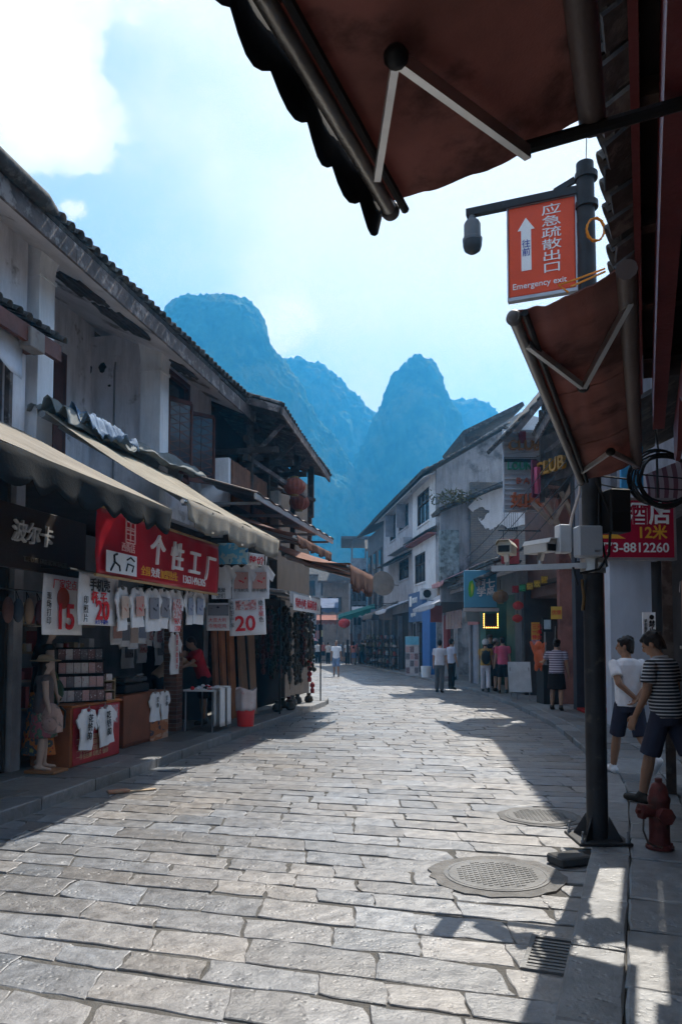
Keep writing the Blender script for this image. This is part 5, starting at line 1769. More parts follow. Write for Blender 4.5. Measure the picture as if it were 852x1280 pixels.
MB().box(-.2, .2, -.16, .16, 0, .035).build('plate', M('stand_wood', (.28, .13, .06), .7), q, bevel=.006)
q = empty('backpack', FL.w(-.70, 9.18, .62), -FL.a, 'pale pink canvas backpack with leaf print on the small mannequin', 'backpack')
mb = MB(); mb.ell((0, 0, .16), (.14, .09, .19)); mb.box(-.12, .12, -.07, .07, 0, .2)
remeshed(mb, 'bag', M('pink_canvas', (.42, .28, .24), .8, col2=(.16, .13, .12), amt2=.3, scale2=9), q, .014, 4)
mb = MB(); mb.ell((.02, -.08, .10), (.10, .05, .09)); remeshed(mb, 'pocket', M('pink_pocket', (.38, .25, .22), .8, col2=(.08, .06, .06), amt2=.25, scale2=16), q, .012, 3)
MB().tube([(-.08, .05, .3), (-.09, .14, .24), (-.09, .13, .05), (-.08, .05, .02)], .015, 6).build('strap', MAT_BLACK, q); MB().tube([(.08, .05, .3), (.09, .14, .24), (.09, .13, .05), (.08, .05, .02)], .015, 6).build('strap', MAT_BLACK, q)
q = empty('shoulder_bag', FL.w(-.95, 9.62, .95), -FL.a + .4, 'dark green drawstring bag on the tall mannequin', 'bag')
mb = MB(); mb.ell((0, 0, .13), (.12, .07, .17)); remeshed(mb, 'bag', M('dark_green_bag', (.035, .06, .035), .8, col2=(.2, .1, .05), amt2=.2, scale2=8), q, .014, 3)
MB().tube([(-.06, 0, .26), (-.02, .02, .42), (.05, 0, .27)], .012, 6).build('strap', M('strap_green', (.1, .16, .06), .8), q)

# clothes and hats hung in the dim hat shop
rr = random.Random(12)
cl_cols = [(.30, .24, .2), (.14, .12, .12), (.25, .18, .13), (.10, .12, .15), (.34, .30, .27)]
hats = [('tan dress', 'long tan dress hung in the dim hat shop, nearest the road'), ('grey shawl', 'grey shawl hung in the dim hat shop'), ('brown dress', 'brown dress low on the hat shop wall'), ('navy', 'dark blue top hung deep in the hat shop'), ('pale', 'pale scarf hung high in the hat shop')]
for i, (s, t, z) in enumerate(((7.6, -1.2, 2.2), (7.0, -1.3, 1.5), (8.3, -1.25, 1.3), (8.6, -1.6, 2.1), (6.3, -1.0, 2.2))):
    q = empty('hung_garment', FL.w(t, s, z), yS + .2, hats[i][1], 'garment', 'garments hung in the hat shop')
    ph = rr.random() * 6
    MB().sheet(lambda u, v: ((u - .5) * (.3 + .22 * v), .05 * math.sin(u * 15 + ph) * v, -v * .75 - .06 * abs(u - .5)), 18, 8, .01).build('cloth', M('garment_%d' % i, cl_cols[i], .9, var=.3, col2=tuple(c * .4 for c in cl_cols[i]), amt2=.4, scale2=7), q, smooth=True)
    MB().tube([(-.14, 0, -.02), (0, 0, .05), (.14, 0, -.02)], .007, 5).tube([(0, 0, .05), (.02, 0, .09), (0, 0, .11)], .005, 5).build('hanger', MAT_BLACK, q)
for i, (s, t, z) in enumerate(((8.75, -1.1, 2.05), (8.0, -1.0, .55))):
    q = empty('straw_hat', FL.w(t, s, z), rr.random(), ('dark brimmed hat hung high by the pale partition', 'pale brimmed hat low in the hat shop')[i], 'hat')
    MB().lathe([(.20, 0), (.20, .012), (.12, .02), (.11, .10), (.07, .125), (.01, .13)], n=20, sy=.9).build('hat', M('hat_%d' % i, [(.05, .04, .04), (.35, .3, .26)][i], .9), q, smooth='auto')
R = FL.root('lined_partition', 'dark panels painted as the shade inside the hat shop', 'wall')
MB().box(-3.2, -3.1, 2.2, 9.15, .13, 3.7).box(-3.1, -1.3, 9.10, 9.16, .13, 3.7).build('panel', MAT_DARKIN, R)  # added panels, their dark colour standing in for shade

# strings of dark trinkets at the corner stall
rr = random.Random(19)
BC = [M('bead_%d' % i, c, .5, var=.2) for i, c in enumerate(((.035, .028, .022), (.06, .045, .03), (.02, .03, .02), (.10, .03, .025), (.08, .07, .055)))]
for i in range(58):
    t = -.80 + .62 * rr.random(); s = 16.95 + 3.7 * i / 57
    z = rr.uniform(2.2, 2.6); ln = rr.uniform(.9, 1.7)
    q = FL.root('bead_string', 'string of small dark carved beads in the curtain of trinkets at the corner stall', 'trinkets', 'dark trinket strings at the corner stall', t, s, z)
    mb = MB(); k = int(ln / .11)
    for j in range(k):
        r = rr.uniform(.03, .065)
        mb.ell((rr.uniform(-.04, .04), rr.uniform(-.04, .04), -.06 - j * .11), (r, r, r * rr.uniform(.8, 1.7)), 6, 5)
    mb.build('beads', BC[rr.randrange(5)], q)['kind'] = 'stuff'
    MB().tube([(0, 0, 0), (0, 0, -ln)], .004, 4).build('cord', MAT_BLACK, q)
for i, (t, s, z) in enumerate(((-.35, 20.3, 1.25), (-.35, 20.3, .95), (-.30, 20.4, .65))):
    q = FL.root('red_tassel', ('top', 'middle', 'lowest')[i] + ' red knotted tassel at the corner stall edge', 'tassel', 'red tassels', t, s, z)
    MB().lathe([(.01, 0), (.06, -.05), (.07, -.12), (.03, -.16), (.06, -.2), (.05, -.30)], n=8).build('knot', M('tassel_red', (.30, .03, .03), .7), q)
R = FL.root('trinket_stand', 'dark frame carrying the trinket strings', 'stand')
MB().tube([(-1.0, 16.9, 2.65), (-.15, 16.9, 2.65), (-.15, 20.7, 2.65), (-1.0, 20.7, 2.65)], .02, 6).tube([(-.15, 16.9, .13), (-.15, 16.9, 2.65)], .02, 6).tube([(-.15, 20.7, .13), (-.15, 20.7, 2.65)], .02, 6).build('frame', MAT_BLACK, R)
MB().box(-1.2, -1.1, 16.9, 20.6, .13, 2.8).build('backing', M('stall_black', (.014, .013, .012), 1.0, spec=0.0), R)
for i in range(7):
    q = FL.root('carved_box', 'small dark carved souvenir on the ground of the corner stall', 'souvenir', 'souvenirs on the ground at the corner', -.55 + .35 * rr.random(), 17.5 + i * .45, .13)
    MB().lathe([(.08, 0), (.12, .05), (.10, .14), (.05, .18), (.06, .24)], n=9).build('vase', BC[i % 5], q, smooth='auto')

# gutter litter
q = empty('gutter_brick', at_ground(148, 991, .004), .5, 'flattened red and tan carton lying against the left kerb', 'carton')
MB().box(-.12, .12, -.05, .05, 0, .035).build('carton', M('carton_red', (.36, .12, .07), .8, col2=(.4, .3, .2)), q, bevel=.008)
MB().box(.13, .42, -.04, .03, 0, .012).build('flap', M('carton_tan', (.42, .32, .22), .8), q)

# stock inside the print shop: wall shelves with cups and boxes, a second row of small prints
rr = random.Random(41)
WARE = [M('stock_%d' % i, c, .6, var=.15) for i, c in enumerate(((.55, .54, .55), (.42, .10, .10), (.16, .20, .30), (.46, .36, .22), (.10, .10, .11)))]
q = FL.root('stock_shelf', 'wall shelves of cups and small boxes at the back of the print shop', 'shelf', None, -2.45, 11.4, .13)
for k in range(4):
    sh = MB().box(-.18, .12, -1.6, 1.6, .55 + .42 * k, .58 + .42 * k).build('shelf', M('shelf_ply', (.30, .24, .18), .7), q)
    y = -1.5
    while y < 1.5:
        w = rr.uniform(.08, .2); h = rr.uniform(.12, .34)
        if rr.random() < .4:
            MB().lathe([(.045, 0), (.05, .02), (.05, .12), (.045, .12)], (0, y + .06, .581 + .42 * k), 10).build('cup', WARE[rr.randrange(5)], sh)
        else:
            MB().box(-.1, .08, y, y + w, .581 + .42 * k, .581 + .42 * k + h).build('carton', WARE[rr.randrange(5)], sh)
        y += w + .04
for i in range(8):
    px = 146 + i * 10.5
    R = poster(('first', 'second', 'third', 'fourth', 'fifth', 'sixth', 'seventh', 'eighth')[i] + ' from the left in the dim inner row of photo prints', wt(px, 790 + (i % 3) * 3, -1.35), yS + rr.uniform(-.15, .15), .30, .40, MAT_SHIRT, 'photo_print', 'print', tilt=rr.uniform(-.06, .06))
    R['group'] = 'inner row of photo prints'
    patch(R, -.11, .11, -.10, .15, PICS[i % 6], 'picture', -.022)
q = FL.root('bag_hook_rail', 'rail of small cloth bags and hats hung above the mannequins', 'rail', None, -.95, 9.4, 2.30)
MB().tube([(0, -.9, 0), (0, .7, 0)], .012, 6).build('rail', MAT_BLACK, q)
for i in range(8):
    mb = MB(); c = (.0 + rr.uniform(-.06, .06), -.8 + i * .2, -.24)
    mb.ell(c, (.05, .085, rr.uniform(.10, .16)), 10, 7)
    b_ = mb.build('bag', [M('bag_%d' % k, cc, .85, var=.3) for k, cc in enumerate(((.20, .10, .08), (.08, .10, .13), (.28, .20, .14), (.12, .05, .06)))][i % 4], q, smooth=True)
    MB().tube([(c[0], c[1] - .04, c[2] + .09), (0, c[1], 0), (c[0], c[1] + .04, c[2] + .09)], .006, 5).build('handle', MAT_BLACK, b_)

# ================================================================== near right: house eave, awnings
MAT_MAROON = translucent(M('maroon_canvas', (0.24, 0.12, 0.105), .9, var=.3, scale=2.2, bump=.2, bscale=120, col2=(.11, .055, .05), amt2=.3, scale2=1.6), .32)
MAT_DKRED = M('dark_red_paint', (0.115, 0.022, 0.024), .5, var=.25, scale=4)


def near_house():
    R = FN.root('eave_house', 'dark red timber house whose low tiled eave overhangs the near pavement', 'house')
    MB().box(.98, 1.2, -6, 9.6, .1, 4.3).build('wall', M('near_wall_grey', (.16, .155, .16), .9, streak=.3), R)
    MB().box(1.2, 5, 9.4, 9.6, .1, 4.3).build('end_wall', M('near_wall_grey', (.16, .155, .16)), R)
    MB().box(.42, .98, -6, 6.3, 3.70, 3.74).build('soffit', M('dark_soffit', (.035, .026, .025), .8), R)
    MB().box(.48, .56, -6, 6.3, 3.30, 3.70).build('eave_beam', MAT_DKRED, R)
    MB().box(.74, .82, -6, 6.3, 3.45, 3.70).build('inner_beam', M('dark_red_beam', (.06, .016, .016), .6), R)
    MB().box(.385, .415, -6, 6.3, 3.58, 3.80).build('fascia_board', MAT_DKRED, R)
    for i in range(10):
        s = -2.4 + i * .9
        MB().bar((.42, s, 3.66), (.98, s, 3.66), .08, .07).build('rafter', MAT_DARKWOOD, R)
    rf = MB().sheet(lambda a, v: (.32 + 3 * v, -6 + 12.3 * a, 3.84 + 1.35 * v), 12, 4, .04)
    rf.sheet(lambda a, v: (.56 + 2.8 * v, 6.32 + 3.2 * a, 3.95 + 1.25 * v), 6, 4, .04)  # roof extension added to shade the near pavement
    rf.sheet(lambda a, v: (.32 + .22 * v, 7.4 + 2.1 * a, 3.84 + .10 * v), 4, 1, .04)  # edge piece starts late, leaving a gap shaped for a sun patch
    roof = rf.build('roof', MAT_TILE, R)
    tile_rows(roof, (.27, -1.2, 3.82), (.27, 6.25, 3.82), (1, 0, .45), .21, 2, .085, .30, seed=44)
    pan = MB()
    rr = random.Random(4)
    for i in range(34):                                   # broken pan tiles hanging under the covers
        s = -1.1 + i * .215
        MB().bar((.285 + rr.uniform(-.02, .02), s + .02, 3.77 - rr.uniform(0, .05)), (.50, s + .02 + rr.uniform(-.02, .02), 3.86), .17, .018).build('pan_tile', MAT_TILE, roof)
    # carved bracket board under the beam with a scalloped lower edge
    ol = [(-6, 3.30), (6.25, 3.30), (6.25, 3.06), (6.0, 2.98), (5.7, 2.98), (5.5, 3.08), (5.2, 3.20), (4.9, 3.08), (3.2, 3.08), (3.0, 3.2), (2.7, 3.08), (1, 3.08), (.8, 3.2), (.5, 3.08), (-6, 3.08)]
    MB().prism(ol, lambda u, v, w: (.62 + w, u, v), .03).build('carved_board', MAT_DKRED, R)
    for s in (5.9, 2.2):
        MB().box(.92, 1.04, s - .08, s + .08, .1, 3.7).build('post', MAT_DKRED, R)
    for i in range(8):                                    # dark shutter slats between beam and wall
        MB().box(.93, .97, -4, 5.8, 2.4 + i * .11, 2.49 + i * .11).build('slat', MAT_BLACK, R)
    return R


near_house()


def near_awning(label, s0, s1, tf, tb, zf, zb, val, arms):
    R = FN.root('retractable_awning', label, 'awning', 'maroon awnings on the near house', tb, (s0 + s1) / 2, zf)
    o = Vector((tb, (s0 + s1) / 2, zf))
    def fn(u, v):
        z = zb + (zf - zb) * v - .03 * math.sin(math.pi * v) + .014 * mnoise.noise(Vector((u * 9, v * 5, s0))) + .006 * mnoise.noise(Vector((u * 40, v * 12, s0 + 3)))
        return Vector((tb + (tf - tb) * v, s0 + (s1 - s0) * u, z)) - o
    MB().sheet(fn, 28, 28, .006).build('canopy', MAT_MAROON, R, smooth='auto')
    k = int((s1 - s0) / .85)
    for i in range(1, k):                                  # sewn seams of the cloth widths
        u = i / k
        MB().tube([fn(u, v / 12) - Vector((0, 0, .008)) for v in range(13)], .005, 4).build('seam', MAT_MAROON, R)
    MB().tube([Vector((tf, s0 - .02, zf - .03)) - o, Vector((tf, s1 + .02, zf - .03)) - o], .024, 10).build('front_bar', M('brushed_bar', (.32, .30, .28), .4, metal=.7, var=.2), R, smooth='auto')
    MB().tube([Vector((tf + .045, s0 - .02, zf - .025)) - o, Vector((tf + .045, s1 + .02, zf - .025)) - o], .014, 8).build('front_rail', MAT_BLACK, R, smooth='auto')
    MB().tube([Vector((tb, s0 - .02, zb - .03)) - o, Vector((tb, s1 + .02, zb - .03)) - o], .04, 10).build('roller', M('roller_tube', (.10, .075, .07), .5), R, smooth='auto')
    for s in (s0, s1):
        MB().ell(Vector((tf, s, zf - .03)) - o, (.032, .03, .032), 10, 8).build('end_cap', M('cap_grey', (.14, .13, .13), .5), R, smooth=True)
    if val:
        def vf(u, v):
            d = val * (.62 + .38 * abs(math.sin(u * math.pi * 26))) * v
            return Vector((tf - .03 - .02 * v - .006 * math.sin(u * 70), s0 + (s1 + .02 - s0) * u, zf - .01 - d)) - o
        MB().sheet(vf, 130, 3, .004).build('valance', MAT_BLACKCANVAS, R, smooth=True)
    for (a, b, c) in arms:
        arm = MB().bar(Vector(a) - o, Vector(b) - o, .022, .04).build('folding_arm', MAT_STEEL, R)
        MB().bar(Vector(b) - o, Vector(c) - o, .020, .032).build('fore_arm', M('arm_white', (.6, .6, .6), .4, metal=.5), arm)
        MB().ell(Vector(b) - o, (.032, .032, .028), 10, 8).build('elbow', MAT_BLACK, arm, smooth=True)
    return R


# far corner of the first one and both ends of the second read from the picture
near_awning('large maroon awning with black scalloped valance hanging overhead', -2.6, 2.5, -.36, .28, 3.16, 3.30, .125,
            [((.10, 2.41, 3.16), (-.14, 1.87, 3.13), (-.32, 2.25, 3.09)), ((.24, -1.6, 3.24), (.02, -1.1, 3.1), (-.32, -1.8, 3.07))])
near_awning('smaller maroon awning beside the lamp post, half rolled in', 3.15, 6.5, -.06, .36, 3.01, 3.12, 0,
            [((.37, 3.36, 3.07), (.13, 4.14, 2.99), (-.045, 3.42, 2.97)), ((.37, 6.45, 3.07), (.20, 5.63, 3.0), (-.02, 6.1, 2.98))])
q = FN.root('wall_bracket', 'iron bracket bar holding the gap between the two maroon awnings', 'bracket', None, .3, 2.48, 3.22)
MB().tube([(-.22, -.05, -.03), (.25, .05, .06)], .02, 8).build('bar', MAT_BLACK, q)

# ================================================================== lamp post with sign, cameras and boxes
PX, PY, PZ = 2.07, 6.23, .10
MAT_POST = M('charcoal_post_paint', (.026, .027, .030), .5, var=.3, scale=6, bump=.15, bscale=60, col2=(.085, .078, .07), amt2=.18, scale2=5)
post = empty('lamp_post', (PX, PY, PZ), 0, 'tall charcoal steel post with side arm standing on the right kerb', 'post')
MB().tube([(0, 0, .02), (0, 0, 2.2), (-.005, 0, 4.2), (-.01, 0, 5.64)], [.085, .080, .076, .072], 20).build('shaft', MAT_POST, post, smooth='auto')
MB().box(-.21, .21, -.21, .21, 0, .025).build('base_plate', MAT_POST, post, bevel=.005)
for a in range(4):
    an = a * math.pi / 2 + math.pi / 4
    c, s = math.cos(an), math.sin(an)
    MB().prism([(.09, .02), (.215, .02), (.17, .09), (.10, .20)], lambda u, v, w: (u * c - (w - .006) * s, u * s + (w - .006) * c, v), .012).build('gusset', MAT_POST, post)
    b = MB(); cx, cy = .175 * (1 if a in (0, 3) else -1), .175 * (1 if a < 2 else -1)
    b.lathe([(.016, .025), (.016, .05), (.009, .05), (.009, .11)], (cx, cy, 0), 8)
    b.build('anchor_bolt', MAT_PIPE, post)
AD = Vector((-.93, .37, 0))                           # side arm direction
MB().bar(Vector((0, 0, 5.42)) + AD * .07, Vector((0, 0, 5.42)) + AD * 1.02, .06, .065).build('side_arm', MAT_POST, post)
MB().bar(Vector((0, 0, 5.52)) + AD * .09, Vector((0, 0, 5.45)) + AD * .26, .03, .05).build('arm_gusset', MAT_POST, post)
for z in (5.25, 5.50):
    MB().lathe([(.072, z), (.094, z), (.094, z + .05), (.072, z + .05)], n=18).build('clamp', MAT_POST, post)
MB().tube([(0, 0, 5.64), (.02, 0, 6.1)], .004, 4).build('aerial', MAT_BLACK, post)
q = empty('concrete_step', (PX - .32, PY - .30, 0), .35, 'small dark concrete block against the post foot at the road edge', 'block')
MB().box(-.14, .14, -.10, .10, 0, .07).build('block', M('dark_concrete', (.07, .07, .07), .9), q, bevel=.012)
E1 = Vector((PX, PY, PZ + 5.42)) + AD * .97
q = empty('dome_camera', E1, 0, 'grey dome surveillance camera hanging from the arm end', 'camera')
MB().lathe([(.03, -.03), (.035, -.06), (.06, -.08), (.075, -.11), (.075, -.23), (.088, -.24), (.088, -.265)], n=18).build('housing', M('dome_grey', (.13, .145, .16), .5), q, smooth='auto')
MB().lathe([(.085, -.266), (.085, -.30), (.07, -.345), (.035, -.37), (.005, -.375)], n=18).build('dome', M('dome_glass', (.05, .06, .07), .15), q, smooth='auto')
# emergency exit sign, hung along the arm
an = math.atan2(-AD.y, -AD.x)
C0 = Vector((PX, PY, PZ)) + AD * .375 + Vector((0, 0, 4.985))
sg = empty('exit_sign', C0, an, 'orange emergency exit sign with white arrow on the lamp post', 'sign')
W_, H_ = .56, .80
MB().box(-W_ / 2, W_ / 2, 0, .05, -H_ / 2, H_ / 2).build('board', M('sign_orange', (.74, .085, .03), .4, var=.10, scale=3), sg, bevel=.01)
fr = MB(); e = .016
fr.box(-W_ / 2 - .012, W_ / 2 + .012, -.008, .056, H_ / 2 + .001, H_ / 2 + .016).box(-W_ / 2 - .012, W_ / 2 + .012, -.008, .056, -H_ / 2 - .03, -H_ / 2 - .001).box(-W_ / 2 - .012, -W_ / 2 - .001, -.008, .056, -H_ / 2, H_ / 2).box(W_ / 2 + .001, W_ / 2 + .012, -.008, .056, -H_ / 2, H_ / 2)
fr.build('frame', M('sign_frame', (.42, .43, .46), .4, metal=.5), sg)
text('应急疏散出口', .098, MAT_WHITETXT, sg, (.0, -.002, .285), UX, UZ, depth=.004, vertical=True, lead=1.04, sx=1.75, bold=.002)
text('Emergency exit', .073, MAT_WHITETXT, sg, (-.25, -.002, -.335), UX, UZ, depth=.004, bold=.004)
MB().prism([(-.17, -.18), (-.085, -.18), (-.085, .18), (-.055, .18), (-.128, .29), (-.20, .18), (-.17, .18)], lambda u, v, w: (u, -.004 + w, v), .003).build('arrow', MAT_WHITETXT, sg)
text('往前', .075, MAT_BLUETXT, sg, (-.165, -.0055, .03), UX, UZ, depth=.003, vertical=True, lead=1.0)
for z in (.12, -.24):
    MB().box(W_ / 2 + .01, W_ / 2 + .12, .0, .05, z - .04, z + .04).build('bracket', M('bracket_grey', (.3, .3, .32), .4, metal=.5), sg)
q = empty('orange_cable', (PX, PY, PZ), 0, 'loop of orange cable tied round the upper lamp post', 'cable')
pts = []
for i in range(40):
    a = i * .75
    pts.append((-.02 + .075 * math.cos(a) + .05, -.12 - .012 * math.sin(a * 1.3), 5.0 + .10 * math.sin(a)))
MB().tube(pts, .007, 5).build('loop', M('orange_plastic', (.75, .26, .02), .5), q)
MB().tube([(.1, -.12, 4.67), (-.15, -.16, 4.56), (-.3, -.18, 4.50), (-.22, -.18, 4.44)], .009, 5).build('cable', M('orange_plastic', (.75, .26, .02), .5), q)
MB().tube([(.1, -.13, 4.64), (-.1, -.16, 4.54), (-.2, -.18, 4.49)], .009, 5).build('cable', M('orange_plastic', (.75, .26, .02), .5), q)
# control boxes and camera bar
q = empty('control_box', (PX - .09, PY - .16, PZ + 2.40), .1, 'light grey control box strapped to the lamp post', 'box')
MB().box(-.10, .10, -.06, .06, -.125, .125).build('case', M('box_grey', (.36, .38, .41), .5, var=.08), q, bevel=.012)
MB().box(-.092, .092, -.068, -.061, -.117, .117).build('door', M('box_door', (.38, .40, .43), .45, var=.05), q, bevel=.002)
MB().box(.02, .06, -.072, -.069, -.09, -.075).build('latch', MAT_STEEL, q)
q = empty('control_box', (PX - .26, PY - .06, PZ + 2.45), .1, 'narrow pale box tucked behind the grey control box', 'box')
MB().box(-.05, .05, -.06, .06, -.13, .10).build('case', M('box_pale', (.45, .46, .48), .5), q, bevel=.008)
q = empty('speaker_box', (PX + .16, PY - .10, PZ + 2.66), .2, 'black equipment box fixed on the pavement side of the lamp post', 'box')
MB().box(-.09, .09, -.08, .08, -.18, .17).build('case', MAT_BLACK, q, bevel=.01)
MB().box(-.075, .075, -.086, -.081, -.02, .14).build('grille', M('grille_black', (.02, .02, .021), .7), q)
bar = empty('camera_bar', (PX, PY, PZ + 2.22), 0, 'pale horizontal bar clamped to the lamp post carrying two cameras', 'bar')
MB().bar((.08, -.10, 0), Vector((0, -.10, 0)) + AD * .85, .045, .045).build('bar', M('bar_grey', (.42, .42, .43), .4, metal=.5), bar)
MB().lathe([(.08, -.06), (.10, -.06), (.10, .06), (.08, .06)], n=18).build('clamp', MAT_STEEL, bar)
for k, (f, yw, lb, col) in enumerate(((.72, .55, 'cream box surveillance camera at the outer end of the bar', (.52, .48, .40)), (.45, -.35, 'white hooded surveillance camera with dark lens beside the post', (.50, .48, .46)))):
    c = Vector((PX, PY - .10, PZ + 2.245)) + AD * f
    cm_ = empty('bullet_camera', c, -yw + 3.3, lb, 'camera', 'cameras on the lamp post bar')
    cm_.scale = (.78, .78, .78)
    MB().tube([(0, 0, 0), (0, 0, .06)], .025, 10).bar((0, 0, .04), (.0, .03, .12), .05, .05).build('mount', MAT_STEEL, cm_)
    MB().prism([(-.075, -.055), (.075, -.055), (.08, .03), (.055, .07), (-.055, .07), (-.08, .03)], lambda u, v, w: (u, w - .16, .17 + v), .34).build('housing', M('cam_%d' % k, col, .5, var=.08), cm_)
    MB().prism([(-.06, -.045), (.06, -.045), (.062, .025), (-.062, .025)], lambda u, v, w: (u, w + .181, .17 + v), .004).build('lens_window', M('lens_black', (.008, .008, .01), .1), cm_)
    MB().prism([(-.088, .03), (-.06, .08), (.06, .08), (.088, .03), (.084, .028), (.056, .073), (-.056, .073), (-.084, .028)], lambda u, v, w: (u, w - .17, .173 + v), .40).build('sun_hood', M('cam_%d' % k, col), cm_)
# cables round the post
q = empty('post_cables', (PX, PY, PZ), 0, 'loose black and pale cables running along the lamp post', 'cables')
MB().tube([(-.12, -.1, 2.95), (-.14, -.12, 2.8), (-.2, -.12, 2.62), (-.22, -.1, 2.5)], .012, 6).build('pale_cable', M('pale_cable', (.5, .42, .38), .6), q)
MB().tube([(.0, -.12, 2.9), (.10, -.16, 2.6), (.08, -.15, 2.3), (.0, -.14, 2.18), (-.15, -.13, 2.15)], .011, 6).tube([(.02, -.12, 2.8), (.0, -.16, 2.55), (.06, -.16, 2.2)], .009, 6).tube([(-.2, -.12, 2.2), (-.17, -.14, 2.05), (-.1, -.13, 2.1), (-.12, -.12, 1.85)], .009, 6).build('black_cable', MAT_BLACK, q)
MB().tube([(-.13, -.12, 2.1), (-.12, -.13, 1.95), (-.13, -.12, 1.85)], .012, 6).build('brown_cable', M('brown_cable', (.16, .09, .03), .6), q)
q = empty('cable_coil', at_y(824, 600, 6.4), .1, 'big coil of black cable hung beneath the near eave', 'cable coil')
for k in range(7):
    rr = random.Random(k)
    pts = []
    a0 = rr.random() * 6
    for i in range(33):
        a = a0 + i * 2 * math.pi / 32
        pts.append(((.27 + rr.uniform(-.005, .005) - .008 * k) * math.cos(a) * 1.05 + .01 * k, .03 * math.sin(a * 2 + k), (.24 - .006 * k) * math.sin(a) + .02 * math.cos(k)))
    MB().tube(pts, .010, 6, cap=False).build('loop', MAT_BLACK, q)
MB().tube([(0, 0, .22), (-.05, 0, .55)], .008, 5).tube([(-.26, 0, 0), (-.6, .05, .04)], .008, 5).tube([(-.24, 0, -.1), (-.6, .05, -.02)], .006, 5).tube([(-.2, .02, .05), (.26, .02, .02)], .006, 5).tube([(-.2, .02, -.06), (.26, .02, -.08)], .006, 5).build('hanging_wire', MAT_BLACK, q)

# hotel sign
hs = empty('hotel_sign', at_y(788, 661, 7.6), .05, 'crimson hotel sign with white and yellow characters and a phone number', 'sign')
MB().box(-.48, .44, 0, .07, -.29, .29).build('board', M('crimson_board', (.42, .012, .045), .45, var=.08), hs)
fr = MB(); fr.box(-.50, .46, -.012, .08, .29, .315).box(-.50, .46, -.012, .08, -.315, -.29).box(-.50, -.48, -.012, .08, -.29, .29).box(.44, .46, -.012, .08, -.29, .29)
fr.build('frame', M('sign_edge', (.35, .33, .34), .4, metal=.6), hs)
text('易酒店', .24, MAT_WHITETXT, hs, (-.29, -.003, .07), UX, UZ, depth=.006, bold=.02, sx=.98)
text('12米', .155, MAT_YELTXT, hs, (.06, -.003, -.09), UX, UZ, depth=.006, bold=.02)
text('0773-8812260', .135, MAT_WHITETXT, hs, (-.40, -.003, -.235), UX, UZ, depth=.006, bold=.012)
MB().prism([(-.36, -.10), (-.06, -.10), (-.20, -.03), (-.20, -.065), (-.36, -.065)], lambda u, v, w: (u, -.006 + w, v), .004).build('arrow', MAT_YELTXT, hs)
MB().tube([(-.3, .04, .31), (-.3, .04, .8)], .012, 6).tube([(.3, .04, .31), (.3, .04, .8)], .012, 6).build('hanger', MAT_BLACK, hs)
q = empty('blue_sign', at_y(790, 585, 8.2), .1, 'small sky-blue sign with white mark above the hotel sign', 'sign')
MB().box(-.13, .12, 0, .04, -.22, .24).build('board', M('sky_blue', (.05, .30, .55), .4), q)
MB().lathe([(.04, 0), (.04, .006)], n=14, sx=.6).build('mark', MAT_WHITETXT, q, loc=(.02, -.003, .02)).rotation_euler = (math.pi / 2, 0, 0)
q = empty('striped_bundle', at_y(832, 610, 8.6), .1, 'pale striped awning cloth rolled up behind the cable coil', 'cloth roll')
MB().sheet(lambda u, v: (-.25 + .5 * u, -.06 * math.sin(v * 3.1), -.35 + .2 * u + .5 * v), 10, 8, .01).build('cloth', bands('pale_stripes', (.42, .36, .40), (.20, .10, .13), 9, 'X'), q)

# billboard back and no-photo sign on the right edge
q = FN.root('billboard', 'brownish pink blank billboard with pale lower rail at the right edge', 'billboard', None, .80, 8.6, 2.0)
MB().box(-.04, .0, -1.0, .45, -.34, .34).build('panel', M('faded_pink_panel', (.30, .17, .14), .8, var=.15, col2=(.12, .07, .06), amt2=.2, scale2=1.6), q)
MB().bar((-.05, -1.0, -.36), (-.05, .47, -.36), .03, .03).build('rail', MAT_STEEL, q)
MB().add([(-.05, .45, .34), (-.05, .32, .34), (-.055, .42, .22), (-.06, .46, .24)], [(0, 1, 2, 3)]).build('torn_corner', M('torn_paper', (.5, .45, .44), .9), q)
q = empty('notice_sign', at_y(811, 788, 9.2), .1, 'narrow white notice with black vertical characters and a ban mark', 'sign')
MB().box(-.08, .08, 0, .02, -.22, .22).build('board', MAT_WHITEPAINT, q)
text('禁止拍照', .085, MAT_BLACKTXT, q, (-.01, -.003, .05), UX, UZ, depth=.004, vertical=True, lead=.95, bold=.02)
text('请勿摄影录像', .045, MAT_BLACKTXT, q, (-.07, -.003, .10), UX, UZ, depth=.004, vertical=True, lead=1.0)
MB().lathe([(.03, 0), (.03, .004), (.022, .004), (.022, 0)], n=16).build('ban_mark', MAT_BLACKTXT, q, loc=(.03, -.003, .16)).rotation_euler = (math.pi / 2, 0, 0)
q = FN.root('notice_post', 'dark post carrying the white notice beside the billboard', 'post', None, .62, 9.0, .1)
MB().box(-.05, .05, -.05, .05, 0, 2.6).build('post', MAT_DARKWOOD, q)

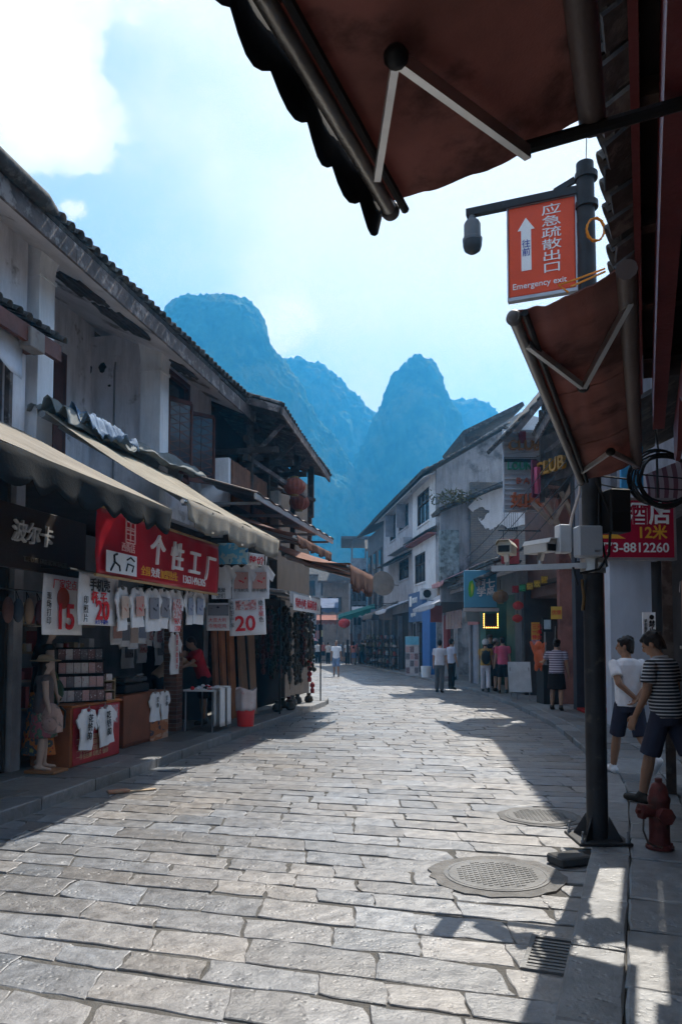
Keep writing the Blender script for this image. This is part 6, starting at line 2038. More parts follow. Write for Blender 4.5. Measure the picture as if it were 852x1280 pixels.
# hydrant, manholes, drain
q = empty('fire_hydrant', at_ground(824, 1060, .1), 0, 'dull red fire hydrant with a chained side cap on the right pavement', 'hydrant')
MAT_HYD = M('hydrant_red', (.11, .024, .021), .6, var=.4, scale=9, bump=.3, col2=(.07, .03, .025), amt2=.35, scale2=7)
MB().lathe([(.105, 0), (.105, .02), (.080, .03), (.076, .10), (.078, .34), (.085, .36), (.085, .385), (.076, .40), (.066, .45), (.050, .49), (.028, .505), (.028, .535), (.012, .54)], n=20).build('barrel', MAT_HYD, q, smooth='auto')
for i in range(6):
    a = i * math.pi / 3
    MB().lathe([(.012, .02), (.012, .038), (.006, .04)], (.092 * math.cos(a), .092 * math.sin(a), 0), 6).build('bolt', MAT_HYD, q)
oc = MB().tube([(-.06, -.02, .29), (-.13, -.03, .29)], .05, 12).tube([(-.13, -.03, .29), (-.165, -.035, .29)], [.062, .062], 6).build('side_outlet', MAT_HYD, q, smooth='auto')
MB().tube([(-.16, -.035, .29), (-.19, -.04, .29)], .022, 5).build('cap_nut', MAT_HYD, oc)
MB().tube([(.0, -.06, .27), (.0, -.13, .27)], .055, 12).tube([(0, -.13, .27), (0, -.155, .27)], .066, 6).build('front_outlet', MAT_HYD, q, smooth='auto')
MB().tube([(-.14, -.05, .25), (-.15, -.06, .15), (-.12, -.07, .06), (-.07, -.07, .035), (-.02, -.1, .03)], .008, 5).build('chain', M('rusty_chain', (.08, .06, .05), .6, metal=.6), q)
for (mx, my, mr, mr2), lb in zip(MANH, ('large round iron manhole cover in a cement collar on the near road', 'round iron manhole cover close to the lamp post foot')):
    q = empty('manhole_cover', (mx, my, 0), .4, lb, 'manhole')
    ring = []
    rr = random.Random(int(mx * 100))
    pts = [((mr2 * rr.uniform(.94, 1.05)) * math.cos(2 * math.pi * i / 36) * 1.0, mr2 * rr.uniform(.94, 1.05) * math.sin(2 * math.pi * i / 36)) for i in range(36)]
    MB().prism(pts, lambda u, v, w: (u, v, -.03 + w), .038).build('cement_collar', M('cement_collar', (.155, .15, .145), .8, var=.3, scale=8, bump=.6, bscale=50), q)
    MB().lathe([(mr + .03, .0075), (mr + .03, .013), (mr + .004, .013), (mr + .004, .009)], n=40).build('frame', M('cast_iron', (.13, .13, .13), .5, metal=.4, var=.3, bump=.3), q)
    MB().lathe([(mr, .009), (mr, .014), (mr - .01, .015)], n=40).build('cover', M('cast_iron', (.13, .13, .13)), q)
    g = MB()
    k = int(mr / .045)
    for i in range(-k, k + 1):
        for j in range(-k, k + 1):
            x, y = i * .042 + (.021 if j % 2 else 0), j * .042
            if math.hypot(x, y) < mr - .05:
                g.box(x - .014, x + .014, y - .007, y + .007, .0145, .019)
    o = g.build('studs', M('cast_iron', (.13, .13, .13)), q); o['kind'] = 'stuff'
q = empty('drain_grate', at_ground(688, 1194, .0), math.radians(-21), 'slotted iron drain grate against the near right kerb', 'grate')
g = MB(); g.box(-.13, .13, -.24, -.21, -.01, .012).box(-.13, .13, .21, .24, -.01, .012).box(-.13, -.105, -.21, .21, -.01, .012).box(.105, .13, -.21, .21, -.01, .012)
g.build('frame', M('cast_iron', (.13, .13, .13)), q)
for i in range(9):
    MB().box(-.105, .105, -.195 + i * .044, -.172 + i * .044, -.008, .010).build('bar', M('cast_iron', (.13, .13, .13)), q)
MB().box(-.1, .1, -.2, .2, -.03, -.0085).build('pit', MAT_BLACK, q)

# ================================================================== right side, middle distance
MAT_LOUVRE = M('grey_louvre', (.52, .54, .58), .55, var=.15, metal=.2)
MAT_WHITEWALL = M('white_limewash', (.70, .71, .74), .9, var=.08, scale=1.2, bump=.2, bscale=9, col2=(.45, .44, .46), amt2=.22, scale2=.7, streak=.28)


def wp(px, py, Y):
    return at_y(px, py, Y)


def white_front():
    """house with the pale blue-white pier, nearest past the post"""
    R = R1.root('pier_house', 'shop house with a plain bluish white pier and dark open front past the lamp post', 'house')
    p = MB().box(-.05, .72, 14.6, 15.0, .1, 3.5).build('pier', M('bluewhite_paint', (.52, .55, .62), .8, var=.06, streak=.15), R)
    MB().box(-.12, 1.4, 14.2, 14.9, 3.25, 3.72).build('awning_box', M('white_sheet', (.60, .62, .68), .5), R)
    MB().box(.0, .42, 18.0, 18.4, .1, 6.4).build('dark_column', M('dark_column', (.035, .036, .045), .6), R)
    MB().box(.05, .30, 17.9, 18.0, 3.6, 6.3).build('column_face', M('tile_face', (.20, .22, .27), .7), R)
    for i in range(18):
        MB().box(.06, .29, 17.86, 17.90, 3.65 + i * .145, 3.75 + i * .145).build('wall_tile', M('blue_grey_tile', (.30, .33, .40), .6, var=.2), R)
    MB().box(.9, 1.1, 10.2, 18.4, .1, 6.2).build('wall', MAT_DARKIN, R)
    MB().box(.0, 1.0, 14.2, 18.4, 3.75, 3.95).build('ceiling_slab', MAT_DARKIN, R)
    MB().box(.02, .9, 14.7, 18.2, 3.95, 6.2).build('upper_wall', M('upper_grey', (.22, .22, .25), .9, streak=.4), R)
    up = MB().sheet(lambda a, v: (-.80 + 3.0 * v, 10.6 + 8.0 * a, 6.75 + 1.3 * v), 8, 4, .06).build('roof', MAT_TILE, R)
    tile_rows(up, (-.84, 12.0, 6.80), (-.84, 18.6, 6.80), (1, 0, .43), .18, 2, .07, .28, seed=91)
    MB().bar((-.78, 10.6, 6.66), (-.78, 18.6, 6.66), .05, .16).build('fascia_board', MAT_FASCIA, R)
    for i in range(9):
        MB().bar((-.75, 11.0 + i * .92, 6.72), (.9, 11.0 + i * .92, 7.35), .08, .10).build('rafter', MAT_DARKWOOD, R)
    MB().box(.02, .9, 10.4, 14.2, 3.9, 6.9).build('upper_wall', M('upper_grey', (.22, .22, .25)), R)
    MB().box(.0, .8, 17.2, 18.0, .1, .16).build('red_mat', M('red_mat', (.35, .02, .02), .9), R)
    return R


white_front()


def club_house():
    R = R2.root('club_house', 'timber gabled club house with louvred sign screen and crossed wooden frames', 'house')
    Y = 20.4
    L = lambda px, py, s: R2.on_s(px, py, s)
    MB().box(-.1, 4.0, 19.6, 19.8, .1, 6.2).build('wall', M('red_brown_board', (.20, .085, .07), .8, var=.25, col2=(.12, .05, .045)), R)
    MB().box(.2, 4.0, 19.8, 23.4, 3.0, 6.6).build('upper_body', M('upper_brown', (.12, .075, .065), .85), R)
    # timber roof: eave to the road, climbing away
    a, b = L(638, 545, 19.3), L(694, 478, 19.3)
    k = (b.z - a.z) / (b.x - a.x)
    rf = MB().sheet(lambda u, v: (a.x + 2.6 * v, 18.9 + 2.6 * u, a.z + .06 + k * 2.6 * v), 6, 6, .06)
    roof = rf.build('roof', MAT_TILE, R)
    tile_rows(roof, (a.x - .03, 18.9, a.z + .08), (a.x - .03, 21.4, a.z + .08), (1, 0, k), .17, 2, .06, .26, seed=61)
    for i in range(9):
        o = bpy.data.objects.new('verge_tile', tile_mesh(.06, .26, MAT_TILE)); COL.objects.link(o); o.parent = roof
        o.location = (a.x + i * .2, 18.88, a.z + .09 + k * i * .2); o.rotation_euler = (math.atan(k), 0, math.radians(-90))
    MB().bar((a.x - .02, 18.86, a.z - .04), (a.x + 2.4, 18.86, a.z - .04 + k * 2.42), .05, .14).build('barge_board', MAT_FASCIA, R)
    MB().box(a.x + .66, a.x + .76, 19.0, 19.10, 5.2, a.z + .6).build('post', MAT_DARKWOOD, R)
    MB().bar((a.x + .71, 19.05, a.z - .55), (a.x + 1.9, 19.06, a.z + .42), .09, .10).build('brace', MAT_FASCIA, R)
    MB().box(a.x + .9, a.x + 2.6, 19.5, 19.6, 5.4, a.z + 1.4).build('gable_boards', MAT_DARKWOOD, R)
    # crossed frames in front of the red wall
    for (p0, p1) in (((672, 612), (716, 690)), ((716, 600), (690, 655)), ((690, 640), (722, 712)), ((700, 615), (722, 660)), ((664, 628), (690, 655))):
        u, v = L(*p0, 19.45), L(*p1, 19.45)
        MB().bar((u.x, 19.45 - .02 * (p0[0] % 3), u.z), (v.x, 19.45 - .02 * (p0[0] % 3), v.z), .09, .10).build('cross_timber', M('pale_timber', (.30, .22, .17), .75, var=.25), R)
    for tri in ([(684, 606), (700, 608), (690, 640)], [(676, 632), (690, 612), (692, 655)], [(712, 618), (722, 600), (722, 640)]):
        m = MB(); pts = [(L(*q, 19.5).x, L(*q, 19.5).z) for q in tri]
        m.prism(pts, lambda u, v, w: (u, 19.5 + w, v), .03).build('infill', M('pink_infill', (.40, .22, .18), .8), R)
    return R


club_house()


def louvre_screen():
    s = 20.6
    L = lambda px, py: R2.on_s(px, py, s)
    a, b = L(629, 640), L(676, 537)
    w, h = b.x - a.x, b.z - a.z
    R = empty('louvre_screen', R2.w(a.x, s, a.z), -R2.a, 'grey louvred screen carrying the stacked club lounge bar letters', 'sign')
    MB().box(0, .04, 0, .06, 0, h).box(w - .04, w, 0, .06, 0, h).box(.04, w - .04, .05, .06, 0, h).build('frame', MAT_LOUVRE, R)
    n = 16
    for i in range(n):
        z = h * (i + .5) / n
        MB().bar((.04, .02, z), (w - .04, .02, z), .10, .018, up=(0, -.5, .85)).build('slat', MAT_LOUVRE, R)
    al = M('sign_amber', (.30, .14, .03), .5); gr = M('sign_green', (.03, .20, .10), .5); rd = M('sign_rust', (.34, .09, .05), .5); og = M('sign_orange_brown', (.42, .11, .03), .5)
    text('CLUB', .36, al, R, (.10, -.10, h * .735), UX, UZ, depth=.10, bold=.02, sx=1.0)
    text('LOUNGE', .30, gr, R, (.08, -.08, h * .50), UX, UZ, depth=.06, bold=.015, sx=.82)
    text('B A R', .22, rd, R, (.32, -.08, h * .335), UX, UZ, depth=.08, bold=.02, sx=1.1)
    text('如果', .42, og, R, (.14, -.12, h * .06), UX, UZ, depth=.12, bold=.03, sx=1.1)
    MB().box(w * .40, w * .58, -.06, 0, h * .83, h * .97).build('plaque', M('maroon_plaque', (.22, .03, .05), .6), R)
    MB().box(.03, w - .03, -.02, .0, h * .60, h * .66).build('dark_strip', MAT_BLACK, R)
    return R


louvre_screen()
q = empty('neon_letters', wp(671, 600, 19.0), -R2.a + .5, 'pink vertical neon characters standing out from the club house', 'sign')
text('IF', .95, M('neon_pink', (.52, .10, .18), .5), q, (-.14, 0, -.35), UX, UZ, depth=.10, bold=.012, sx=.42)
MB().box(-.16, .20, .02, .06, -.45, .5).build('backing', M('neon_back', (.16, .03, .06), .6), q)
q = empty('club_letters', wp(691, 580, 18.6), -R2.a - 1.25, 'yellow club letters on a dark board facing the road', 'sign')
text('CLUB', .46, M('club_yellow', (.50, .26, .04), .5), q, (-.6, -.02, -.2), UX, UZ, depth=.10, bold=.02)
MB().box(-.7, .8, .02, .07, -.42, .36).build('backing', MAT_DARKWOOD, q)


def white_house():
    F = R3
    R = F.root('white_house', 'tall three-storey white rendered house with grey cement gable at the street bend', 'house')
    s0 = 36.9
    c = F.on_s(545, 585, s0)               # near eave corner
    t0 = c.x
    s1 = 42.5; s2 = 52.0
    ze = c.z
    rg = F.on_s(628, 538, s0)
    ed = F.on_s(660, 560, s0)
    # gable facing up the road
    out = [(t0, .1), (t0, ze - .05), (rg.x, rg.z), (ed.x + 1.5, rg.z - (ed.x + 1.5 - rg.x) * .45), (ed.x + 1.5, .1)]
    MB().prism(out, lambda u, v, w: (u, s0 + w, v), .25).build('gable_wall', MAT_GREYWALL, R)
    # white street front with window openings
    def front(sa, sb, wins, mat, nm):
        m = MB(); cuts = sorted(set([sa, sb] + [x for w in wins for x in w[:2]])); zc = sorted(set([.1, ze - .05] + [x for w in wins for x in w[2:4]]))
        for i in range(len(cuts) - 1):
            for j in range(len(zc) - 1):
                sm, zm = (cuts[i] + cuts[i + 1]) / 2, (zc[j] + zc[j + 1]) / 2
                if any(w[0] < sm < w[1] and w[2] < zm < w[3] for w in wins):
                    continue
                m.box(t0, t0 + .22, cuts[i], cuts[i + 1], zc[j], zc[j + 1])
        m.build(nm, mat, R)
        for w in wins:
            fm = MB(); e = .07
            fm.box(t0 + .03, t0 + .10, w[0], w[0] + e, w[2], w[3]).box(t0 + .03, t0 + .10, w[1] - e, w[1], w[2], w[3]).box(t0 + .03, t0 + .10, w[0] + e, w[1] - e, w[3] - e, w[3]).box(t0 + .03, t0 + .10, w[0] + e, w[1] - e, w[2], w[2] + e)
            fm.box(t0 + .035, t0 + .095, w[0] + e, w[1] - e, w[2] + (w[3] - w[2]) * .62, w[2] + (w[3] - w[2]) * .62 + .05)
            for k in (1, 2):
                x = w[0] + (w[1] - w[0]) * k / 3
                fm.box(t0 + .04, t0 + .09, x - .03, x + .03, w[2] + e, w[3] - e)
            wo = fm.build('window', MAT_DARKWOOD, R)
            for k in range(3):
                x = w[0] + (w[1] - w[0]) * k / 3
                MB().box(t0 + .11, t0 + .13, x + .03, x + (w[1] - w[0]) / 3 - .03, w[2] + .02, w[3] - .02).build('pane', MAT_GLASS, wo)
            MB().box(t0 - .06, t0 + .03, w[0] - .06, w[1] + .06, w[2] - .08, w[2]).build('sill', mat, R)
    def wz(px, py):
        p = F.on_t(px, py, t0); return p.y, p.z
    u0, u1 = wz(536, 612), wz(521, 652)
    l0, l1 = wz(531, 690), wz(518, 730)
    front(s0 + .25, s1, [(u0[0], u1[0], wz(528, 655)[1], wz(528, 614)[1]), (l0[0], l1[0], wz(524, 729)[1], wz(524, 692)[1])], MAT_WHITEWALL, 'street_wall')
    v0, v1 = wz(510, 640), wz(498, 660)
    v2, v3 = wz(494, 650), wz(487, 670)
    front(s1, s2, [(v0[0], v1[0], wz(503, 662)[1], wz(503, 634)[1]), (v2[0], v3[0], wz(490, 676)[1], wz(490, 645)[1]), (v0[0], v1[0], wz(503, 725)[1], wz(503, 700)[1])], M('greyish_limewash', (.46, .46, .50), .9, var=.15, streak=.5), 'far_street_wall')
    # tiled band between storeys
    zb = wz(530, 675)[1]
    MB().box(t0 - .45, t0, s0 + .1, s1, zb - .05, zb + .04).build('string_course', M('rust_red_board', (.24, .09, .08), .8), R)
    MB().sheet(lambda a, v: (t0 - .55 + .55 * v, s0 + .05 + (s1 - s0) * a, zb + .06 + .28 * v), 10, 2, .05).build('tiled_band', MAT_TILE, R)
    # open casements
    for (x, y) in ((503, 648), (489, 660)):
        s_, z_ = wz(x, y)
        MB().box(t0 - .55, t0 - .02, s_ - .9, s_ - .85, z_ - .7, z_ + .7).build('open_casement', M('casement_grey', (.25, .26, .30), .6), R)
    # little balcony roof and grey ledges
    z2 = wz(500, 680)[1]
    MB().box(t0 - .5, t0, s1 + .2, s1 + 5.5, z2 - .55, z2 - .05).build('balcony_ledge', M('ledge_grey', (.42, .42, .46), .9, streak=.4), R)
    MB().sheet(lambda a, v: (t0 - 1.0 * v, s1 + .3 + 7.5 * a, z2 - .75 - .45 * v), 8, 3, .05).build('lean_to', MAT_TILE, R)
    MB().sheet(lambda a, v: (t0 - .9 * v, s1 + .3 + 4 * a, wz(503, 697)[1] - .4 * v), 8, 3, .05).build('lean_to', MAT_TILE, R)
    # roof
    sl = (rg.z - ze) / (rg.x - t0)
    rf = MB()
    rf.sheet(lambda a, v: (t0 - .7 + (rg.x - t0 + .7) * v, s0 - .15 + (s2 - s0 + .3) * a, ze - .7 * sl + .12 + (rg.x - t0 + .7) * sl * v), 12, 4, .10)
    rf.sheet(lambda a, v: (rg.x + 3.5 * v, s0 - .15 + (s2 - s0 + .3) * a, ze + (rg.x - t0) * sl + .12 - 3.5 * .45 * v), 12, 4, .10)
    roof = rf.build('roof', MAT_TILE, R)
    tile_rows(roof, (t0 - .75, s0 - .15, ze - .7 * sl + .16), (t0 - .75, s2, ze - .7 * sl + .16), (1, 0, sl), .30, 1, .10, .4, seed=77)
    MB().sheet(lambda a, v: (t0 - .62 + .62 * v, s0 + .05 + (s2 - s0 - .1) * a, ze - .25 - .35 * sl + .45 * sl * v), 6, 2, .03).build('soffit', M('soffit_white', (.5, .5, .53), .9), R)
    for i in range(16):
        f = i / 15
        o = bpy.data.objects.new('verge_tile', tile_mesh(.10, .42, MAT_TILE)); COL.objects.link(o); o.parent = roof
        x = t0 - .7 + (rg.x - t0 + .7) * f
        o.location = (x, s0 - .12, ze + .14 + (x - t0) * sl); o.rotation_euler = (math.atan(sl), 0, math.radians(-90))
    return t0, s0, ze


WH = white_house()


def back_house():
    """dark house beyond the white one, and the taller house behind the grey gable"""
    F = R3
    R = F.root('dark_house', 'dark unlit shop house with small shuttered windows beyond the white house', 'house')
    t0 = WH[0]
    MB().box(t0 + .1, t0 + 4, 52.2, 60, .1, 9.8).build('wall', M('dark_plaster', (.14, .14, .15), .9, streak=.5), R)
    MB().sheet(lambda a, v: (t0 - .8 + 3 * v, 52.0 + 8.2 * a, 9.8 + 1.2 * v), 6, 2, .1).build('roof', MAT_TILE, R)
    for i in range(3):
        for j in range(2):
            w_ = MB().box(t0 + .04, t0 + .1, 53.2 + i * 2.4, 54.4 + i * 2.4, 3.6 + j * 2.9, 5.4 + j * 2.9).build('window', MAT_DARKWOOD, R)
            MB().box(t0 + .01, t0 + .035, 53.35 + i * 2.4, 54.25 + i * 2.4, 3.75 + j * 2.9, 5.25 + j * 2.9).build('pane', MAT_GLASS, w_)
    R = R2.root('upper_gable_house', 'pale weathered gable and dark eave rising behind the grey cement gable', 'house')
    s = 43.0
    L = lambda px, py: R2.on_s(px, py, s)
    a, b, c = L(577, 548), L(650, 512), L(700, 530)
    out = [(a.x + .3, a.z - .4), (b.x, b.z - .15), (c.x + 2, c.z - .5), (c.x + 2, 5), (a.x + .3, 5)]
    MB().prism(out, lambda u, v, w: (u, s + w, v), .3).build('gable_wall', M('stained_white_render', (.48, .50, .54), .9, var=.25, scale=.6, col2=(.2, .2, .21), amt2=.4, scale2=.5), R)
    sl = (b.z - a.z) / (b.x - a.x)
    MB().sheet(lambda u, v: (a.x + (b.x - a.x) * v, s - .8 + 6 * u, a.z + (b.z - a.z) * v), 4, 4, .25).build('roof', MAT_TILE, R)
    MB().box(a.x, a.x + .9, s - .7, s - .1, a.z - .9, a.z - .05).build('eave_box', MAT_DARKWOOD, R)


back_house()


def brick_house():
    F = R2
    s = 28.6
    L = lambda px, py: F.on_s(px, py, s)
    R = F.root('brick_house', 'lower house with bare brick wall, peeling white plaster and weedy lean-to roof', 'house')
    a, b = L(588, 692), L(690, 598)
    brick = bpy.data.materials.new('old_grey_brickwork'); brick.use_nodes = True
    N, Lk = brick.node_tree.nodes, brick.node_tree.links
    tc = N.new('ShaderNodeTexCoord'); mp = N.new('ShaderNodeMapping'); mp.inputs['Rotation'].default_value = (math.pi / 2, 0, 0)
    Lk.new(tc.outputs['Object'], mp.inputs[0])
    bt = N.new('ShaderNodeTexBrick'); bt.inputs['Scale'].default_value = 4.0; bt.inputs['Color1'].default_value = (.22, .19, .165, 1); bt.inputs['Color2'].default_value = (.17, .165, .165, 1); bt.inputs['Mortar'].default_value = (.11, .11, .11, 1); bt.inputs['Mortar Size'].default_value = .03; bt.inputs['Row Height'].default_value = .28; bt.inputs['Brick Width'].default_value = .9
    Lk.new(mp.outputs[0], bt.inputs['Vector'])
    nz = N.new('ShaderNodeTexNoise'); nz.inputs['Scale'].default_value = 1.2; nz.inputs['Detail'].default_value = 6; Lk.new(tc.outputs['Object'], nz.inputs['Vector'])
    hs = N.new('ShaderNodeHueSaturation'); mr = N.new('ShaderNodeMapRange'); mr.inputs['To Min'].default_value = .3; mr.inputs['To Max'].default_value = 1.9
    Lk.new(nz.outputs['Fac'], mr.inputs['Value']); Lk.new(mr.outputs[0], hs.inputs['Value']); Lk.new(bt.outputs['Color'], hs.inputs['Color'])
    pb = N['Principled BSDF']; pb.inputs['Roughness'].default_value = .95; Lk.new(hs.outputs[0], pb.inputs['Base Color'])
    bp = N.new('ShaderNodeBump'); bp.inputs['Strength'].default_value = .6; bp.inputs['Distance'].default_value = .03; Lk.new(bt.outputs['Fac'], bp.inputs['Height']); bp.invert = True; Lk.new(bp.outputs[0], pb.inputs['Normal'])
    MB().box(a.x, b.x + 1, s, s + .25, 3.2, L(600, 632).z + .9).build('wall', brick, R)
    # remaining plaster, with a ragged lower edge
    pl = [(590, 640), (600, 634), (612, 638), (602, 652), (598, 648), (604, 660), (616, 662), (622, 655), (634, 660), (660, 655), (660, 600), (600, 618), (584, 634)]
    rg_ = random.Random(9)
    rag = []
    for i_, p_ in enumerate(pl):
        n_ = pl[(i_ + 1) % len(pl)]
        for k_ in range(6):
            f_ = k_ / 6
            j_ = 0 if i_ > 8 else 1.6
            rag.append((p_[0] + (n_[0] - p_[0]) * f_ + rg_.uniform(-j_, j_), p_[1] + (n_[1] - p_[1]) * f_ + rg_.uniform(-j_, j_)))
    MB().prism([(L(*p).x, L(*p).z) for p in rag], lambda u, v, w: (u, s - .035 + w, v), .03).build('plaster', MAT_WHITEWALL, R)
    # barred opening
    o1, o2 = L(630, 662), L(646, 640)
    MB().box(o1.x, o2.x, s - .02, s - .005, o1.z, o2.z).build('opening', MAT_BLACK, R)  # black plate stands in for the shade behind the bars
    for i in range(7):
        x = o1.x + (o2.x - o1.x) * i / 6
        MB().tube([(x, s - .04, o1.z), (x, s - .04, o2.z)], .012, 5).build('bar', MAT_PIPE, R)
    # lean-to roof edge above
    e0, e1 = L(546, 644), L(656, 598)
    MB().sheet(lambda u, v: (e0.x + (e1.x - e0.x) * v, s - .6 + 1.6 * u, e0.z + (e1.z - e0.z) * v + .05), 4, 10, .14).build('roof', MAT_TILE, R)
    sl = (e1.z - e0.z) / (e1.x - e0.x)
    for i in range(14):
        o = bpy.data.objects.new('verge_tile', tile_mesh(.09, .30, MAT_TILE)); COL.objects.link(o); o.parent = R
        x = e0.x + i * .23
        o.location = (x, s - .58, e0.z + .07 + (x - e0.x) * sl); o.rotation_euler = (math.atan(sl), 0, math.radians(-90))
    # recess and stone-faced pier
    c0, c1 = L(548, 728), L(571, 664)
    MB().box(c0.x, c1.x, s - .3, s - .05, c0.z, c1.z).build('stone_pier', M('lichen_stone', (.20, .25, .27), .9, var=.5, scale=5, bump=.6, bscale=9, col2=(.10, .12, .12), amt2=.45, scale2=4), R)
    MB().box(c0.x + .1, a.x, s + .1, s + .3, 3.2, L(600, 632).z + .2).build('recess_wall', MAT_GREYWALL, R)
    # weeds on the lean-to
    rr = random.Random(6)
    q = empty('roof_weeds', R2.w(*L(563, 634).xy, L(563, 634).z), 0, 'tuft of weeds growing on the lean-to roof beside the grey gable', 'weeds')
    mb = MB()
    for i in range(220):
        p = Vector((rr.gauss(0, .42), rr.uniform(-.9, -.5), rr.uniform(-.05, .35) + .15 * rr.random()))
        d = Vector((rr.uniform(-1, 1), rr.uniform(-1, 1), rr.uniform(.2, 1))).normalized() * rr.uniform(.08, .2)
        w = d.cross(Vector((rr.random(), rr.random(), rr.random()))).normalized() * .035
        mb.add([p - w, p + w, p + d + w * .2, p + d - w * .2], [(0, 1, 2, 3)])
    mb.build('leaves', M('dry_weed', (.10, .10, .055), .9, var=.4, scale=6), q)


brick_house()


def shop_row():
    """ground floor fronts on the middle stretch"""
    F = R2
    # ---- teal green shop
    R = F.root('green_shop', 'green painted shop front under the blue sign, with a dark doorway', 'shop')
    gw = M('green_paint', (.05, .12, .085), .7, var=.2, streak=.2)
    MB().box(0, .3, 23.2, 23.9, .1, 3.3).build('grey_pier', M('grey_pier', (.14, .15, .16), .9, streak=.2), R)
    MB().box(.02, .25, 23.9, 24.9, .1, 3.2).build('side_wall', gw, R)
    MB().box(.02, .25, 27.6, 28.4, .1, 3.2).build('side_wall', gw, R)
    MB().box(.02, .3, 23.2, 28.4, 3.2, 3.9).build('lintel', M('lintel_grey', (.20, .20, .20), .9), R)
    MB().box(1.6, 1.7, 23.2, 28.4, .1, 3.2).build('inner_wall', M('green_inner', (.03, .06, .045), .8), R)
    MB().box(.3, 1.6, 28.4, 28.5, .1, 3.2).build('end_wall', gw, R)
    # ---- small tiled canopies stepping up over the shops
    R = F.root('tiled_canopies', 'stepped low tiled canopies above the green shop', 'roof')
    for (sa, sb, ta, za, k) in ((22.6, 25.6, -1.0, 4.05, 1), (23.2, 27.6, -1.3, 3.55, 2), (25.4, 29.4, -.9, 4.0, 3)):
        cn = MB().sheet(lambda u, v: (ta + 1.3 * v, sa + (sb - sa) * u, za + .55 * v), 8, 3, .05).build('canopy', MAT_TILE, R)
        tile_rows(cn, (ta - .03, sa, za + .03), (ta - .03, sb, za + .03), (1, 0, .42), .18, 3, .07, .26, seed=k)
        MB().bar((ta + .05, sa, za - .08), (ta + .05, sb, za - .08), .05, .12).build('edge_beam', MAT_FASCIA, cn)
        for i in range(9):
            o = bpy.data.objects.new('verge_tile', tile_mesh(.07, .22, MAT_TILE)); COL.objects.link(o); o.parent = cn
            o.location = (ta + i * .14, sa - .02, za + .03 + .06 * i); o.rotation_euler = (math.atan(.42), 0, math.radians(-90))
    # ---- blue sign with leaf
    q = empty('shop_sign', wp(600, 736, 23.6), -F.a - .10, 'sky-blue box sign with green leaf mark and white brush characters', 'sign')
    MB().box(-.50, .50, 0, .18, -.58, .58).build('board', M('sign_skyblue', (.10, .30, .44), .45, var=.12, scale=1.5), q, bevel=.01)
    MB().prism([(-.30, -.28), (-.22, -.20), (-.18, .05), (-.24, .27), (-.34, .22), (-.38, 0), (-.36, -.2)], lambda u, v, w: (u, -.02 + w, v), .018).build('leaf_mark', M('leaf_green', (.10, .36, .03), .5), q)
    MB().prism([(-.28, -.2), (-.24, -.1), (-.23, .12), (-.27, .2), (-.30, .05)], lambda u, v, w: (u, -.03 + w, v), .01).build('leaf_vein', M('leaf_yellow', (.5, .5, .05), .5), q)
    text('柯七\n学岛', .30, MAT_WHITETXT, q, (-.12, -.004, .06), UX, UZ, depth=.05, bold=.02, sx=.95, lead=.9)
    MB().box(-.52, .56, -.05, .2, -.70, -.60).build('ledge', M('sign_ledge', (.42, .36, .34), .8), q)
    # ---- bulb-lit frame in the dark doorway
    q = empty('bulb_frame', wp(613, 776, 25.0), -F.a, 'small dark frame outlined with glowing amber bulbs in the green shop', 'sign')
    MB().box(-.24, .24, 0, .06, -.24, .24).build('panel', M('bulb_panel', (.03, .025, .025), .6), q)
    em = M('amber_bulb', (.9, .5, .1), .5, emit=(1.0, .45, .08), estr=6.0, bump=0)
    bl = []
    for i in range(7):
        bl += [(-.23, .22 - .073 * i), (.23, .22 - .073 * i)]
    for i in range(1, 6):
        bl.append((-.23 + .077 * i, -.22))
    bme = MB().ell((0, 0, 0), (.016, .016, .016), 6, 5).mesh('bulb'); bme.materials.append(em)
    for x, z in bl:
        o = bpy.data.objects.new('bulb', bme); COL.objects.link(o); o.parent = q; o.location = (x, -.012, z)
    # ---- pink topped doorway
    R = F.root('shop_doorway', 'narrow doorway with pink header between the green shop and the drinks shop', 'doorway')
    MB().box(.0, .2, 28.6, 28.9, .1, 3.0).box(.0, .2, 29.9, 30.2, .1, 3.0).build('jamb', M('jamb_grey', (.25, .24, .25), .8), R)
    MB().box(-.02, .22, 28.55, 30.25, 2.35, 2.9).build('header', M('pink_header', (.46, .20, .20), .8), R)
    MB().box(.1, .16, 28.9, 29.9, .1, 2.35).build('door', M('grey_blue_door', (.26, .28, .34), .6), R)
    # ---- drinks shop with grey awning
    R = F.root('drinks_shop', 'dark open drinks shop behind the grey slanting awning', 'shop')
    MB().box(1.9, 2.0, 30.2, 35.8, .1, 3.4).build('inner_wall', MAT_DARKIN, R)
    MB().box(.0, .25, 30.2, 35.8, 3.0, 4.1).build('lintel', M('lintel_brown', (.10, .08, .07), .9), R)
    MB().box(-.05, .1, 32.6, 32.75, .1, 3.0).box(-.05, .1, 34.9, 35.2, .1, 3.0).build('post', M('pale_post2', (.36, .36, .40), .8), R)
    rp = MB().box(-.06, .08, 34.0, 34.9, .1, 2.9).build('red_panel', M('dull_red_panel', (.22, .035, .035), .7), R)
    rr = random.Random(5)
    for i in range(5):
        MB().box(-.15, -.10, 30.9 + i * .62, 31.42 + i * .62, 2.25, 3.0).build('menu_panel', picture('menu_%d' % i, [tuple(rr.uniform(.2, .55) for _ in range(3)), (.42, .3, .28), (.15, .1, .1)], 6 + i), R)
    awning(F, 'shop_awning', 'grey slanting awning over the drinks shop menu panels', 30.0, 35.6, .0, 3.95, -1.35, 3.22, M('grey_awning', (.36, .37, .41), .8), M('grey_awning', (.36, .37, .41)), .22, 1, .03, wrinkle=.02)
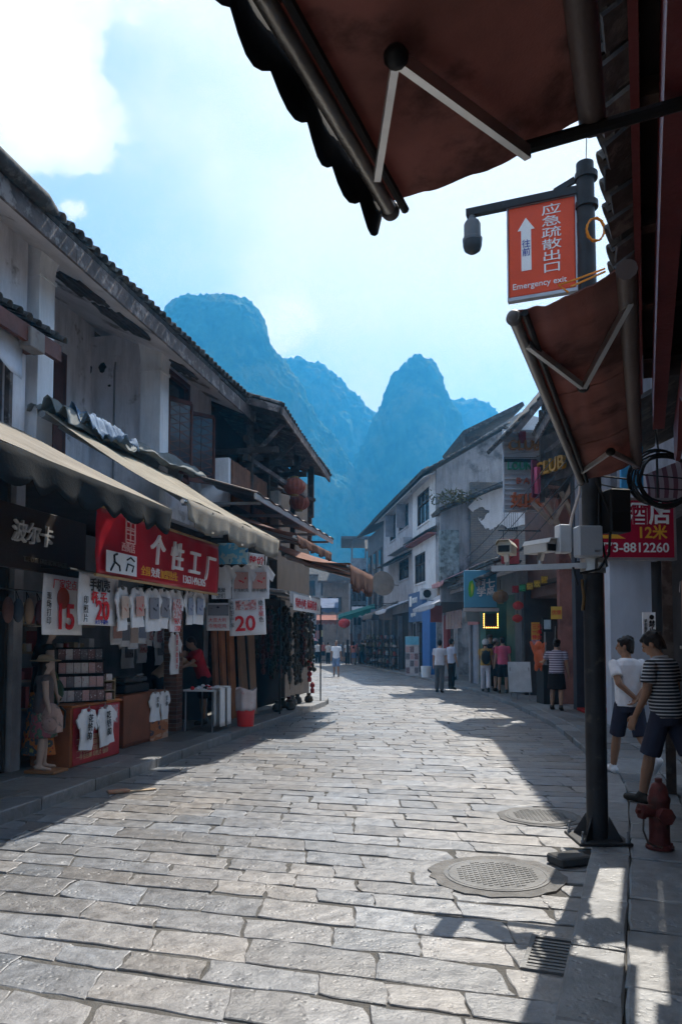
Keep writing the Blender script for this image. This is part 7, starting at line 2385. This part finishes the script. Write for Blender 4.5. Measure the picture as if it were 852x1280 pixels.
    awning(F, 'shop_awning', 'faded pink awning tucked under the tiled canopies', 27.8, 30.2, -.05, 4.6, -1.45, 3.95, M('faded_pink', (.42, .22, .23), .8), M('faded_pink', (.42, .22, .23)), .2, 1, .03, wrinkle=.02)
    # ---- blue shop
    F = R3
    t0 = WH[0]
    R = F.root('blue_shop', 'shop front with bright blue pier and dark doorway under the white house', 'shop')
    bl_ = M('bright_blue_paint', (.05, .16, .42), .6, var=.1)
    MB().box(t0 - .30, t0, 37.2, 38.9, .1, 3.6).build('blue_pier', bl_, R)
    MB().box(t0 - .30, t0 - .05, 38.9, 42.3, 2.75, 4.3).build('sign_board', M('dull_blue_sign', (.07, .13, .26), .6), R)
    text('IMOOI', .42, MAT_WHITETXT, R, (t0 - .31, 41.2, 3.75), (0, -1, 0), UZ, depth=.03)
    MB().box(t0 - .335, t0 - .31, 41.4, 41.9, 3.6, 4.15).build('bottle_mark', MAT_WHITETXT, R)
    text('XI JIE SHOP', .26, MAT_WHITETXT, R, (t0 - .31, 41.6, 3.05), (0, -1, 0), UZ, depth=.02)
    MB().box(t0 - .02, t0, 38.9, 42.3, .1, 2.7).build('opening_shade_sheet', MAT_BLACK, R)  # black sheet painted in for the shade inside the doorway
    for s_ in (40.4, 42.3):
        MB().box(t0 - .28, t0 - .1, s_, s_ + .18, .1, 2.75).build('post', M('grey_post', (.2, .2, .22), .7), R)
    for i in range(6):
        MB().box(t0 - .20, t0 - .05, 38.95, 40.3, .3 + i * .38, .34 + i * .38).build('shelf', MAT_DARKWOOD, R)
    R = F.root('far_shops', 'row of dark open shop fronts at the far end of the right side', 'shop')
    MB().box(t0 - .02, t0, 42.6, 60, .1, 3.4).build('opening_shade_sheet', MAT_BLACK, R)  # one black sheet stands in for the shade inside the shops
    for i in range(7):
        MB().box(t0 - .5, t0 - .25, 44.2 + i * 2.4, 44.5 + i * 2.4, .1, 3.2).build('post', M('grey_post', (.2, .2, .22)), R)
    awning(F, 'shop_awning', 'pale blue-white awning just beyond the blue shop', 42.6, 46.4, t0, 4.1, t0 - 1.5, 3.5, M('pale_awning', (.55, .58, .66), .7), M('pale_awning', (.55, .58, .66)), .22, 1, .02, wrinkle=.02)
    awning(F, 'shop_awning', 'dark tattered awning beyond the pale blue-white awning', 46.8, 51.0, t0, 4.2, t0 - 1.6, 3.4, M('tatter', (.20, .18, .17), .9), M('tatter', (.20, .18, .17)), .3, 3, .06, wrinkle=.06)
    q = F.root('fan_disc', 'round tan woven disc fixed at the corner of the far shops', 'disc', None, t0 - 1.2, 45.4, 5.15)
    MB().lathe([(.72, -.04), (.74, 0), (.72, .04)], n=28).build('disc', M('woven_tan', (.32, .24, .18), .85, bump=.3), q).rotation_euler = (math.pi / 2 - .1, 0, .25)
    MB().bar((0, .05, 0), (1.0, .3, -.1), .05, .05).build('arm', MAT_PIPE, q)


shop_row()

# small things along the right fronts
LR = lambda n, lb, px, py, Y, **k: lantern(n, lb, wp(px, py, Y), **k)
RED_L = M('red_lantern', (.40, .035, .03), .6, var=.15)
LR('paper_lantern', 'upper small red lantern by the grey pier of the green shop', 647, 757, 22.6, r=.16, mat=RED_L, group='small red lanterns by the green shop', cord=.3)
LR('paper_lantern', 'lower small red lantern by the grey pier of the green shop', 646, 773, 22.7, r=.15, mat=RED_L, group='small red lanterns by the green shop', cord=.2)
LR('wicker_lantern', 'brown wicker drum lantern beside the blue sign', 625, 746, 22.9, r=.24, mat=M('wicker', (.17, .10, .05), .8, bump=.5), cord=.3)
q = empty('hanging_letters', wp(662, 735, 21.0), -R2.a - .5, 'string of small coloured character signs under the cameras', 'sign')
for i, (ch, c, dz) in enumerate((('酒', (.45, .05, .06), 0), ('吧', (.06, .30, .12), .03), ('街', (.55, .36, .04), .07), ('欢', (.6, .38, .04), .13), ('迎', (.6, .38, .04), .24))):
    MB().box(-.5 + i * .2, -.32 + i * .2, 0, .04, -.12 + dz, .08 + dz).build('plaque', M('plaque_%d' % i, tuple(x * .45 for x in c), .6), q)
    text(ch, .17, M('plq_txt_%d' % i, c, .6), q, (-.49 + i * .2, -.004, -.09 + dz), UX, UZ, depth=.02, bold=.02)
q = empty('yellow_notice', wp(669, 792, 20.0), -R2.a, 'tall orange-yellow price notice on the dark stall', 'sign')
MB().box(-.11, .11, 0, .02, -.42, .30).build('board', M('notice_orange', (.62, .30, .04), .6), q)
text('三元\n一串\n特价', .13, MAT_REDTXT, q, (-.10, -.003, .14), UX, UZ, depth=.004, bold=.02)
MB().box(-.11, .11, -.004, -.001, -.42, -.16).build('picture', PICS[5], q)
q = empty('yellow_notice', wp(695, 766, 19.4), -R2.a, 'small yellow board hung inside the dark stall', 'sign')
MB().box(-.14, .14, 0, .02, -.16, .16).build('board', M('notice_yellow', (.55, .33, .05), .6), q)
text('优惠', .13, MAT_REDTXT, q, (-.13, -.003, -.04), UX, UZ, depth=.004)
q = empty('stall_counter', R2.w(-.35, 19.9, .1), -R2.a, 'dark stall counter with poles and a small screen', 'stall')
MB().box(-.2, .25, -.3, .3, 0, 1.0).build('counter', MAT_BLACK, q, bevel=.01)
MB().tube([(-.1, -.2, 1.0), (-.12, -.2, 2.15)], .015, 6).tube([(.12, -.2, 1.0), (.16, -.2, 2.0)], .012, 6).tube([(0, .2, 1.0), (0, .2, 2.0)], .012, 6).build('pole', MAT_PIPE, q)
MB().box(-.2, .06, -.26, -.2, 1.85, 2.22).build('screen_case', MAT_BLACK, q)
MB().box(-.16, .02, -.266, -.261, 1.92, 2.16).build('screen', M('screen_grey', (.35, .42, .48), .3), q)
q = empty('orange_figure', R2.w(-.62, 19.75, 1.0), -R2.a, 'orange inflatable figure with raised arms standing on the stall', 'figure')
mb = MB(); mb.ell((0, 0, .28), (.13, .10, .24)); mb.ell((0, 0, .60), (.10, .09, .12)); capsule(mb, (-.1, 0, .42), (-.2, 0, .68), .05, .04); capsule(mb, (.1, 0, .42), (.17, 0, .66), .05, .04); capsule(mb, (-.06, 0, .1), (-.07, 0, -.02), .06, .05); capsule(mb, (.06, 0, .1), (.07, 0, -.02), .06, .05)
remeshed(mb, 'body', M('orange_vinyl', (.62, .13, .05), .4, var=.1), q, .02, 2)
q = empty('notice_board', R2.w(-.85, 20.6, .1), -R2.a - .15, 'tilted white notice board standing on the pavement before the dark stall', 'board')
MB().add([(-.3, 0, .25), (.3, 0, .25), (.3, .25, 1.05), (-.3, .25, 1.05), (-.3, .03, .24), (.3, .03, .24), (.3, .28, 1.04), (-.3, .28, 1.04)], [(0, 1, 2, 3), (7, 6, 5, 4), (0, 4, 5, 1), (1, 5, 6, 2), (2, 6, 7, 3), (3, 7, 4, 0)]).build('panel', M('board_white', (.52, .54, .56), .6), q)
MB().tube([(-.25, .05, 0), (-.25, .2, .9)], .015, 5).tube([(.25, .05, 0), (.25, .2, .9)], .015, 5).tube([(0, .6, 0), (0, .25, .9)], .015, 5).build('leg', MAT_PIPE, q)
q = empty('stall_screen', R2.w(-.28, 19.2, .75), -R2.a, 'pale blue menu card leaning on the dark stall', 'card')
MB().box(-.14, .10, 0, .02, -.18, .2).build('card', M('card_blue', (.34, .46, .52), .6), q)
q = empty('snack_stall', R2.w(.5, 21.3, .1), -R2.a, 'dark interior of the snack stall below the club house', 'stall')
MB().box(-.5, 2.0, 1.6, 1.7, 0, 3.3).box(-.5, 2.0, -1.6, 1.6, 3.2, 3.3).build('panel', MAT_DARKIN, q)  # dark panels stand in for the shade inside the stall
# goods racks
q = empty('drink_poster_rack', R3.w(WH[0] - 1.35, 36.4, .1), -R3.a - .3, 'white standing rack of leaflets with a blue header by the blue pier', 'rack')
MB().box(-.32, .32, 0, .06, 0, 1.85).build('panel', M('rack_white', (.48, .44, .45), .6), q)
MB().box(-.32, .32, -.005, -.001, 1.45, 1.84).build('header', M('rack_blue', (.16, .42, .55), .6), q)
for i in range(4):
    for j in range(3):
        MB().box(-.30 + j * .205, -.12 + j * .205, -.012, -.002, .1 + i * .33, .38 + i * .33).build('leaflet', cm[(i + j) % 4], q)
q = empty('white_cart', R2.w(-.5, 32.2, .1), -R2.a, 'white snack cart at the drinks shop door', 'cart')
MB().box(-.3, .3, -.6, .6, .15, .95).build('body', M('cart_white', (.40, .38, .38), .6, col2=(.25, .12, .1), amt2=.25), q, bevel=.02)
MB().box(-.34, .34, -.64, .64, .95, 1.0).build('top', MAT_WHITEPAINT, q)
for a in (-.4, .4):
    MB().tube([(-.33, a, .15), (-.27, a, .15)], .14, 14).tube([(.27, a, .15), (.33, a, .15)], .14, 14).build('wheel', MAT_BLACK, q)
q = empty('white_bucket', R3.w(WH[0] - 1.1, 34.6, .1), 0, 'white plastic bucket beside the leaflet rack', 'bucket')
MB().lathe([(.2, 0), (.24, .5), (.22, .5)], n=16).build('tub', MAT_WHITEPAINT, q, smooth='auto')

rr = random.Random(55)
CL = [(.20, .12, .10), (.32, .27, .24), (.10, .12, .16), (.26, .07, .06), (.16, .18, .12), (.38, .36, .36)]
spots = [(43.6, 'wooden crate rack of dark souvenirs by the first far post'), (46.0, 'tall rack of brown bags by the second far post'), (48.4, 'rack of hats and scarves by the third far post'), (50.8, 'rack of bottles in the deep shade of the far shops'), (53.2, 'last rack of goods at the far right')]
for i, (s_, lb) in enumerate(spots):
    q = R3.root('goods_rack', lb, 'rack', 'goods racks before the far shops', WH[0] - .9, s_, .1)
    for a_ in (-.2, .2):
        for b_ in (-.5, .5):
            MB().bar((a_, b_, 0), (a_, b_, 1.9), .04).build('upright', MAT_DARKWOOD, q)
    for k in range(4):
        sh = MB().box(-.22, .22, -.52, .52, .28 + .48 * k, .31 + .48 * k).build('shelf', MAT_DARKWOOD, q)
        for j in range(4):
            c = CL[rr.randrange(6)]
            h = rr.uniform(.15, .36)
            MB().lathe([(.07, 0), (.10, h * .4), (.08, h * .8), (.03, h)], (rr.uniform(-.08, .08), -.38 + j * .25, .312 + .48 * k), 8).build('ware', M('ware_%.2f' % c[0], c, .7), sh)
hang = [(21.9, 4.3, (.36, .05, .05), 'narrow red hanging banner outside the club house'), (26.5, 2.75, (.30, .30, .28), 'small pale hanging plaque under the tiled canopies'), (33.2, 2.9, (.34, .10, .08), 'rust red hanging plaque at the drinks shop'), (44.2, 3.3, (.33, .26, .22), 'tan hanging plaque beyond the blue shop'), (49.0, 3.4, (.22, .24, .30), 'slate hanging plaque at the tattered awning')]
for s_, z, c, lb in hang:
    F = R2 if s_ < 36 else R3
    t_ = -.7 if s_ < 36 else WH[0] - 1.1
    q = F.root('hanging_plaque', lb, 'sign', 'hanging plaques along the right side', t_, s_, z)
    MB().box(-.26, .26, 0, .05, -.36, .36).build('board', M('plaque_%.2f_%.2f' % (c[0], c[1]), c, .7, var=.2), q, bevel=.01)
    MB().tube([(-.2, .02, .36), (-.2, .02, .6)], .01, 5).tube([(.2, .02, .36), (.2, .02, .6)], .01, 5).bar((-.35, .02, .6), (1.1, .02, .6), .03).build('bracket', MAT_BLACK, q)
for i, (px, py, Y, lb) in enumerate(((560, 735, 29, 'rusty air-conditioner box on the wall over the pink awning'), (536, 742, 36.6, 'pale air-conditioner box at the white house corner'))):
    q = empty('air_conditioner', at_y(px, py, Y), .1, lb, 'air conditioner')
    MB().box(-.4, .4, 0, .3, -.27, .27).build('case', M('ac_%d' % i, [(.30, .24, .2), (.5, .5, .52)][i], .6, var=.2, streak=.3), q, bevel=.02)
    MB().lathe([(.2, 0), (.2, .01)], n=18).build('fan_grille', MAT_BLACK, q, loc=(-.1, -.006, 0)).rotation_euler = (math.pi / 2, 0, 0)
w = empty('overhead_wires', (4.9, 19, 5.2), 0, 'slack black wires strung along the right-hand house fronts', 'wires')
for k in range(4):
    P0, P1 = Vector((-.3 + .1 * k, -6, .9 - .25 * k)), Vector((-.1, 17.5, -.3 - .2 * k))
    MB().tube([P0.lerp(P1, f / 14) + Vector((0, 0, -.5 * math.sin(math.pi * f / 14) * (1 + .3 * k))) for f in range(15)], .011, 5).build('wire', MAT_BLACK, w)

# ================================================================== far end of the street
def far_house(name, label, x0, x1, y0, y1, h, mat, wins=(), roof=None, flat=False, face='front'):
    R = empty(name, ((x0 + x1) / 2, y0, 0), 0, label, 'house')
    ox, oy = (x0 + x1) / 2, y0
    MB().box(x0 - ox, x1 - ox, 0, y1 - y0, 0, h).build('wall', mat, R)
    for (a, b, c, d) in wins:
        w = MB().box(a - ox, b - ox, -.06, -.005, c, d).build('window', MAT_DARKWOOD, R)
        MB().box(a - ox + .08, b - ox - .08, -.075, -.062, c + .08, d - .08).build('pane', MAT_GLASS, w)
    if roof is not None:
        if flat:
            MB().box(x0 - ox - .9, x1 - ox + .9, -1.2, y1 - y0 + .5, h + 1.6, h + 1.85).build('roof', roof, R)
            for a in (x0 - ox + .1, x1 - ox - .1):
                MB().box(a - .08, a + .08, .1, .26, h, h + 1.6).build('roof_post', MAT_PIPE, R)
        else:
            MB().sheet(lambda u, v: (x0 - ox - .4 + (x1 - x0 + .8) * u, -.8 + (y1 - y0) * .5 * v, h + 1.5 * v), 6, 3, .12).build('roof', roof, R)
            MB().bar((x0 - ox - .4, -.85, h - .02), (x1 - ox + .4, -.85, h - .02), .08, .2).build('eave_board', MAT_FASCIA, R)
    return R


GW = M('far_tile_wall', (.30, .32, .36), .8, var=.3, scale=3, col2=(.18, .19, .21), amt2=.45, scale2=2.5)
far_house('tower_house', 'narrow far house with gridded grey wall and raised flat roof at the street end', .9, 2.35, 69, 74, 9.3, GW, [(1.1 + .42 * i, 1.4 + .42 * i, 3.2 + 1.1 * j, 3.9 + 1.1 * j) for i in range(3) for j in range(5)], M('far_slab', (.10, .10, .11), .9), flat=True)
far_house('far_white_house', 'slim bluish white house beside the far gridded house', 2.5, 4.3, 66, 72, 9.6, M('far_bluewhite', (.55, .60, .68), .9, streak=.3), [(3.3, 3.7, 6.2, 7.4)], MAT_TILE)
far_house('closing_house', 'dim shop house closing the end of the street behind the crowd', -7.0, 1.0, 76, 82, 8.3, M('closing_plaster', (.34, .33, .34), .9, streak=.4), [(-4.6 + 1.3 * i, -3.9 + 1.3 * i, z_, z_ + 1.5) for i in range(4) for z_ in (4.0, 6.3)], MAT_TILE)
far_house('far_left_house', 'plain far house on the left behind the trinket stall', -9.5, -3.3, 40, 62, 8.2, M('far_left_plaster', (.38, .37, .37), .9, streak=.4), [(-5.4, -4.4, 3.4, 4.9), (-4.3, -3.6, 5.6, 7.0)], MAT_TILE)
MB_ = empty('far_shop_front', (-1.5, 75.6, 0), 0, 'dark shop opening with pale goods at the very end of the street', 'shop')
MB().box(-4.5, 2.2, 0, .2, .05, 3.4).build('opening_shade_sheet', MAT_BLACK, MB_)  # black sheet in place of the shaded shop interior
rr = random.Random(77)
for i in range(12):
    MB().box(-4.3 + i * .54, -3.9 + i * .54 + rr.uniform(0, .1), -.1, -.02, rr.uniform(1.7, 2.6), rr.uniform(2.75, 3.2)).build('panel', M('far_panel_%d' % (i % 5), [(.45, .44, .46), (.35, .12, .10), (.40, .36, .2), (.25, .3, .36), (.5, .5, .52)][i % 5], .8), MB_)


far_house('far_brown_house', 'brownish far house with small windows just left of the gridded house', -1.6, .7, 66.5, 72, 6.9, M('far_brown', (.24, .20, .18), .9, streak=.4), [(-1.2 + .8 * i, -.75 + .8 * i, 4.3, 5.6) for i in range(2)], MAT_TILE)


def far_awning(label, x0, x1, y, zb, zf, dep, mat, pitch=0):
    R = empty('shop_awning', ((x0 + x1) / 2, y, zf), 0, label, 'awning')
    w = x1 - x0
    MB().sheet(lambda u, v: (-w / 2 + w * u, -dep * v, (zb - zf) * (1 - v) + pitch * u), 8, 4, .05).build('canopy', mat, R)
    MB().sheet(lambda u, v: (-w / 2 + w * u, -dep - .01, pitch * u - .35 * v * (.8 + .2 * math.sin(u * 40))), 24, 2, .03).build('valance', mat, R)
    for a in (-w / 2 + .1, w / 2 - .1):
        MB().tube([(a, -dep + .1, -.1), (a, -dep + .1, -zf + .05)], .04, 6).build('post', MAT_PIPE, R)
    return R


far_awning('dull blue awning stretched across the far left shops', -4.6, -.2, 57, 4.9, 4.1, 2.0, M('dull_blue_canvas', (.12, .16, .26), .85))
far_awning('small pale awning low at the far left behind the trinkets', -4.0, -2.2, 53, 3.4, 2.8, 1.6, M('pale_canvas', (.50, .52, .58), .8))
far_awning('thin teal awning in front of the far right shops', -.2, 2.3, 52, 3.5, 3.25, .7, M('teal_canvas', (.03, .17, .155), .8), pitch=.75)
far_awning('rust coloured awning low before the brownish far house', -2.0, .3, 63, 3.9, 3.4, 1.4, M('far_rust_canvas', (.26, .10, .07), .85))
far_awning('pale grey awning at the foot of the gridded far house', .9, 3.0, 64, 4.6, 4.0, 1.5, M('far_grey_canvas', (.36, .37, .40), .85))
lantern('paper_lantern', 'bright red lantern hanging under the thin teal awning', at_y(430, 779, 50), .40, None, M('bright_red_lantern', (.62, .06, .05), .6), cord=.8)
q = empty('far_stall', (1.6, 56.5, 0), 0, 'cluttered dark stall of goods beyond the teal awning', 'stall')
for i in range(9):
    MB().box(-1.2 + i * .28, -1.0 + i * .28, rr.uniform(-.3, .3), .4, .05, rr.uniform(1.2, 2.6)).build('goods', M('far_goods_%d' % (i % 4), [(.06, .05, .05), (.12, .07, .06), (.10, .12, .09), (.16, .10, .09)][i % 4], .9), q)

# ================================================================== people in the street
WHITE_T = cloth('white', (.72, .72, .75))
NAVY = cloth('navy', (.035, .038, .06)); BLK = cloth('black', (.018, .018, .02)); DENIM = cloth('denim', (.16, .22, .34)); GREYT = cloth('grey_trouser', (.12, .12, .125))
PINK = cloth('pink', (.62, .12, .20)); PALEPINK = cloth('pale_pink', (.52, .28, .30)); YEL = cloth('mustard', (.45, .27, .08)); REDC = cloth('red', (.42, .02, .03)); WHT2 = cloth('offwhite', (.60, .60, .66))
SHOE_W = M('white_shoe', (.62, .62, .64), .6); SHOE_D = M('dark_shoe', (.03, .028, .026), .6)
STRIPE = bands('navy_stripe_shirt', (.030, .032, .036), (.50, .50, .52), 30, 'Z', width=.64)
STRIPE2 = bands('mauve_stripe_shirt', (.50, .44, .50), (.12, .09, .14), 18, 'Z', width=.55)

person('man in white t-shirt and navy shorts walking with hands clasped behind his back', (3.46, 9.2, .10), math.radians(-8), WHITE_T, NAVY, H=1.64, skin=SKIN_D, shoes=SHOE_W, near=True, voxel=.016,
       pose=dict(legL=(.30, .10), legR=(-.22, .75), armL=(-.55, .05, .35, .85), armR=(-.55, .05, .35, .85), lean=.06, turn=-.9, nod=.05), build=1.02)
person('man in striped polo shirt and dark shorts walking with bowed head by the hydrant', (3.20, 7.55, .10), math.radians(-38), STRIPE, NAVY, H=1.68, skin=SKIN_D, shoes=SHOE_D, near=True, voxel=.016,
       pose=dict(legL=(.26, .08), legR=(-.42, .30), armL=(.10, .10, .30), armR=(-.12, .12, .25), lean=.10, turn=-.25, nod=.45), collar=cloth('grey_collar', (.30, .30, .30)), build=1.08)
person('man in white t-shirt and blue shorts walking alone down the middle of the road', (-.23, 36.9, 0), math.pi, WHITE_T, DENIM, H=1.72, shoes=SHOE_D, skin=SKIN_D, pose=dict(legL=(.22, .1), legR=(-.2, .2)))
person('man in white shirt and grey trousers at the right kerb, back to us', (3.30, 25.6, 0), math.radians(25), WHT2, GREYT, H=1.72, bot='trousers', shoes=SHOE_D, pose=dict(legL=(.12, .1), legR=(-.10, .1), lean=.1))
person('person in pale shirt and black trousers just behind the grey trousered man', (3.85, 26.6, .05), math.radians(60), cloth('pale_blue', (.46, .50, .62)), BLK, H=1.70, bot='trousers', shoes=SHOE_D)
person('person in mustard shirt and white trousers wearing a white helmet', (4.62, 24.4, .10), math.radians(15), YEL, WHT2, H=1.62, bot='trousers', shoes=SHOE_D, hat=('helmet', M('helmet_white', (.60, .62, .64), .4)), pose=dict(legL=(.25, .1), legR=(-.2, .3), armL=(.5, .1, .8)))
q = empty('backpack', (4.58, 24.14, 1.02), math.radians(-15), 'black backpack worn over the mustard shirt', 'backpack')
mb = MB(); mb.ell((0, 0, .18), (.15, .10, .23)); remeshed(mb, 'bag', MAT_BLACK, q, .02, 2)
MB().tube([(-.1, .05, .35), (-.11, .14, .38), (-.11, .2, .3)], .02, 6).build('strap', MAT_BLACK, q); MB().tube([(.1, .05, .35), (.11, .14, .38), (.11, .2, .3)], .02, 6).build('strap', MAT_BLACK, q)
person('person in black clothes and brimmed hat standing in the green shop doorway', (5.02, 25.7, .10), math.radians(170), BLK, BLK, H=1.76, bot='trousers', shoes=SHOE_D, hat=('brim', M('dark_hat', (.05, .05, .05), .9)))
person('person in dark red top and grey cap between the black-clad person and the pink shirt', (5.0, 24.7, .10), math.radians(80), cloth('dark_red', (.16, .03, .05)), BLK, H=1.64, shoes=SHOE_D, hat=('cap', M('cap_cloth', (.36, .34, .34), .9)))
person('person in bright pink shirt and black shorts with back to us', (5.02, 23.7, .10), math.radians(5), PINK, BLK, H=1.70, shoes=SHOE_D, pose=dict(legL=(.05, 0), legR=(-.05, .05)))
person('woman in striped top and black skirt leaning at the snack stall', (5.05, 17.9, .10), math.radians(25), STRIPE2, BLK, H=1.62, bot='skirt', shoes=SHOE_D, hair='bun', pose=dict(legL=(.1, .15), legR=(-.12, .1), armL=(.35, .45, 1.2), lean=.12), build=1.1, voxel=.018)
person('person in bright red shirt with a yellow print bending over the pale table', FL.w(-1.05, 14.75, .13), math.radians(-120), REDC, BLK, H=1.66, skin=SKIN_D, shoes=SHOE_D, pose=dict(lean=.32, nod=.35, armL=(.7, .15, .6), armR=(.75, .15, .6)), voxel=.016)
person('man in tan shirt stooping low behind the brick pier', FL.w(-1.75, 14.3, .13), math.radians(60), cloth('tan', (.42, .27, .17)), BLK, H=1.66, shoes=SHOE_D, pose=dict(lean=.75, nod=.3, armL=(1.1, .1, .3), armR=(1.1, .1, .3)), voxel=.018)
crowd = [(376, 60, 'pink', PALEPINK, DENIM, 'person in pale pink top at the far left of the crowd'), (388, 61, 'u', PALEPINK, WHT2, 'person with pinkish top and white trousers under a pink parasol'), (397, 60, 'w', WHITE_T, BLK, 'person in white top second from the parasol'),
         (410, 58, 'w', WHITE_T, BLK, 'person in white top and black trousers left of the lone walker'), (434, 57, 'w', WHITE_T, BLK, 'person in white top and black trousers right of the lone walker'), (442, 56, 'p', cloth('salmon', (.55, .22, .20)), DENIM, 'person in salmon top and denim shorts in the far crowd'),
         (452, 55, 'd', cloth('olive', (.06, .07, .05)), BLK, 'person in dark olive top in the far crowd'), (461, 54, 'd', cloth('char', (.05, .05, .055)), GREYT, 'person in charcoal top by the far right shops'), (469, 53, 'd', BLK, GREYT, 'person in black top nearest the far right posts'),
         (404, 66, 'r', cloth('brick', (.35, .10, .08)), BLK, 'person in brick red top deep in the crowd'), (424, 66, 'b', cloth('skyb', (.25, .35, .5)), BLK, 'person in sky blue top deep in the crowd'), (416, 69, 'w', WHT2, GREYT, 'person in off-white top farthest in the crowd')]
crowd += [(380, 64, 'w', WHT2, BLK, 'person in off-white shirt behind the pale pink top'), (429, 62, 'b', cloth('slate', (.10, .13, .18)), GREYT, 'person in slate shirt between the lone walker and the crowd'), (447, 60, 'p', cloth('wine', (.22, .04, .06)), BLK, 'person in wine red shirt beside the salmon top'), (456, 58, 'w', WHITE_T, DENIM, 'person in white top half hidden by the olive top')]
rr = random.Random(31)
for px, Y, k, t_, b_, lb in crowd:
    x = (px - 426) / FPX * Y
    person(lb, (x, Y, 0.0 if px < 445 else .1), math.radians(rr.choice([0, 20, 170, 190, 340])), t_, b_, H=rr.uniform(1.60, 1.74), bot='trousers' if k in 'wud' else 'shorts', shoes=SHOE_D, voxel=.03, group='crowd at the end of the street', hair=rr.choice(['short', 'long', 'short']))
q = empty('parasol', ((388 - 426) / FPX * 61, 60.9, 1.15), 0, 'pink parasol held up in the far crowd', 'parasol')
MB().lathe([(.62, .62), (.45, .78), (.2, .9), (.02, .93), (.02, .92), (.2, .88), (.45, .76)], n=16).build('canopy', PALEPINK, q)
MB().tube([(.0, 0, 0), (0, 0, .9)], .015, 5).build('shaft', MAT_PIPE, q)

for _m in list(TMP.collection.objects):
    bpy.data.objects.remove(_m)
bpy.data.scenes.remove(TMP)
